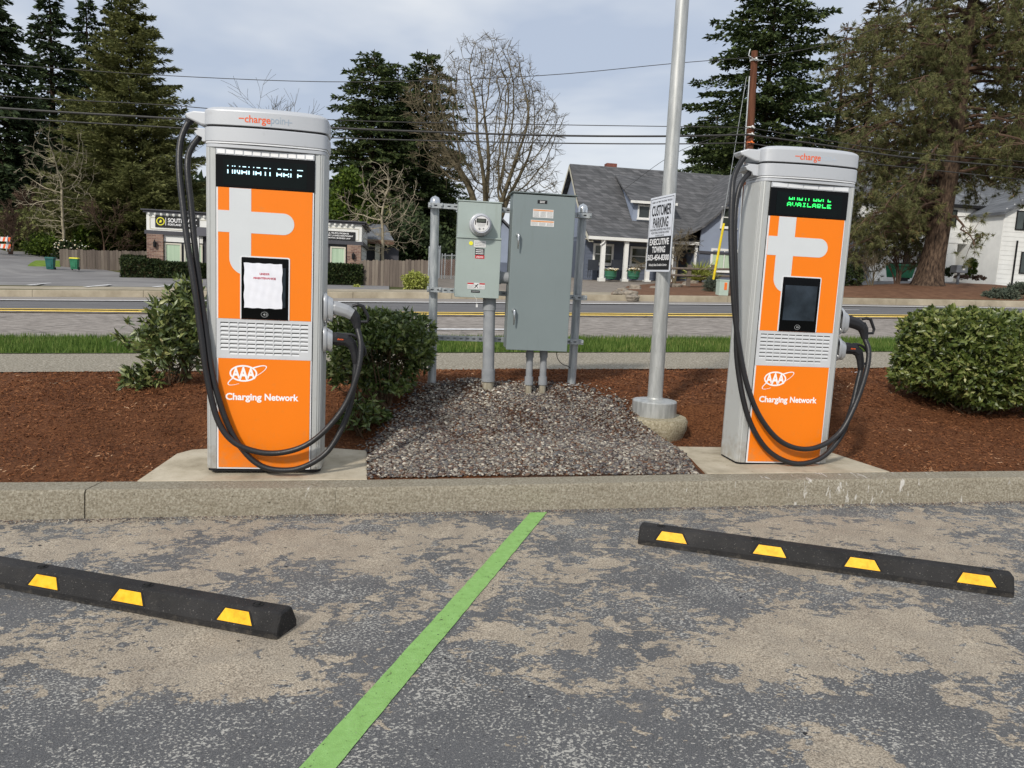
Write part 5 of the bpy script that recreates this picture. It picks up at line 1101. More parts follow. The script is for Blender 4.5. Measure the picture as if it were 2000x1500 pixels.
ctree('cedar', 262, 56, -25, 'broad olive green cedar with upswept branch tips behind the law office', G1, R=6.8, nb=11, spr=84, droop=.02, seed=5, needle='needle_cedar', sl=.34, sw=.05, prof=.72, gapf=.08, clear=.03, up0=.25)
ctree('fir_mid', 722, 60, 95, 'ragged dark fir left of the bare maple', 'conifers in the middle', R=5.0, nb=9, spr=40, droop=.16, seed=26, needle='needle_fir', sl=.40, sw=.08, prof=.38, gapf=.24)
ctree('fir_mid', 768, 64, 120, 'middle ragged fir of the three beside the maple', 'conifers in the middle', yaw=1.1, sx=.95)
ctree('fir_mid', 822, 66, 95, 'second ragged fir merging with the bare maple', 'conifers in the middle', yaw=2.5, sx=.85)
ctree('spruce', 850, 75, 330, 'lower dark conifer behind the meter box', 'conifers in the middle', yaw=1.2, sx=1.5)
ctree('fir_mid', 1380, 85, 215, 'small brownish conifer behind the roof of the blue house', G2, yaw=.4, sx=1.1)
ctree('bigfir', 1470, 62, -110, 'massive dark fir rising behind the blue house and utility pole', G2, R=7.9, nb=9, spr=44, droop=.14, seed=7, needle='needle_fir', sl=.42, sw=.10, prof=.42, gapf=.26, clear=.10)
ctree('thinfir', 1610, 66, 40, 'thin sparse conifer between the dark fir and the pine', G2, R=3.0, nb=7, spr=24, droop=.3, seed=8, needle='needle_brown', sl=.46, sw=.08, prof=.55, gapf=.28)
ctree('thinfir', 1665, 60, -30, 'taller sparse conifer touching the left side of the pine', G2, yaw=1.9, sx=1.25)
ctree('thinfir', 1960, 75, -60, 'sparse conifer behind the white houses at the right border', G2, yaw=.7, sx=1.5)
ctree('thinfir', 1045, 80, 395, 'small conifer tip just right of the meter box top', 'conifers in the middle', yaw=.2, sx=1.3)
# big pine, close
def big_pine(px, Y, seed):
    rs = np.random.default_rng(seed); b = treebase(px, Y, .25); sc = Y/1507.0; H = 17.0
    rt = empty('pine_tree', b, 0, label='large ponderosa style pine with a flared trunk and hanging needle tufts across the road', cat='pine tree')
    rt['label'] = 'large pine with flared scaly trunk and hanging needle tufts across the road'
    T = MB(); cen = lambda z: Vector((.30*z/6+.12*sin(z*.4), .0, z)); zs = [-.6, 0, .25, .6, 1.4, 3, 5, 7.5, 10, 13, 17]; rr_ = [.95, .74, .62, .54, .46, .40, .36, .31, .26, .17, .05]
    n = 22; V = []
    for z, r in zip(zs, rr_):
        c = cen(z)
        for k in range(n):
            a = 2*pi*k/n; q = r*(1+.07*sin(5*a+z*.3)*(1 if z < 1.5 else .4)); V.append(c+Vector((q*cos(a), q*sin(a), 0)))
    T.add(V, [(i*n+k, i*n+(k+1) % n, (i+1)*n+(k+1) % n, (i+1)*n+k) for i in range(len(zs)-1) for k in range(n)])
    tr = autosmooth(T.build('trunk', M['pine_bark'], rt))
    B = MB(); tips = []
    for i in range(215):
        z = rs.uniform(2.8, 16.5) if i > 16 else rs.uniform(2.4, 4.2); a = rs.uniform(0, 6.28)
        if sin(a) < -.35 and abs(cos(a)) < .62 and z < 12 and rs.random() < .45: a = a+pi
        if cos(a) > .3 and z < 4.4: continue
        L = (5.6 if z < 11 else 5.6*(17.5-z)/6.5)*rs.uniform(.5, 1.1)
        if z < 5: L *= .82
        dr = Vector((cos(a), sin(a), 0)); c = cen(z); pts = [c]; up = rs.uniform(-.05, .35); dp = rs.uniform(.25, .62) if z < 9 else rs.uniform(.0, .35)
        for j in range(1, 8):
            t = j/7; pts.append(c+dr*(L*t)+Vector((rs.normal(0, .10), rs.normal(0, .10), L*(up*t-dp*t*t)+rs.normal(0, .07))))
        pts = catmull(pts, 2); nn = len(pts); B.tube(pts, [.062*(1-k/nn)+.012 for k in range(nn)], 5, False)
        for j in range(int(L*6.0)):
            k = int(rs.uniform(.28, 1)*(nn-1)); p = pts[k]; d2 = (dr*rs.uniform(0, .8)+Vector(rs.normal(0, .8, 3))+Vector((0, 0, -.35))).normalized(); l2 = rs.uniform(.4, 1.3)
            q = [p, p+d2*l2*.5+Vector((0, 0, -.02)), p+d2*l2+Vector((0, 0, -.22*l2+.1*rs.normal()))]; B.tube(q, [.015, .010, .005], 3, False)
            for e in range(rs.integers(3, 6)): tips.append(tuple(q[1].lerp(q[2], rs.uniform(.2, 1.05))+Vector(rs.normal(0, .09, 3))))
        tips.append(tuple(pts[-1]))
    B.build('branches', M['twig_brown'], rt)
    P = np.array(tips); 
    per = 26; n = len(P)*per; PP = np.repeat(P, per, 0); ax = np.repeat(unit(RNG.normal(size=(len(P), 3))*.6+np.array([0, 0, -.25])), per, 0); D = unit(ax+RNG.normal(0, .75, (n, 3)))
    S = unit(np.cross(D, RNG.normal(size=(n, 3)))); L = RNG.uniform(.13, .26, n)[:, None]; W_ = .0105
    V = np.stack([PP-S*W_, PP+S*W_, PP+D*L+np.array([0, 0, -.02])], 1).reshape(-1, 3); mesh_obj('crown', V, np.arange(3*n).reshape(-1, 3), M['needle_pine'], rt)
    print('pine tufts', len(P)); return rt
big_pine(1818, 33, 11)
def colonise(att, root, trunk_h, step=.35, infl=3.5, kill=.7, iters=90, seed=0, stems=1, spread=0.0):
    """grow a branching skeleton towards a cloud of points; returns nodes, parents"""
    rs = np.random.default_rng(seed); N_ = [np.array(root, float)]; Pa = [-1]
    for k in range(stems):
        p = np.array(root, float); par = 0; a = 6.28*k/max(1, stems)+.5; q = max(2, int(trunk_h/step))
        for j in range(q):
            d = np.array([spread*cos(a), spread*sin(a)*.6, 1.0])+rs.normal(0, .07, 3); d /= np.linalg.norm(d); p = p+d*step; N_.append(p); Pa.append(par); par = len(N_)-1
    A = att.copy(); A0 = len(A); Nn = np.array(N_); Pn = list(Pa); near = np.full(len(A), 1e9); who = np.zeros(len(A), int); done = 0
    for it in range(iters):
        new = Nn[done:]
        for c in range(0, len(new), 400):
            d = np.linalg.norm(A[:, None]-new[None, c:c+400], axis=2); m_ = d.argmin(1); dm = d[np.arange(len(A)), m_]; u = dm < near; near[u] = dm[u]; who[u] = m_[u]+done+c
        done = len(Nn); live = near > kill; A, near, who = A[live], near[live], who[live]
        if len(A) == 0: break
        act = near < infl
        if not act.any(): infl *= 1.5; continue
        idx = np.unique(who[act]); nn = []; pp = []
        for i in idx:
            v = A[(who == i) & act]-Nn[i]; v /= np.linalg.norm(v, axis=1, keepdims=True); d = v.sum(0)+rs.normal(0, .12, 3)*len(v)**.5; L = np.linalg.norm(d)
            if L > 1e-6: nn.append(Nn[i]+d/L*step*rs.uniform(.8, 1.1)); pp.append(int(i))
        if not nn: break
        Nn = np.concatenate([Nn, nn]); Pn += pp
        if len(Nn) > 9000: break
    return Nn, np.array(Pn)
def skeleton_tree(name, base, label, m, Nn, Pn, r_tip, r_pow=2.3, twigs=2, tw=(.25, .6), thick=.07, seed=0, group=None, rmax=.4):
    rs = np.random.default_rng(seed); n = len(Nn); R = np.zeros(n); ch = np.zeros(n, int)
    for i in range(n-1, 0, -1):
        if ch[i] == 0: R[i] = r_tip**r_pow
        R[Pn[i]] += R[i]; ch[Pn[i]] += 1
    R = np.minimum(R**(1/r_pow), rmax); rt = empty(name, base, 0, label=label, cat='bare tree', group=group); T, B = MB(), MB()
    for i in range(1, n):
        p = Pn[i]; a, b_ = Vector(Nn[p]), Vector(Nn[i]); q = Pn[p] if Pn[p] >= 0 else p
        a2 = a.lerp(Vector(Nn[q]), .12); ra = R[p] if ch[p] == 1 else min(R[p], R[i]*1.35); M_ = T if R[i] > thick else B; M_.tube([a2, b_], [ra, R[i]], 7 if R[i] > thick else 3, False)
    for i in range(1, n):
        if ch[i] <= 1 and R[i] < thick*.6:
            for k in range(twigs if ch[i] == 0 else (1 if rs.random() < .6 else 0)):
                d = Vector(Nn[i]-Nn[Pn[i]]).normalized()+Vector(rs.normal(0, .55, 3)); d.z += .15; d.normalize(); L = rs.uniform(*tw); p = Vector(Nn[i]); e = p+d*L; B.tube([p, e], [r_tip*.8, r_tip*.5], 3, False)
                if rs.random() < .7: d2 = (d+Vector(rs.normal(0, .6, 3))).normalized(); B.tube([p.lerp(e, .5), p.lerp(e, .5)+d2*L*.5], [r_tip*.6, r_tip*.45], 3, False)
    T.build('trunk', m, rt, smooth=True); B.build('branches', m, rt); return rt
def crown_pts(n, c, r, seed, hollow=.2, bite=0):
    rs = np.random.default_rng(seed); d = unit(rs.normal(size=(n, 3))); t = rs.uniform(hollow, 1, n)**.45; k = 1+.10*np.sin(d[:, 0]*5+d[:, 2]*4+seed)+.06*np.sin(d[:, 2]*9); return np.array(c)+d*(t*k)[:, None]*np.array(r)
def bare_tree(name, base, H, label, m, seed, spread=.5, lv=5, r0=.12, kids=3, trunk=.3, group=None, lean=(0, 0), upb=.25, multi=1, lenf=.78, cat='bare tree', minr=.006, ystretch=1, tuft=0, tm=None):
    rs = random.Random(seed); rt = empty(name, base, 0, label=label, cat=cat, group=group); B = MB(); T = MB(); tips = []
    def grow(p, d, L, r, k):
        n = 3 if k > 1 else 2; pts = [p]; q = p
        for i in range(n):
            d = (d+Vector((rs.gauss(0, .14), rs.gauss(0, .14), rs.gauss(0, .10)+(.05 if k > 1 else -.02)))).normalized(); q = q+d*L/n; pts.append(q)
        rr = [max(minr, r*(1-.4*i/n)) for i in range(n+1)]
        (T if k >= lv-1 else B).tube(pts, rr, 6 if k >= lv-1 else (4 if k > 2 else 3), False)
        if k <= 0: tips.append(tuple(q)); return
        c = kids+(1 if k <= 2 else 0)
        for i in range(c):
            u = Vector((rs.gauss(0, 1), rs.gauss(0, 1), rs.gauss(0, .6))); u = (u-d*u.dot(d)).normalized(); sp = spread*rs.uniform(.5, 1.4)
            nd = (d+u*sp+Vector((0, 0, upb))).normalized(); st = pts[-1] if i < 2 else pts[rs.randint(1, n)]
            grow(st, nd, L*lenf*rs.uniform(.7, 1.15), rr[-1]*rs.uniform(.55, .8), k-1)
    for i in range(multi):
        a = 6.28*i/max(1, multi)+rs.uniform(0, 1); off = .0 if multi == 1 else .3
        d = Vector((lean[0]+(off*cos(a) if multi > 1 else 0), lean[1]+(off*sin(a)*.6 if multi > 1 else 0), 1)).normalized(); grow(Vector((0, 0, -.2)), d, H*trunk, r0, lv)
    T.build('trunk', m, rt); B.build('branches', m, rt)
    if tips and tuft:
        P = np.repeat(np.array(tips), tuft, 0)+RNG.normal(0, .10, (len(tips)*tuft, 3)); cards('buds', P, RNG.normal(size=P.shape), .10, .022, tm or m, rt)
    return rt
b = treebase(950, 52); u_ = 52/1507.0; zc = height(935, 245, b); zl = height(935, 395, b)
P_ = np.concatenate([crown_pts(3300, ((932-950)*u_, 0, zc), (150*u_, 3.2, 145*u_), 4), crown_pts(420, ((1000-950)*u_, 0, zc-3.0), (85*u_, 2.5, 60*u_), 5)])
Nn, Pn = colonise(P_, (0, 0, -.2), zl*.62, .28, 3.0, .40, 150, 3, 5, .20)
skeleton_tree('maple_tree', b, 'big bare maple with a rounded crown of fine twigs behind the meter box', M['twig_tan'], Nn, Pn, .0150, 1.98, 6, (.25, .8), .06, 1)
b = treebase(748, 41); u_ = 41/1507.0; zt_ = height(748, 300, b); P_ = crown_pts(520, (0, 0, zt_*.55), (80*u_, 1.5, zt_*.42), 6, .1); Nn, Pn = colonise(P_, (0, 0, -.2), zt_*.55, .22, 3, .36, 90, 5, 1, .0)
skeleton_tree('bare_tree', b, 'pale slender bare tree in front of the dark fir behind the board fence', M['twig_pale'], Nn, Pn, .011, 2.3, 3, (.2, .5), .05, 2)
b = treebase(122, 50); u_ = 50/1507.0; zt_ = height(122, 235, b); P_ = crown_pts(560, (0, 0, zt_*.56), (75*u_, 1.8, zt_*.42), 7, .1); Nn, Pn = colonise(P_, (0, 0, -.2), zt_*.6, .26, 3, .42, 90, 6, 1, .0)
skeleton_tree('bare_tree', b, 'white barked bare tree in front of the left conifers', M['twig_pale'], Nn, Pn, .012, 2.3, 3, (.2, .5), .05, 3)
for px, Y, ty, sd, lab in [(20, 48, 385, 41, 'purplish bare bush at the left border above the driveway'), (75, 58, 330, 42, 'brown bare thicket tree left of the white barked tree'), (205, 50, 360, 43, 'grey brown bare tree behind the left board fence'), (390, 60, 240, 44, 'bare tree showing just above the law office roof by the cables'), (560, 90, 160, 45, 'faint distant bare tree above the left charger head'), (600, 52, 400, 46, 'bare tree hidden mostly by the left charger')]:
    b = treebase(px, Y); bare_tree('bare_tree', b, height(px, ty, b), lab, M['twig_brown'] if px != 560 else M['twig_tan'], sd, spread=.6, lv=5, r0=.08, kids=3, trunk=.28, upb=.12, multi=3 if px < 100 else 1, minr=.010 if px != 560 else .016, group='bare trees at the left')
def crown_tree(base, H, R, label, m, n, seed, L=.22, Wd=.06, name='evergreen_tree', cat='tree', lo=.05, group=None, boxy=2.2):
    rs = np.random.default_rng(seed); rt = empty(name, base, 0, label=label, cat=cat, group=group)
    K = max(10, n//260); c = unit(rs.normal(size=(K, 3)))*rs.uniform(.35, .95, (K, 1))*np.array([R, R, H*.5*(1-lo)]); c[:, 2] += H*(.5+lo/2)
    rc = rs.uniform(.22, .42, K)*R; idx = rs.integers(0, K, n); d = unit(rs.normal(size=(n, 3))); P = c[idx]+d*(rc[idx]*rs.uniform(.6, 1.05, n))[:, None]; P = P[P[:, 2] > .02]
    cards('crown', P, RNG.normal(size=P.shape)+np.array([0, 0, .2]), L*RNG.uniform(.6, 1.2, len(P)), Wd, m, rt)
    T = MB(); T.tube([(0, 0, -.3), (0, 0, H*.5), (0, 0, H*.85)], [.05*R, .035*R, .01], 7, False)
    for i in range(0, K, 2): T.tube([(0, 0, H*.3), tuple(c[i])], [.015*R, .005*R], 4, False)
    T.build('trunk', M['bark'], rt); return rt
b = treebase(672, 50); crown_tree(b, height(672, 300, b), 1.7, 'bright green evergreen tree right of the left charger above the law office', M['leaf_green'], 9000, 1, .26, .08)
b = treebase(330, 66); crown_tree(b, height(330, 420, b)+1, 4, 'dark broad evergreen mass behind the law office', M['needle_cedar'], 9000, 2, .4, .1)
for px, Y, ty, R, n, mm, lab, sd in [(60, 56, 425, 3.0, 5000, 'needle_cedar', 'olive rounded evergreen bush above the driveway bend', 3), (85, 50, 462, 1.6, 2600, 'leaf_green', 'small green garden tree with a twisted trunk by the driveway', 4), (142, 49, 466, 1.05, 2000, 'leaf_box', 'dark rhododendron bush with pale blooms above the board fence', 5), (200, 54, 440, 1.8, 3500, 'leaf_green', 'green bush behind the left board fence', 6), (820, 55, 400, 3.2, 7000, 'needle_dark', 'dark evergreen mass behind the chain link fence', 7), (720, 58, 380, 3.2, 7000, 'needle_cedar', 'brownish evergreen mass behind the small house', 8)]:
    b = treebase(px, Y); crown_tree(b, height(px, ty, b), R, lab, M[mm], n, sd, .2 if Y < 52 else .32, .05 if Y < 52 else .09, cat='bush' if 'bush' in lab else 'tree')
# blooms on the rhododendron
b = treebase(142, 48.5); h = height(142, 466, b); m = MB()
P = np.array([b.x, b.y, b.z+h*.55])+unit(RNG.normal(size=(46, 3))*np.array([1, .6, .8])+np.array([0, -.6, .2]))*np.array([1.05, 1.0, h*.42]); o = stones('foliage', P[:, 0], P[:, 1], P[:, 2], RNG.uniform(.03, .055, len(P)), M['flower'], .8)  # this foliage part is the pale flower heads, not leaves
o2 = [q for q in bpy.data.objects if q.get('label', '').startswith('dark rhododendron')][0]; o.data.transform(Matrix.Translation(-o2.location)); o.parent = o2
# far woods that read as one mass
def woods(name, px0, px1, Y, top, n, m, label, L=1.0, Wd=.28, depth=10):
    a, c_ = at(px0, 500, Y), at(px1, 500, Y); x = RNG.uniform(a.x, c_.x, n); y = Y+RNG.uniform(-1, 1, n)*depth; xs = [p[0] for p in top]; ys = [p[1] for p in top]
    px = np.interp(x, [a.x, c_.x], [px0, px1]); tp = np.interp(px, xs, ys)+12*np.sin(x*.9)+8*np.sin(x*2.3+1); zt = np.array([at(float(p), float(t_), Y).z for p, t_ in zip(px, tp)]); zb = np.vectorize(gz)(x, y)
    z = zb+(zt-zb)*RNG.uniform(0, 1, n)**.8; P = np.stack([x, y, z], 1); o = cards(name, P, RNG.normal(size=P.shape)+np.array([0, 0, -.1]), L*RNG.uniform(.5, 1.2, n), Wd, m); return tag(o, label, 'woods', kind='stuff')
woods('woodland', -150, 480, 96, [(-150, 250), (60, 330), (200, 300), (400, 360), (480, 400)], 16000, M['needle_dark'], 'dark woodland behind the left conifers', 1.1, .3)
woods('woodland', 560, 900, 96, [(560, 420), (640, 380), (760, 360), (900, 430)], 8000, M['needle_dark'], 'dark woodland behind the middle trees', 1.0, .28)
woods('woodland', 1500, 2200, 105, [(1500, 300), (1650, 260), (1800, 300), (2200, 180)], 12000, M['needle_brown'], 'brownish woodland behind the white houses', 1.2, .22)
# ================================================================ hedges, bins, fences
def box_hedge(px0, px1, pyt, pyb, Y, dep, label, m='leaf_box', n=5000, group=None):
    f = Frame(at(px0, pyb, Y), .155); a, b_ = f.L(px0, pyb, 0), f.L(px1, pyb, 0); zt = f.L((px0+px1)/2, pyt, 0).z; zb = f.L((px0+px1)/2, pyb, 0).z; w_ = b_.x-a.x
    rt = empty('hedge', f.W(0, 0, 0), .155, label=label, cat='hedge', group=group); h = zt
    u = RNG.uniform(0, 1, (n, 3)); s = RNG.integers(0, 5, n); P = u*np.array([w_, dep, h+.15])-np.array([0, 0, .15])
    P[s <= 1, 1] = RNG.uniform(0, .08, (s <= 1).sum()); P[s == 2, 2] = h-RNG.uniform(0, .06, (s == 2).sum()); P[s == 3, 0] = RNG.uniform(0, .06, (s == 3).sum()); P[s == 4, 0] = w_-RNG.uniform(0, .06, (s == 4).sum())
    P += RNG.normal(0, .025, P.shape); cards('foliage', P, RNG.normal(size=P.shape)+np.array([0, -.3, .4]), .12, .035, M[m], rt)
    mb = MB(); mb.box(.07, w_-.07, .08, dep-.07, -.1, h-.07); mb.build('twiggy_core', M['stem'], rt); return rt
HG = 'clipped box hedges by the law office'
box_hedge(236, 300, 506, 545, 36.0, 1.2, 'low clipped hedge in front at the left corner of the law office', n=3500, group=HG)
box_hedge(237, 291, 501, 520, 38.5, .8, 'narrow clipped hedge just behind at the left brick pier', n=2500, group=HG)
box_hedge(304, 393, 514, 546, 35.8, 1.2, 'long clipped hedge under the office windows left of the charger', n=5000, group=HG)
box_hedge(640, 706, 518, 559, 34.0, 1.1, 'reddish topped clipped hedge right of the left charger', n=5500, group=HG)
def bush(px, pyb, Y, w_, h, label, m, n=1500, L=.12, Wd=.03, cat='bush', name='bush', boxy=2, up=.4):
    b = at(px, pyb, Y); rt = shrub(name, b, (w_/2, w_/2*.9, h/2), label, cat, M[m], n//6, 6, L, Wd, boxy, base_gap=.0, stems=6, up=up, inner=.5); return rt
bush(811, 570, 29.0, .95, .72, 'bright yellow green bush at the foot of the board fence', 'leaf_yellow', 3200, .10, .026)
bush(697, 568, 31, .36, .22, 'tiny pale tuft at the foot of the board fence', 'leaf_yellow', 300, .1, .02)
bush(1894, 543, 44, .62, 1.12, 'upright cone shaped green shrub by the white house door', 'leaf_green', 2200, .10, .03, 'shrub', boxy=2)
bush(1877, 545, 43, .7, .22, 'low purple shrub left of the cone shrub', 'twig_brown', 500, .1, .03); bush(1910, 547, 43, .8, .25, 'low purple shrub right of the cone shrub', 'twig_brown', 500, .1, .03)
bush(1852, 541, 46, .5, .6, 'small dark square shrub behind the pine trunk', 'leaf_box', 900, .1, .03)
bush(1955, 590, 29.5, 1.25, .50, 'spreading grey green juniper at the right border beyond the road', 'leaf_blue', 3200, .13, .02); bush(2000, 580, 30.5, 1.2, .55, 'second juniper cut by the right border', 'leaf_blue', 2600, .13, .02)
bush(1390, 574, 29.5, .55, .62, 'rounded tuft of grass beside the pale utility box', 'leaf_blue', 1600, .22, .008, up=1.5)
bush(1655, 560, 33, 1.3, .95, 'dark green low bush behind the right charger', 'leaf_box', 2200, .12, .03); 
# yucca
b = at(1368, 548, 36); rt = empty('yucca_plant', b, 0, label='spiky yellow green yucca behind the rail fence', cat='plant'); n = 420; D = unit(np.stack([RNG.normal(0, .75, n), RNG.normal(0, .75, n), np.abs(RNG.normal(.55, .4, n))], 1)); P = RNG.normal(0, .10, (n, 3)); P[:, 2] = np.abs(P[:, 2])
leaves('foliage', P, D, RNG.uniform(.6, 1.0, n), .022, M['leaf_yellow'], rt, fold=.5, droop=.1); mm = MB(); mm.tube([(0, 0, -.1), (0, 0, .2)], .08, 8); mm.build('stem', M['stem'], rt)
# bare shrubs under the pine
for px, pyb, Y, h, lab, sd, mm_ in [(1702, 558, 33, 1.25, 'pale bare twiggy shrub right of the right charger', 61, 'twig_tan'), (1752, 555, 34, 1.5, 'dark stemmed multi trunk shrub left of the pine trunk', 62, 'twig_brown'), (1680, 556, 35, 1.4, 'reddish bare bush behind the pale twiggy shrub', 63, 'twig_brown')]:
    bare_tree('bare_shrub', at(px, pyb, Y), h*1.2, lab, M[mm_], sd, spread=.45, lv=4, r0=.028 if px != 1752 else .05, kids=3, trunk=.36, upb=.35, multi=5, minr=.004, cat='bare shrub')
def wbin(px, pyt, pyb, Y, body, lid, label, round_=False):
    b = at(px, pyb, Y); h = at(px, pyt, Y).z-b.z; w_ = h*.56; rt = empty('wheelie_bin', b, .25, label=label, cat='bin', group='wheeled refuse bins'); m = MB()
    s = .5
    V = [(x*w_*.40, y*w_*.42, .06) for x, y in ((-1, -1), (1, -1), (1, 1), (-1, 1))]+[(x*w_*s, y*w_*.52, h*.86) for x, y in ((-1, -1), (1, -1), (1, 1), (-1, 1))]; m.add(V, [(0, 3, 2, 1), (0, 1, 5, 4), (1, 2, 6, 5), (2, 3, 7, 6), (3, 0, 4, 7), (4, 5, 6, 7)])
    m.box(-w_*.54, w_*.54, -w_*.56, w_*.5, h*.80, h*.865); m.build('body', body, rt, bevel=.02)
    m = MB(); m.box(-w_*.24, w_*.24, -w_*.50, -w_*.44, h*.22, h*.66); m.build('front_rib', body, rt, bevel=.01)
    m = MB(); V = [(x*w_*.58, y*w_*.6, h*.87) for x, y in ((-1, -1), (1, -1), (1, 1), (-1, 1))]+[(x*w_*.5, y*w_*.5, h*.96) for x, y in ((-1, -1), (1, -1), (1, 1), (-1, 1))]; m.add(V, [(0, 3, 2, 1), (0, 1, 5, 4), (1, 2, 6, 5), (2, 3, 7, 6), (3, 0, 4, 7), (4, 5, 6, 7)]); m.build('lid', lid, rt, bevel=.02)
    m = MB(); m.tube([(-w_*.4, w_*.65, h*.9), (w_*.4, w_*.65, h*.9)], .018, 6); m.build('handle', body, rt)
    for sx_ in (-1, 1):
        m = MB(); m.tube([(sx_*w_*.36, w_*.42, .09), (sx_*w_*.46, w_*.42, .09)], .09, 12); m.build('wheel', M['gap'], rt)
wbin(99, 501, 528, 40.5, M['teal'], M['teal'], 'teal wheeled bin left of the board fence end'); wbin(146, 502, 528, 40.2, M['bin_green'], M['yellow_lid'], 'green wheeled bin with a yellow lid in front of the board fence')
def fence(A, B, htop, label, m, bw=.145, name='wooden_fence', cat='fence', rail=True, zb=None, frame=False):
    d = B-A; L = sqrt(d.x**2+d.y**2); yaw = atan2(d.y, d.x); rt = empty(name, A, yaw, label=label, cat=cat); mb = MB(); n = int(L/bw)
    for i in range(n):
        x = i*bw; k = x/L; g = A.lerp(B, k); z0 = gz(g.x, g.y)-A.z-.03; z1 = htop[0]+(htop[1]-htop[0])*k-A.z+random.uniform(-.035, .035); y = random.uniform(-.012, .012)
        w2 = bw-.008; mb.add([(x, y, z0), (x+w2, y, z0), (x+w2, y+.02, z0), (x, y+.02, z0), (x, y, z1-.03), (x+w2, y, z1-.03), (x+w2, y+.02, z1-.03), (x, y+.02, z1-.03), (x+w2*.25, y, z1), (x+w2*.75, y, z1), (x+w2*.75, y+.02, z1), (x+w2*.25, y+.02, z1)],
                             [(0, 1, 5, 9, 8, 4), (3, 7, 11, 10, 6, 2), (0, 4, 7, 3), (1, 2, 6, 5), (8, 9, 10, 11), (4, 8, 11, 7), (9, 5, 6, 10)])
    mb.build('boards', m, rt)
    if rail:
        for i in range(int(L/2.4)+1):
            x = min(L-.1, i*2.4); g = A.lerp(B, x/L); z0 = gz(g.x, g.y)-A.z; z1 = htop[0]+(htop[1]-htop[0])*x/L-A.z; q = MB(); q.box(x, x+.1, .03, .13, z0-.1, z1-.08); q.build('post', m, rt)
        q = MB()
        for e in (.3, 1.3): q.add([(0, .022, e+A.z-A.z), (L, .022, e+gz(B.x, B.y)-A.z), (L, .06, e+gz(B.x, B.y)-A.z), (0, .06, e)], [(0, 1, 2, 3)])
        q.build('rails', m, rt)
    return rt
A, B = at(117, 527, 42.5), at(292, 534, 42.5+1.5); fence(A, B, (at(117, 486, 42.5).z, at(292, 491, 44).z), 'weathered grey board fence behind the two bins', M['fence'])
A, B = at(703, 560, 34.5), at(838, 562, 33.5); fence(A, B, (at(703, 508, 34.5).z, at(838, 507, 33.5).z), 'weathered grey board fence between the law office and the meter rack', M['fence'])
A, B = at(858, 541, 46), at(992, 541, 46); fence(A, B, (at(858, 506, 46).z, at(992, 508, 46).z), 'brown board fence behind the meter box', M['fence_brown'], rail=False)
# chain link fence and gate
def chain(A, B, h, label, posts, name='chain_link_fence'):
    d = B-A; L = sqrt(d.x**2+d.y**2); yaw = atan2(d.y, d.x); rt = empty(name, A, yaw, label=label, cat='fence'); dz = (B.z-A.z)
    for k in posts: q = MB(); q.tube([(k*L, 0, dz*k-.1), (k*L, 0, dz*k+h)], .03, 8); q.lathe([(.035, 0), (.03, .05), (.005, .07)], 8, (k*L, 0, dz*k+h)); q.build('post', M['galv'], rt)
    q = MB(); q.tube([(0, 0, h-.04), (L, 0, dz+h-.04)], .02, 6); q.build('top_rail', M['galv'], rt)
    q = MB(); s = .11; n = int(L/s)+int(h/s)
    for i in range(-int(h/s), int(L/s)+1):
        for sg_ in (1, -1):
            x0_, x1_ = (i*s, i*s+h) if sg_ > 0 else (i*s+h, i*s); z0_, z1_ = 0, h
            P0, P1 = Vector((x0_, 0, 0)), Vector((x1_, 0, h)); a_, b_ = 0, 1
            dx = P1.x-P0.x; t0 = max(0, min((0-P0.x)/dx, (L-P0.x)/dx)); t1 = min(1, max((0-P0.x)/dx, (L-P0.x)/dx))
            if t1 > t0: q.tube([P0.lerp(P1, t0)+Vector((0, 0, dz*P0.lerp(P1, t0).x/L)), P0.lerp(P1, t1)+Vector((0, 0, dz*P0.lerp(P1, t1).x/L))], .0035, 3, False)
    q.build('mesh', M['galv'], rt)
chain(at(836, 565, 33.2), at(858, 545, 43), 1.75, 'chain link fence receding from the end of the board fence', [0, .2, .4, .6, .8, 1]); chain(at(862, 545, 42), at(889, 545, 42), 1.3, 'low chain link gate in front of the brown fence', [0, .22, .7, 1], 'chain_link_gate')
# ================================================================ poles and wires
PB = at(1448, 575, 29.0); PT = at(1474, 100, 29.0); PB.z = gz(PB.x, PB.y)
up_ = empty('utility_pole', PB, 0, label='reddish brown wooden utility pole beside the right charger', cat='utility pole'); d = PT-PB
m = MB(); m.tube([(0, 0, -.3), (d.x*.5, 0, d.z*.5), (d.x, 0, d.z)], [.175, .15, .115], 14); autosmooth(m.build('pole_shaft', M['wood_pole'], up_))
def upz(py): k = (at(1465, py, 29).z-PB.z)/d.z; return Vector((d.x*k, 0, d.z*k))
for py in (118, 250, 264, 280):
    c = upz(py); m = MB(); m.lathe([(.16, -.03), (.17, 0), (.16, .03)], 12, tuple(c)); m.tube([(c.x, -.12, c.z), (c.x, -.26, c.z+.02)], .035, 8); m.build('insulator', M['white_paint'] if py != 280 else M['sticker'], up_)
c = upz(112); m = MB(); m.tube([(c.x-.2, -.1, c.z+.25), (c.x-.25, -.14, c.z+.02), (c.x, -.2, c.z-.15), (c.x+.3, -.16, c.z-.12)], .02, 6); m.build('bracket', M['galv'], up_)
m = MB(); c = upz(400); m.tube([upz(150)+Vector((-.15, -.05, 0)), upz(300)+Vector((-.19, -.05, 0)), upz(540)+Vector((-.21, -.05, 0))], .025, 6); m.build('riser_pipe', M['galv'], up_)
def wire(P, r, label, group='overhead wires along the road', Ys=None):
    Y0 = 29.0; px0 = 1464; pts = []
    for px, py in P: pts.append(ats(px, py, Y0-TY*at(1464, 300, Y0).x-.2))
    m = MB(); m.tube(catmull(pts, 5), r, 5); o = m.build('power_line', M['wire']); return tag(o, label, 'power line', group)
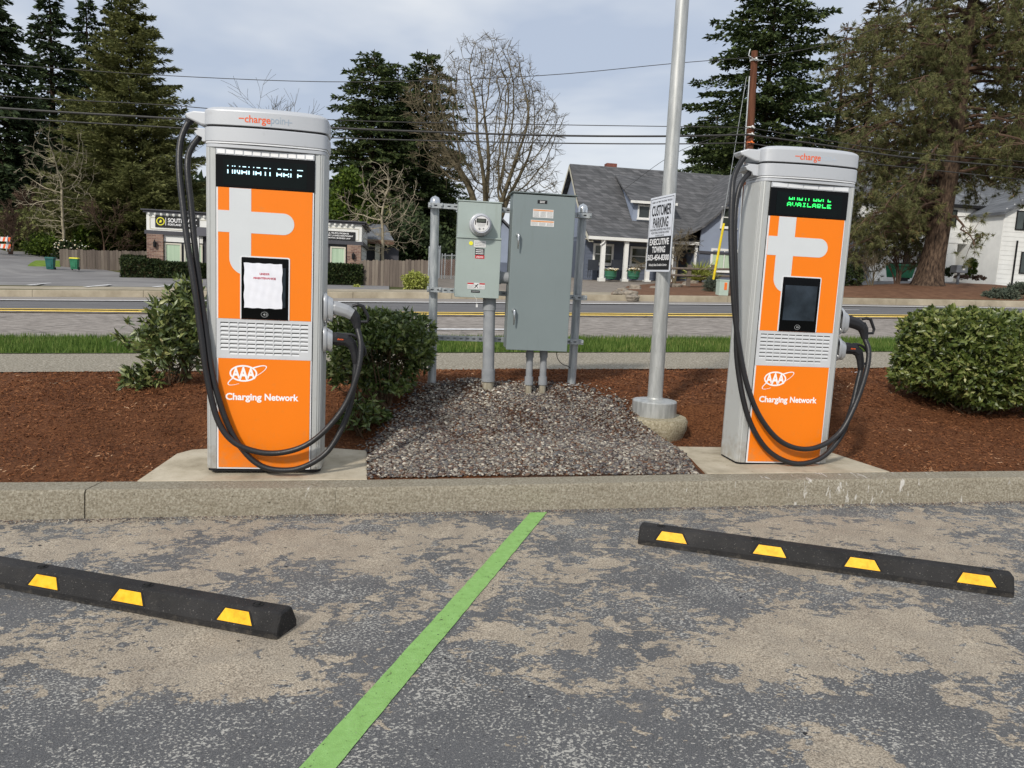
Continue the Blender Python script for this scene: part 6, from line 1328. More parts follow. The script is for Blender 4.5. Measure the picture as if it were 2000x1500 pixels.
wire([(-500, 92), (0, 126), (370, 150), (700, 160), (1050, 148), (1315, 124), (1468, 112)], .012, 'highest thin wire crossing the left conifers to the pole top')
wire([(-500, 145), (0, 187), (350, 207), (650, 234), (1050, 243), (1310, 247), (1462, 249)], .014, 'second thin wire from the top, ending at the upper pole collar')
wire([(-500, 170), (0, 211), (350, 232), (650, 250), (1050, 264), (1310, 266), (1460, 263)], .034, 'thick bundled cable, third overhead line from the top')
wire([(-500, 188), (0, 229), (350, 250), (650, 269), (1050, 279), (1310, 281), (1459, 279)], .022, 'lowest overhead cable left of the utility pole')
wire([(1460, 249), (1600, 272), (1800, 300), (2200, 330)], .014, 'upper wire running right from the utility pole')
wire([(1460, 263), (1600, 282), (1690, 296), (1800, 310), (2200, 345)], .030, 'thick cable running right behind the right charger head')
wire([(1460, 279), (1600, 302), (1690, 318), (1800, 330), (2200, 372)], .020, 'lowest cable running right from the utility pole')
wire([(1472, 112), (1600, 90), (1750, 40), (1900, -40)], .012, 'thin wire climbing right from the pole top through the pine')
m = MB(); P0, P1 = at(1318, 300, 33), at(1216, 372, 46); P2 = at(1459, 250, 29); m.tube(catmull([P2, P0, P1], 8), .011, 5); tag(m.build('power_line', M['wire']), 'thin service wire slanting down to the blue house roof', 'power line', 'overhead wires along the road')
gp0, gp1 = at(1458, 150, 29.0), at(1393, 548, 29.3); gw = empty('guy_wire', gp1, 0, label='anchoring guy wire with a yellow guard left of the right charger', cat='guy wire'); d_ = gp0-gp1
m = MB(); m.tube([(0, 0, 0), tuple(d_)], .012, 5); m.build('wire', M['galv'], gw)
gq = at(1414, 436, 29.1)-gp1; m = MB(); m.tube([gq*.02, gq], .045, 8); m.build('yellow_guard', M['guy'], gw)
# ================================================================ buildings
def wall_rect(mb, f, px0, pyt, px1, pyb, y, dep): 
    a, b_ = f.L(px0, (pyt+pyb)/2, y), f.L(px1, (pyt+pyb)/2, y); zt = f.L((px0+px1)/2, pyt, y).z; zb = f.L((px0+px1)/2, pyb, y).z
    mb.box(a.x, b_.x, y, y+dep, zb, zt); return a.x, b_.x, zb, zt
def window(f, parent, px0, pyt, px1, pyb, y, mull=1, rows=1, frame_m=None, pane_m=None, w_=.09, sill=True, label=None, mul_w=.05):
    a, b_ = f.L(px0, (pyt+pyb)/2, y).x, f.L(px1, (pyt+pyb)/2, y).x; zt, zb = f.L((px0+px1)/2, pyt, y).z, f.L((px0+px1)/2, pyb, y).z
    m = MB(); m.box(a, a+w_, y-.05, y+.01, zb, zt); m.box(b_-w_, b_, y-.05, y+.01, zb, zt); m.box(a+w_, b_-w_, y-.05, y+.01, zt-w_, zt); m.box(a+w_, b_-w_, y-.05, y+.01, zb, zb+w_)
    for i in range(1, mull): x = a+(b_-a)*i/mull; m.box(x-mul_w/2, x+mul_w/2, y-.047, y+.008, zb+w_, zt-w_)
    for i in range(1, rows): z = zb+(zt-zb)*i/rows; m.box(a+w_, b_-w_, y-.044, y+.006, z-mul_w/2, z+mul_w/2)
    o = m.build('window', frame_m or M['white_paint'], parent)
    p = MB(); p.box(a+w_*.8, b_-w_*.8, y-.018, y-.006, zb+w_*.8, zt-w_*.8); p.build('pane', pane_m or M['pane'], o)
    if sill: s = MB(); s.box(a-.05, b_+.05, y-.10, y-.052, zb-.05, zb+.01); s.build('sill', frame_m or M['white_paint'], o)
    return a, b_, zb, zt, o
# ---- law office
f = Frame(at(289, 547, 37.5), .155); bd = empty('law_office', f.o, f.yaw, label='low white law office with brick piers and a black name sign', cat='building')
x0 = 0; x1 = f.L(704, 540).x; zr = f.L(290, 416).z; zr2 = f.L(704, 440).z; zt = (zr+zr2)/2+.02; zb_ = f.L(290, 456).z; zp = (f.L(290, 455).z+f.L(704, 481).z)/2; D = 7.5
m = MB(); m.box(x0+.05, x1-.05, .10, D, -.6, zp+.02); m.build('wall', M['dark_trim'], bd)
m = MB(); m.box(x0-.02, x1+.02, -.04, D+.1, zp+.18, zt); m.build('parapet', M['white_paint'], bd)
m = MB(); m.box(x0-.10, x1+.10, -.10, D+.15, zp, zp+.18); m.build('band', M['dark_trim'], bd)
m = MB(); m.box(x0-.14, x1+.14, -.16, D+.2, zt, zt+.10); m.box(x0-.22, x1+.22, -.24, D+.28, zt+.10, zt+.16); m.build('roof', M['dark_trim'], bd)
m = MB(); n = int((x1-x0)/.28)
for i in range(n): x = x0+.05+i*.28; m.lathe([(.075, 0), (.07, -.08), (.04, -.13), (.005, -.14)], 8, (x+.07, -.09, zt))
m.box(x0, x1, -.10, -.04, zt-.05, zt-.001); m.build('dentils', M['white_paint'], bd)
m = MB(); z0p, z1p = zp+.24, zt-.20; 
for a, b_ in ((x0+.12, x0+3.05), (x1-2.2, x1-.12)): 
    m.box(a, b_, -.06, -.042, z0p, z0p+.03); m.box(a, b_, -.06, -.042, z1p-.03, z1p); m.box(a, a+.03, -.06, -.042, z0p+.03, z1p-.03); m.box(b_-.03, b_, -.06, -.042, z0p+.03, z1p-.03)
m.build('parapet_frame', M['cream_paint'], bd)
xp = f.L(320, 490, 0).x
m = MB(); m.box(x0, xp, -.12, .3, -.6, zp); m.build('brick_pier', M['brick'], bd)
xa = f.L(678, 500).x; m = MB(); m.box(xa, x1, -.12, .6, -.6, zp); m.build('brick_pier', M['brick'], bd)
m = MB(); m.box(xp, f.L(396, 470).x, .02, .12, zp-.32, zp); m.build('lintel', M['white_paint'], bd)
window(f, bd, 322, 475, 355, 523, .05, frame_m=M['cream_paint'], pane_m=M['blind'], w_=.07); window(f, bd, 360, 477, 396, 525, .05, frame_m=M['cream_paint'], pane_m=M['blind'], w_=.07); window(f, bd, 645, 482, 675, 522, .05, frame_m=M['cream_paint'], pane_m=M['blind'], w_=.07)
for px, py in ((303, 476), (690, 500)):
    q = f.L(px, py, -.14); m = MB(); m.lathe([(.04, -.18), (.07, -.12), (.08, .06), (.03, .14), (.01, .2)], 10, (q.x, -.22, q.z)); m.box(q.x-.03, q.x+.03, -.2, -.12, q.z-.02, q.z+.04); m.build('wall_lamp', M['gap'], bd)
m = MB(); a = f.L(386, 450, -.6).x; zq = f.L(395, 462, -.6).z; zw = f.L(395, 445, -.6).z; xe = f.L(640, 460).x
m.add([(a, -1.5, zq), (a+2.2, -1.5, zq), (a+2.2, .1, zq), (a, .1, zq), (a+.15, -1.3, zw), (a+2.05, -1.3, zw), (a+2.0, .1, zw+.05), (a+.2, .1, zw+.05)], [(0, 3, 2, 1), (4, 5, 6, 7), (0, 1, 5, 4), (1, 2, 6, 5), (2, 3, 7, 6), (3, 0, 4, 7)]); m.build('porch_roof', M['dark_trim'], bd)
m = MB(); m.box(a+.08, a+.24, -1.4, -1.25, -.3, zq); m.box(a+1.95, a+2.1, -1.4, -1.25, -.3, zq); m.build('porch_column', M['white_paint'], bd)
# siding lines on the right end
m = MB()
for i in range(12): z = -.2+i*.22; m.box(x1-.03, x1+.0, .62, D, z, z+.2) if z < zp-.2 else None
m.build('siding', M['white_paint'], bd)
# name sign
s0 = f.L(303, 431, -.07); s1 = f.L(389, 439, -.07); m = MB(); zc = (f.L(346, 434, -.07).z); h = .56; w_ = s1.x-s0.x; m.box(s0.x, s1.x, -.075, -.062, zc-h/2, zc+h/2); sn = m.build('name_sign', M['label_black'], bd)
m = MB(); add_text(m, 'SOUTHWEST', s0.x+w_*.62, zc+.07, w_*.66, .20, -.0765, .02); add_text(m, 'PORTLAND LAW GROUP', s0.x+w_*.62, zc-.13, w_*.66, .10, -.0765, .02); m.box(s0.x+w_*.235, s0.x+w_*.245, -.077, -.0755, zc-.18, zc+.18); m.build('lettering', M['white'], sn)
m = MB(); cx_ = s0.x+w_*.12; V = []
for i in range(28):
    a_ = 2*pi*i/28
    for r in (.15, .19): V.append((cx_+r*cos(a_), -.0768, zc+r*sin(a_)))
m.add(V, [(2*i, (2*i+2) % 56, (2*i+3) % 56, 2*i+1) for i in range(28)]); m.add([(cx_-.07, -.0768, zc-.06), (cx_+.03, -.0768, zc-.06), (cx_+.07, -.0768, zc+.03), (cx_, -.0768, zc+.08)], [(0, 1, 2, 3)]); m.build('emblem', M['label_yellow'], sn)
s0 = f.L(634, 460, -.07); s1 = f.L(694, 464, -.07); zc = f.L(668, 461, -.07).z; m = MB(); m.box(s0.x, s1.x, -.075, -.062, zc-.22, zc+.22); sn = m.build('name_sign', M['label_black'], bd); w_ = s1.x-s0.x
m = MB(); add_text(m, 'WILLS, TRUSTS, PROBATE', s0.x+w_*.38, zc+.12, w_*.80, .09, -.0765, .02); add_text(m, 'FAMILY | LANDLORD/TENANT', s0.x+w_*.47, zc, w_*.92, .09, -.0765, .02); add_text(m, 'MEDIATION | BUSINESS LAW', s0.x+w_*.42, zc-.12, w_*.84, .09, -.0765, .02); m.build('lettering', M['white'], sn)
# ---- small neighbour house behind the board fence
f = Frame(at(715, 520, 47), .155); bd = empty('neighbour_house', f.o, f.yaw, label='small house with a grey roof and brown eaves behind the board fence', cat='house')
m = MB(); A = f.L(700, 472); B = f.L(772, 505); m.box(A.x, B.x+.2, .4, 5, -1.2, f.L(740, 482).z); m.build('wall', M['dark_trim'], bd)
z1, z0 = f.L(740, 466).z, f.L(740, 477).z; xb = B.x-.1; m = MB(); m.add([(A.x-.5, -.3, z0+.25), (xb, -.3, z0+.25), (xb-.6, 2.6, z1+1.0), (A.x-.5, 2.6, z1+1.0), (A.x-.5, 5.4, z0+.2), (xb, 5.4, z0+.2)], [(0, 1, 2, 3), (3, 2, 5, 4), (1, 5, 2)]); m.build('roof', M['shingle_pale'], bd)
m = MB(); m.box(A.x-.5, xb, -.34, -.3, z0, z0+.26); m.build('fascia', M['fence_brown'], bd)
m = MB(); q = f.L(737, 500); m.box(q.x-.14, q.x+.14, -.1, .1, -1.2, z0); m.build('porch_column', M['cream_paint'], bd)
b = at(757, 512, 46.5); 
# ---- pale blue outbuilding seen between the boxes
f = Frame(at(966, 545, 44), .155); bd = empty('outbuilding', f.o, f.yaw, label='pale blue outbuilding glimpsed between the meter box and the cabinet', cat='house')
a, b_ = f.L(945, 500).x, f.L(1040, 500).x; z0, z1 = f.L(990, 513).z, f.L(985, 452).z; m = MB(); m.box(a, b_, 0, 4, -.5, z0); m.build('wall', M['house_blue'], bd); m = MB(); mid = f.L(975, 440).x
m.add([(a, 0, z0), (b_, 0, z0), (b_, 0, z0+.6), (mid, 0, f.L(972, 428).z), (a, 0, z0+.6), (a, 4, z0), (b_, 4, z0), (b_, 4, z0+.6), (mid, 4, f.L(972, 428).z), (a, 4, z0+.6)], [(0, 1, 2, 3, 4), (5, 9, 8, 7, 6), (0, 4, 9, 5), (1, 6, 7, 2)]); m.build('gable', M['house_pale'], bd)
zt = f.L(972, 426).z; m = MB()
for s_ in (a-.3, b_+.3): m.add([(s_, -.3, z0+.4), (mid, -.3, zt), (mid, 4.3, zt), (s_, 4.3, z0+.4), (s_, -.3, z0+.52), (mid, -.3, zt+.12), (mid, 4.3, zt+.12), (s_, 4.3, z0+.52)], [(0, 1, 2, 3), (4, 7, 6, 5), (0, 4, 5, 1), (3, 2, 6, 7), (0, 3, 7, 4)])
m.build('roof', M['shingle'], bd)
# ---- blue grey house
Y0 = 44.0; f = Frame(at(1150, 541, Y0), .155); bd = empty('blue_house', f.o, f.yaw, label='blue grey house with a steep shingle roof, dormer and white porch posts', cat='house')
ex0 = f.L(1151, 463, -1.6).x; ze = f.L(1155, 463, -1.6).z-.05; ex1 = f.L(1372, 478, -1.6).x
RB = 4.2                                            # ridge stands this far back
zr = f.L(1113, 318, RB).z; rx0 = f.L(1113, 318, RB).x; zr2 = f.L(1430, 345, RB).z; xr = f.L(1640, 360, RB).x; print('ridge z', zr, zr2, 'eave', ze); zr = (zr+zr2)/2
wx0 = ex0+.25
m = MB(); zwall = f.L(1300, 470, 0).z; m.box(wx0, xr-.3, 0, 9.0, -.8, ze+.25); m.build('wall', M['house_blue'], bd)
m = MB()
for i in range(14): z = -.1+i*.2; m.box(wx0-.02, f.L(1385, 500, 0).x, -.018, -.001, z, z+.185) if z < ze+.1 else None
m.build('siding', M['house_blue'], bd)
# gable wall at the left end
m = MB(); gp = [(-.2, ze), (RB, zr-.25), (2*RB+1.6, ze), (8.9, ze)]
m.prism([(-1.3, ze+.05), (0.2, ze+1.1), (RB, zr-.25), (9.0, ze+.6), (9.0, ze+.05), (.0, ze+.02)], wx0, wx0+.12, lambda u, v, w_: (w_, u, v)); m.build('gable', M['house_pale'], bd)
# front roof slope with a swept foot
prof = [(-1.6, ze+.10), (-.6, ze+.62), (.6, ze+1.55), (2.2, ze+(zr-ze)*.60), (RB, zr)]
def edge_x(y): k = (y+1.6)/(RB+1.6); return ex0+(rx0-ex0)*k
m = MB(); n = 24; V = []
for y, z in prof:
    for i in range(n+1): x = edge_x(y)+(xr-edge_x(y))*i/n; V.append((x, y, z+.03*sin(x*1.3)*0))
m.add(V, [(j*(n+1)+i, j*(n+1)+i+1, (j+1)*(n+1)+i+1, (j+1)*(n+1)+i) for j in range(len(prof)-1) for i in range(n)])
k_ = len(m.v); bk = [(RB, zr), (9.6, ze+.4)]
m.add([(rx0, RB, zr), (xr, RB, zr), (xr, 9.6, ze+.3), (rx0, 9.6, ze+.3)], [(0, 1, 2, 3)]); 
o = m.build('roof', M['shingle'], bd); so_ = o.modifiers.new('thickness', 'SOLIDIFY'); so_.thickness = .12; so_.offset = -1
m = MB(); 
for (y0, z0), (y1, z1) in zip(prof, prof[1:]): m.add([(edge_x(y0)-.03, y0, z0-.30), (edge_x(y1)-.03, y1, z1-.30), (edge_x(y1)-.03, y1, z1-.03), (edge_x(y0)-.03, y0, z0-.03), (edge_x(y0)+.25, y0, z0-.30), (edge_x(y1)+.25, y1, z1-.30)], [(0, 1, 2, 3), (0, 4, 5, 1)])
m.add([(rx0-.03, RB, zr-.3), (rx0-.03, 9.6, ze), (rx0-.03, 9.6, ze+.27), (rx0-.03, RB, zr-.03)], [(0, 1, 2, 3)]); m.build('verge_board', M['cream_paint'], bd)
m = MB(); m.box(ex0-.05, ex1, -1.72, -1.60, ze-.06, ze+.11); m.build('gutter', M['white_paint'], bd)
m = MB(); m.box(ex0, ex1, -1.59, 0, ze-.02, ze+.03); m.build('porch_ceiling', M['cream_paint'], bd)
for px in (1177, 1222, 1266, 1358, 1312):
    q = f.L(px, 505, -1.45).x; w_ = .11 if px not in (1358, 1312) else .07; m = MB(); m.box(q-w_, q+w_, -1.55, -1.55+2*w_, -.45, ze-.06); m.box(q-w_-.07, q+w_+.07, -1.62, -1.48+2*w_, -.45, -.02) if w_ > .1 else None; m.build('porch_post', M['white_paint'], bd)
q = f.L(1181, 470, -1.5); m = MB(); m.tube([(q.x, -1.66, ze), (q.x-.06, -1.60, ze-.2), (q.x-.25, -1.6, ze-.35)], .045, 8); m.build('downpipe', M['white_paint'], bd)
DW = mat('dark_curtain_glass', C(70, 74, 58), .12, 0, .25, 5, spec=.6)
window(f, bd, 1158, 476, 1198, 517, -.02, 2, 2, pane_m=DW, w_=.12); window(f, bd, 1230, 482, 1272, 520, -.02, 1, 2, pane_m=DW, w_=.12); window(f, bd, 1385, 485, 1432, 530, -.02, 2, 1, pane_m=M['blind'], w_=.12)
# front door, shutter, wreath
a = f.L(1320, 512, -.03).x; zt_ = f.L(1330, 486, -.03).z; m = MB(); m.box(a, a+.85, -.06, -.03, -.45, zt_); o = m.build('door', M['furn'], bd); q = MB(); q.lathe([(.18, 0), (.2, .03), (.14, .03)], 14, (a+.42, -.07, zt_-.7), Matrix.Rotation(radians(90), 3, 'X')); q.build('wreath', M['twig_brown'], o)
m = MB(); m.box(a-.12, a, -.08, -.02, -.45, zt_+.1); m.box(a+.85, a+1.0, -.08, -.02, -.45, zt_+.1); m.box(a-.12, a+1.0, -.082, -.022, zt_, zt_+.12); m.build('door_frame', M['white_paint'], bd)
a2 = f.L(1344, 512, -.03).x; m = MB(); m.box(a2, a2+.40, -.07, -.03, -.3, zt_-.05); m.build('shutter', M['green_door'], bd)
# chimney
q = f.L(1197, 322, RB); m = MB(); m.box(q.x-.32, q.x+.32, RB+.2, RB+.8, zr-.5, f.L(1197, 318, RB).z); m.build('chimney', M['chimney'], bd)
# dormer
dx0, dx1 = f.L(1235, 398, .4).x, f.L(1345, 398, .4).x; dzt, dzb = f.L(1240, 396, .4).z, f.L(1240, 432, .4).z; zf = lambda y: float(np.interp(y, [p[0] for p in prof], [p[1] for p in prof]))
yf_ = float(np.interp(dzb, [p[1] for p in prof], [p[0] for p in prof])); dy = yf_+.0
dx0, dx1 = f.L(1237, 398, dy).x, f.L(1312, 398, dy).x; dzt = f.L(1240, 397, dy).z; dzb = zf(dy)-.02
yt = float(np.interp(f.L(1222, 345, 2.4).z, [p[1] for p in prof], [p[0] for p in prof]))
m = MB(); m.add([(dx0, dy, dzb), (dx1, dy, dzb), (dx1, dy, dzt), (dx0, dy, dzt), (dx0, yt, zf(yt)), (dx1, yt, zf(yt))], [(0, 1, 2, 3), (0, 3, 4), (1, 5, 2)]); m.build('dormer_wall', M['house_pale'], bd)
m = MB(); m.add([(dx0-.25, dy-.35, dzt), (dx1+.2, dy-.35, dzt), (dx1+.2, yt+.05, zf(yt)+.10), (dx0-.25, yt+.05, zf(yt)+.10), (dx0-.25, dy-.35, dzt+.10), (dx1+.2, dy-.35, dzt+.10), (dx1+.2, yt, zf(yt)+.2), (dx0-.25, yt, zf(yt)+.2)], [(0, 3, 2, 1), (4, 5, 6, 7), (0, 4, 7, 3), (1, 2, 6, 5)]); m.build('dormer_roof', M['shingle'], bd)
m = MB(); m.box(dx0-.27, dx1+.22, dy-.39, dy-.35, dzt-.02, dzt+.12); m.build('dormer_fascia', M['white_paint'], bd)
fa = Frame(f.o, f.yaw); window(f, bd, 1245, 401, 1292, 429, dy, 2, 1, w_=.09, pane_m=M['pane'])
# right wing with a sweeping gable
Wy = -2.2; wa = f.L(1300, 470, Wy); P = [(1318, 465), (1345, 455), (1375, 440), (1405, 415), (1430, 385), (1462, 352), (1500, 320), (1540, 352), (1575, 385), (1610, 430), (1640, 470)]
pf = [f.L(a_, b_, Wy) for a_, b_ in P]; wl = [p for p in pf if p.x > f.L(1340, 470, Wy).x]
m = MB(); xs0, xs1 = f.L(1372, 470, Wy).x, pf[-1].x-.2; zz = f.L(1400, 483, Wy).z
pl = [(xs0, zz-.25)]+[(p.x, p.z-.14) for p in pf if xs0 < p.x < xs1]+[(xs1, zz-.25)]; m.prism(pl, Wy+.3, Wy+.4, lambda u, v, w_: (u, w_, v)); m.build('gable', M['house_pale'], bd)
m = MB(); m.box(xs0, xs1, Wy+.32, .0, -.6, zz-.26); m.build('wall', M['house_blue'], bd)
m = MB(); n = len(pf); V = [(p.x, Wy, p.z) for p in pf]+[(p.x, RB, p.z) for p in pf]+[(p.x, Wy, p.z-.14) for p in pf]+[(p.x, RB, p.z-.14) for p in pf]
m.add(V, [(i, i+1, n+i+1, n+i) for i in range(n-1)]+[(2*n+i, 3*n+i, 3*n+i+1, 2*n+i+1) for i in range(n-1)]+[(2*n+i, 2*n+i+1, i+1, i) for i in range(n-1)]); m.build('roof', M['shingle'], bd)
m = MB(); m.box(xs0, xs1, Wy+.26, Wy+.31, zz-.36, zz-.22); m.build('trim', M['dark_trim'], bd)
window(f, bd, 1408, 404, 1440, 446, Wy+.30, 1, 2, w_=.1); window(f, bd, 1387, 486, 1440, 531, Wy+.32, 2, 1, w_=.12, pane_m=M['blind'])
window(f, bd, 1470, 486, 1500, 531, Wy+.32, 2, 1, w_=.12, pane_m=M['blind'])
# side window at the left end
m = MB(); zq0, zq1 = f.L(1128, 515, .5).z, f.L(1128, 478, .5).z; m.box(wx0-.05, wx0+.02, 1.2, 2.2, zq0, zq1); o = m.build('window', M['white_paint'], bd); q = MB(); q.box(wx0-.07, wx0-.04, 1.3, 2.1, zq0+.1, zq1-.1); q.build('pane', M['pane'], o)
# porch furniture, planters, rail fence, rocks, utility box
for px, lab in ((1193, 'green barrel planter of pale flowers, left of the pair by the porch'), (1238, 'green barrel planter of pale flowers, right of the pair by the porch')):
    b = f.W(f.L(px, 530, -2.1).x, -2.1, f.L(px, 545, -2.1).z); rt = empty('planter', b, 0, label=lab, cat='planter', group='green planters at the blue house'); m = MB(); m.lathe([(.24, 0), (.31, .15), (.34, .42), (.30, .42), (.28, .36)], 18); m.lathe([(.325, .12), (.335, .15), (.325, .18)], 18); autosmooth(m.build('tub', M['planter'], rt))
    P_ = np.stack([RNG.normal(0, .14, 60), RNG.normal(0, .14, 60), .46+RNG.uniform(0, .12, 60)], 1); o = stones('flowers', P_[:, 0], P_[:, 1], P_[:, 2], RNG.uniform(.03, .06, 60), M['flower']); o.parent = rt
    leaves('foliage', np.stack([RNG.normal(0, .15, 150), RNG.normal(0, .15, 150), np.full(150, .42)], 1), RNG.normal(size=(150, 3))+np.array([0, 0, 1]), .14, .03, M['leaf_green'], rt)
for px, lab in ((1160, 'dark porch chair under the left window'), (1206, 'dark porch chair between the two planters')):
    b = f.W(f.L(px, 530, -.9).x, -.9, f.L(px, 543, -.9).z); rt = empty('porch_chair', b, f.yaw, label=lab, cat='chair', group='porch chairs')
    m = MB(); m.box(-.3, .3, -.3, .25, .42, .47); m.build('seat', M['furn'], rt); m = MB(); m.box(-.3, .3, .22, .27, .47, 1.0); m.build('backrest', M['furn'], rt)
    for sx_, sy_ in ((-1, -1), (1, -1), (1, 1), (-1, 1)): m = MB(); m.tube([(sx_*.27, sy_*.24, 0), (sx_*.27, sy_*.24, .42)], .02, 6); m.build('leg', M['furn'], rt)
fr2 = Frame(at(1305, 548, 35.5), .155); rf = empty('rail_fence', fr2.o, fr2.yaw, label='weathered two rail fence in front of the blue house door', cat='fence')
for px in (1308, 1346, 1392, 1436): q = fr2.L(px, 530).x; m = MB(); m.box(q-.08, q+.08, -.06, .06, -.2, fr2.L(px, 517).z); m.build('post', M['fence'], rf)
for a_, b_ in (((1306, 524), (1440, 526)), ((1306, 537), (1440, 540))): p, q = fr2.L(*a_), fr2.L(*b_); m = MB(); m.tube([(p.x, -.08, p.z), ((p.x+q.x)/2, -.09, (p.z+q.z)/2-.02), (q.x, -.08, q.z)], .055, 7); m.build('rail', M['fence'], rf)
def rock(px, py, r, label, sd):
    b = G(px, py); rs = np.random.default_rng(sd); rt = None; m = MB(); import bmesh
    bm = bmesh.new(); bmesh.ops.create_icosphere(bm, subdivisions=3, radius=1)
    ph = rs.uniform(0, 6, 6)
    for v in bm.verts: c = v.co; k = 1+.16*sin(c.x*3+ph[0])*cos(c.y*4+ph[1])+.10*sin(c.z*6+ph[2])+.05*sin(c.x*11+ph[3]); v.co = Vector((c.x*r*1.25*k, c.y*r*k, c.z*r*.7*k))
    me = bpy.data.meshes.new('rock'); bm.to_mesh(me); bm.free(); me.materials.append(M['rock']); o = bpy.data.objects.new('rock', me); link(o); o.location = (b.x, b.y, b.z+r*.3); o.rotation_euler = (0, 0, sd); tag(o, label, 'rock', 'garden rocks')
for i, (px, py, r, lab) in enumerate([(1206, 577, .18, 'leftmost rock of the pile at the gravel drive edge'), (1216, 571, .20, 'pale rock on top of the pile at the drive edge'), (1228, 580, .24, 'front grey rock of the pile at the drive edge'), (1237, 586, .20, 'rightmost low rock of the pile at the drive edge'), (1240, 568, .26, 'dark rock set behind the pile at the drive edge'), (1276, 566, .16, 'small rock just left of the light pole'), (1320, 564, .26, 'rock right of the light pole below the rail fence'), (1338, 560, .22, 'tan rock below the middle of the rail fence'), (1352, 556, .25, 'rock beneath the yucca'), (1668, 564, .2, 'grey rock on the mulch mound behind the right charger')]): rock(px, py, r, lab, i+1)
b = at(1409, 581, 27.8); rt = empty('utility_box', b, .155, label='pale green utility box with an orange sticker left of the right charger', cat='utility box'); h = at(1409, 546, 27.8).z-b.z; m = MB(); m.box(-.17, .17, -.17, .17, -.1, h-.05); m.box(-.185, .185, -.185, .185, h-.05, h); m.build('housing', M['ubox'], rt, bevel=.01); m = MB(); m.box(.0, .10, -.176, -.1705, h-.36, h-.10); m.build('sticker', M['sticker'], rt)
# barricade at the left border
b = at(6, 490, 47); rt = empty('barricade', b, .1, label='orange and white striped road barricade at the left border', cat='barricade')
for z_ in (.28, .70):
    m = MB(); m.box(-.9, .42, -.02, .02, z_-.13, z_+.13); m.build('board', M['white_paint'], rt)
    m = MB()
    for i in range(5): x = -.85+i*.28; m.add([(x, -.024, z_-.125), (x+.13, -.024, z_-.125), (x+.01+.13+.06, -.024, z_+.125), (x+.07, -.024, z_+.125)], [(0, 1, 2, 3)])
    m.build('stripes', M['stripe_orange'], rt)
for x in (-.7, .3):
    m = MB(); m.tube([(x, -.2, 0), (x, 0, .9)], .025, 6); m.tube([(x, .2, 0), (x, 0, .9)], .025, 6); m.build('leg', M['galv'], rt)
# ---- white modern houses at the right
f = Frame(at(1830, 546, 50), .155); bd = empty('white_house', f.o, f.yaw, label='white modern house with black windows behind the pine', cat='house')
L = f.L; x0, x1 = L(1655, 480).x, L(1948, 480).x; ze = (L(1840, 402).z+L(1948, 412).z)/2; zb = L(1900, 545).z-.5
m = MB(); m.box(x0, x1, 0, 8, L(1900, 478).z, ze); m.build('wall', M['white_paint'], bd)
m = MB(); m.box(x0, x1, 1.2, 8, zb, L(1900, 478).z); m.build('lower_wall', M['white_paint'], bd)
m = MB(); m.box(L(1700, 500).x, L(1868, 500).x, .02, 1.2, zb, L(1900, 478).z-.01); m.build('lower_wall', M['white_paint'], bd)
m = MB(); m.box(x0-.3, x1+.1, -.35, -.0, ze-.02, ze+.16); m.build('gutter', M['gap'], bd)
m = MB(); zr = L(1860, 322, 4).z; m.add([(x0-.3, -.35, ze+.16), (x1+.3, -.35, ze+.16), (x1+.3, 4, zr), (x0-.3, 4, zr), (x1+.3, 8.4, ze+.1), (x0-.3, 8.4, ze+.1), (x0-.3, -.35, ze+.15)], [(0, 1, 2, 3), (3, 2, 4, 5), (0, 3, 5), (1, 4, 2)]); m.build('roof', M['shingle_pale'], bd)
m = MB(); 
for i in range(9): z = L(1900, 478).z+.03+i*.28; m.box(x0, x1, -.022, -.001, z, z+.262) if z+.27 < ze else None
m.build('siding', M['white_paint'], bd)
BK = M['gap']
window(f, bd, 1902, 414, 1934, 446, -.03, 2, 1, BK, M['pane'], .06, False); window(f, bd, 1855, 410, 1868, 442, -.03, 1, 1, BK, M['pane'], .06, False); window(f, bd, 1676, 424, 1700, 450, -.03, 1, 2, BK, M['pane'], .06, False)
window(f, bd, 1881, 482, 1896, 518, 1.17, 1, 1, BK, M['pane'], .06, False); window(f, bd, 1672, 480, 1692, 512, 1.17, 1, 1, BK, M['pane'], .06, False)
a = L(1868, 500, 1.15).x; m = MB(); m.box(a, a+.40, 1.10, 1.16, zb, L(1875, 478, 1.1).z); m.build('door', BK, bd)
a = L(1765, 500, -.02).x; m = MB(); m.box(a, a+.45, -.06, .01, zb, L(1775, 485).z); m.build('door', BK, bd); a = L(1794, 500, -.02).x; m = MB(); m.box(a, a+.45, -.06, .01, zb, L(1800, 487).z); m.build('door', BK, bd)
f2 = Frame(at(1945, 548, 47.5), .155); bd = empty('white_house', f2.o, f2.yaw, label='white sided gable house front cut by the right border', cat='house'); L = f2.L
x0 = 0; x1 = 9; zb = -.7; ze = L(1950, 415).z; zp = ze+2.6; m = MB(); m.prism([(x0, zb), (x1, zb), (x1, ze), (4.5, zp), (x0, ze)], 0, 6, lambda u, v, w_: (u, w_, v)); m.build('wall', M['white_paint'], bd)
m = MB(); z = zb
while z < zp-.2: 
    xr_ = .0 if z < ze else (z-ze)/(zp-ze)*4.5; m.box(x0+xr_+.02, x1-xr_-.4, -.022, -.001, z, z+.262); z += .28
m.build('siding', M['white_paint'], bd)
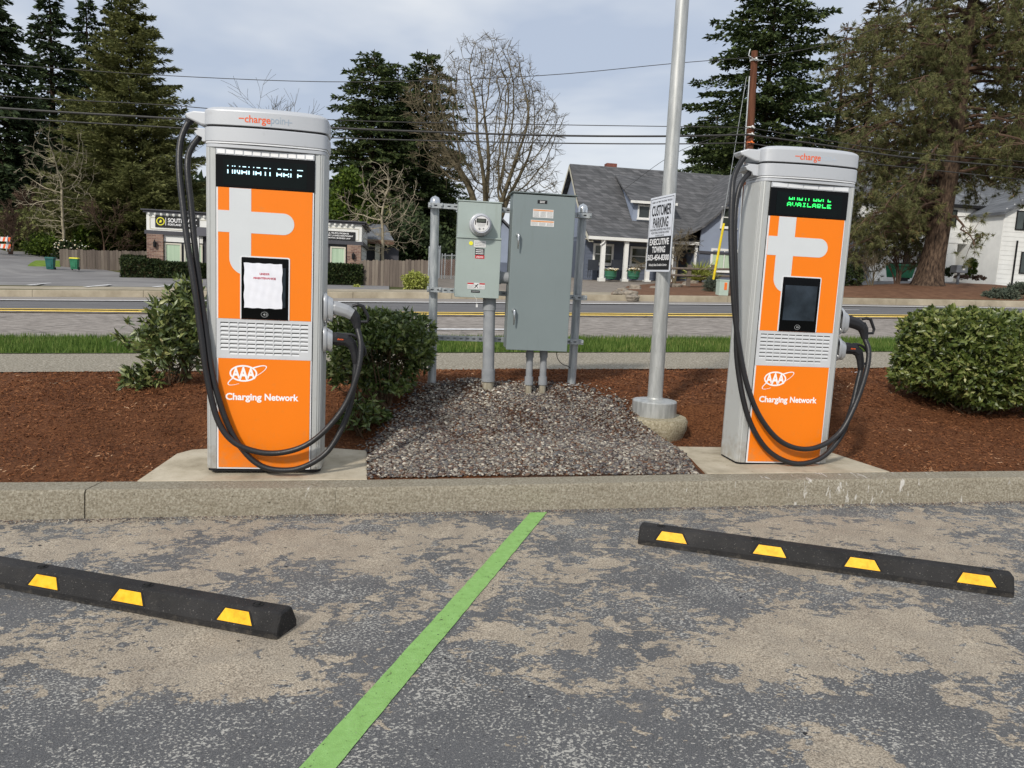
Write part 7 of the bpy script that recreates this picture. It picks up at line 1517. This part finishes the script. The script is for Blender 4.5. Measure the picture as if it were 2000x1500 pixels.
m = MB(); m.add([(-.25, -.3, ze-.12), (4.5, -.3, zp+.05), (9.2, -.3, ze-.12), (9.2, 6, ze-.12), (4.5, 6, zp+.05), (-.25, 6, ze-.12), (-.25, -.3, ze+.05), (4.5, -.3, zp+.22), (9.2, -.3, ze+.05), (9.2, 6, ze+.05), (4.5, 6, zp+.22), (-.25, 6, ze+.05)], [(0, 5, 4, 1), (1, 4, 3, 2), (6, 7, 10, 11), (7, 8, 9, 10), (0, 1, 7, 6), (1, 2, 8, 7), (0, 6, 11, 5)]); m.build('roof', M['shingle_pale'], bd)
window(f2, bd, 1984, 412, 2016, 450, -.03, 2, 1, BK, M['pane'], .06, False); window(f2, bd, 1992, 492, 2014, 535, -.03, 1, 1, BK, M['pane'], .06, False)
m = MB(); q = L(1983, 500, -.05).x; m.box(q-.04, q+.04, -.1, -.03, zb, L(1984, 470).z); m.build('downpipe', BK, bd)
# neighbour white gabled house further left behind the right charger
f3 = Frame(at(1640, 545, 56), .155); bd = empty('pale_house', f3.o, f3.yaw, label='pale grey house half hidden behind the twiggy shrubs right of the right charger', cat='house'); L = f3.L
m = MB(); a, b_ = L(1640, 480).x, L(1715, 480).x; ze = L(1680, 400).z; m.box(a, b_, 0, 6, -.6, ze); m.build('wall', M['white_paint'], bd); m = MB(); m.add([(a-.3, -.3, ze), (b_+.3, -.3, ze), (b_+.3, 3, L(1680, 352, 3).z), (a-.3, 3, L(1680, 352, 3).z), (a-.3, 6.3, ze), (b_+.3, 6.3, ze)], [(0, 1, 2, 3), (3, 2, 5, 4), (0, 3, 4), (1, 5, 2)]); m.build('roof', M['shingle_pale'], bd)
window(f3, bd, 1676, 425, 1700, 452, -.03, 1, 2, BK, M['pane'], .06, False)
# dumpster and mailbox
b = at(1756, 545, 44); rt = empty('dumpster', b, .155, label='green refuse container behind the dark stemmed shrub', cat='dumpster'); h = at(1756, 516, 44).z-b.z
m = MB(); m.add([(-.55, -.35, .08), (.55, -.35, .08), (.55, .35, .08), (-.55, .35, .08), (-.65, -.45, h), (.65, -.45, h), (.65, .45, h*1.05), (-.65, .45, h*1.05)], [(0, 3, 2, 1), (0, 1, 5, 4), (1, 2, 6, 5), (2, 3, 7, 6), (3, 0, 4, 7)]); m.box(-.68, .68, -.48, -.44, h-.12, h); m.build('body', M['bin_green'], rt, bevel=.015); m = MB(); m.box(-.68, .68, -.47, .47, h*1.02, h*1.02+.05); m.build('lid', M['gap'], rt)
for sx_ in (-.45, .45): m = MB(); m.tube([(sx_-.03, -.2, .06), (sx_+.03, -.2, .06)], .07, 10); m.build('wheel', M['gap'], rt)
b = at(1869, 560, 33.5); rt = empty('mailbox', b, .155, label='grey cluster mailbox on a post right of the pine trunk', cat='mailbox'); z0, z1 = at(1869, 533, 33.5).z-b.z, at(1869, 518, 33.5).z-b.z
m = MB(); m.tube([(0, 0, -.2), (0, 0, z0)], .055, 10); m.build('post', M['mailbox'], rt); m = MB(); m.box(-.27, .27, -.2, .2, z0, z1); m.build('box', M['mailbox'], rt, bevel=.02); m = MB(); m.box(.0, .12, -.206, -.199, z0+.12, z0+.2); m.build('number_plate', M['label_white'], rt)
b = at(1318, 545, 40); bare_tree('bare_tree', b, 2.6, 'low arching bare tree spreading in front of the blue house porch', M['twig_tan'], 77, spread=1.0, lv=5, r0=.07, kids=3, trunk=.42, upb=-.12, multi=2, minr=.009, lenf=.72)
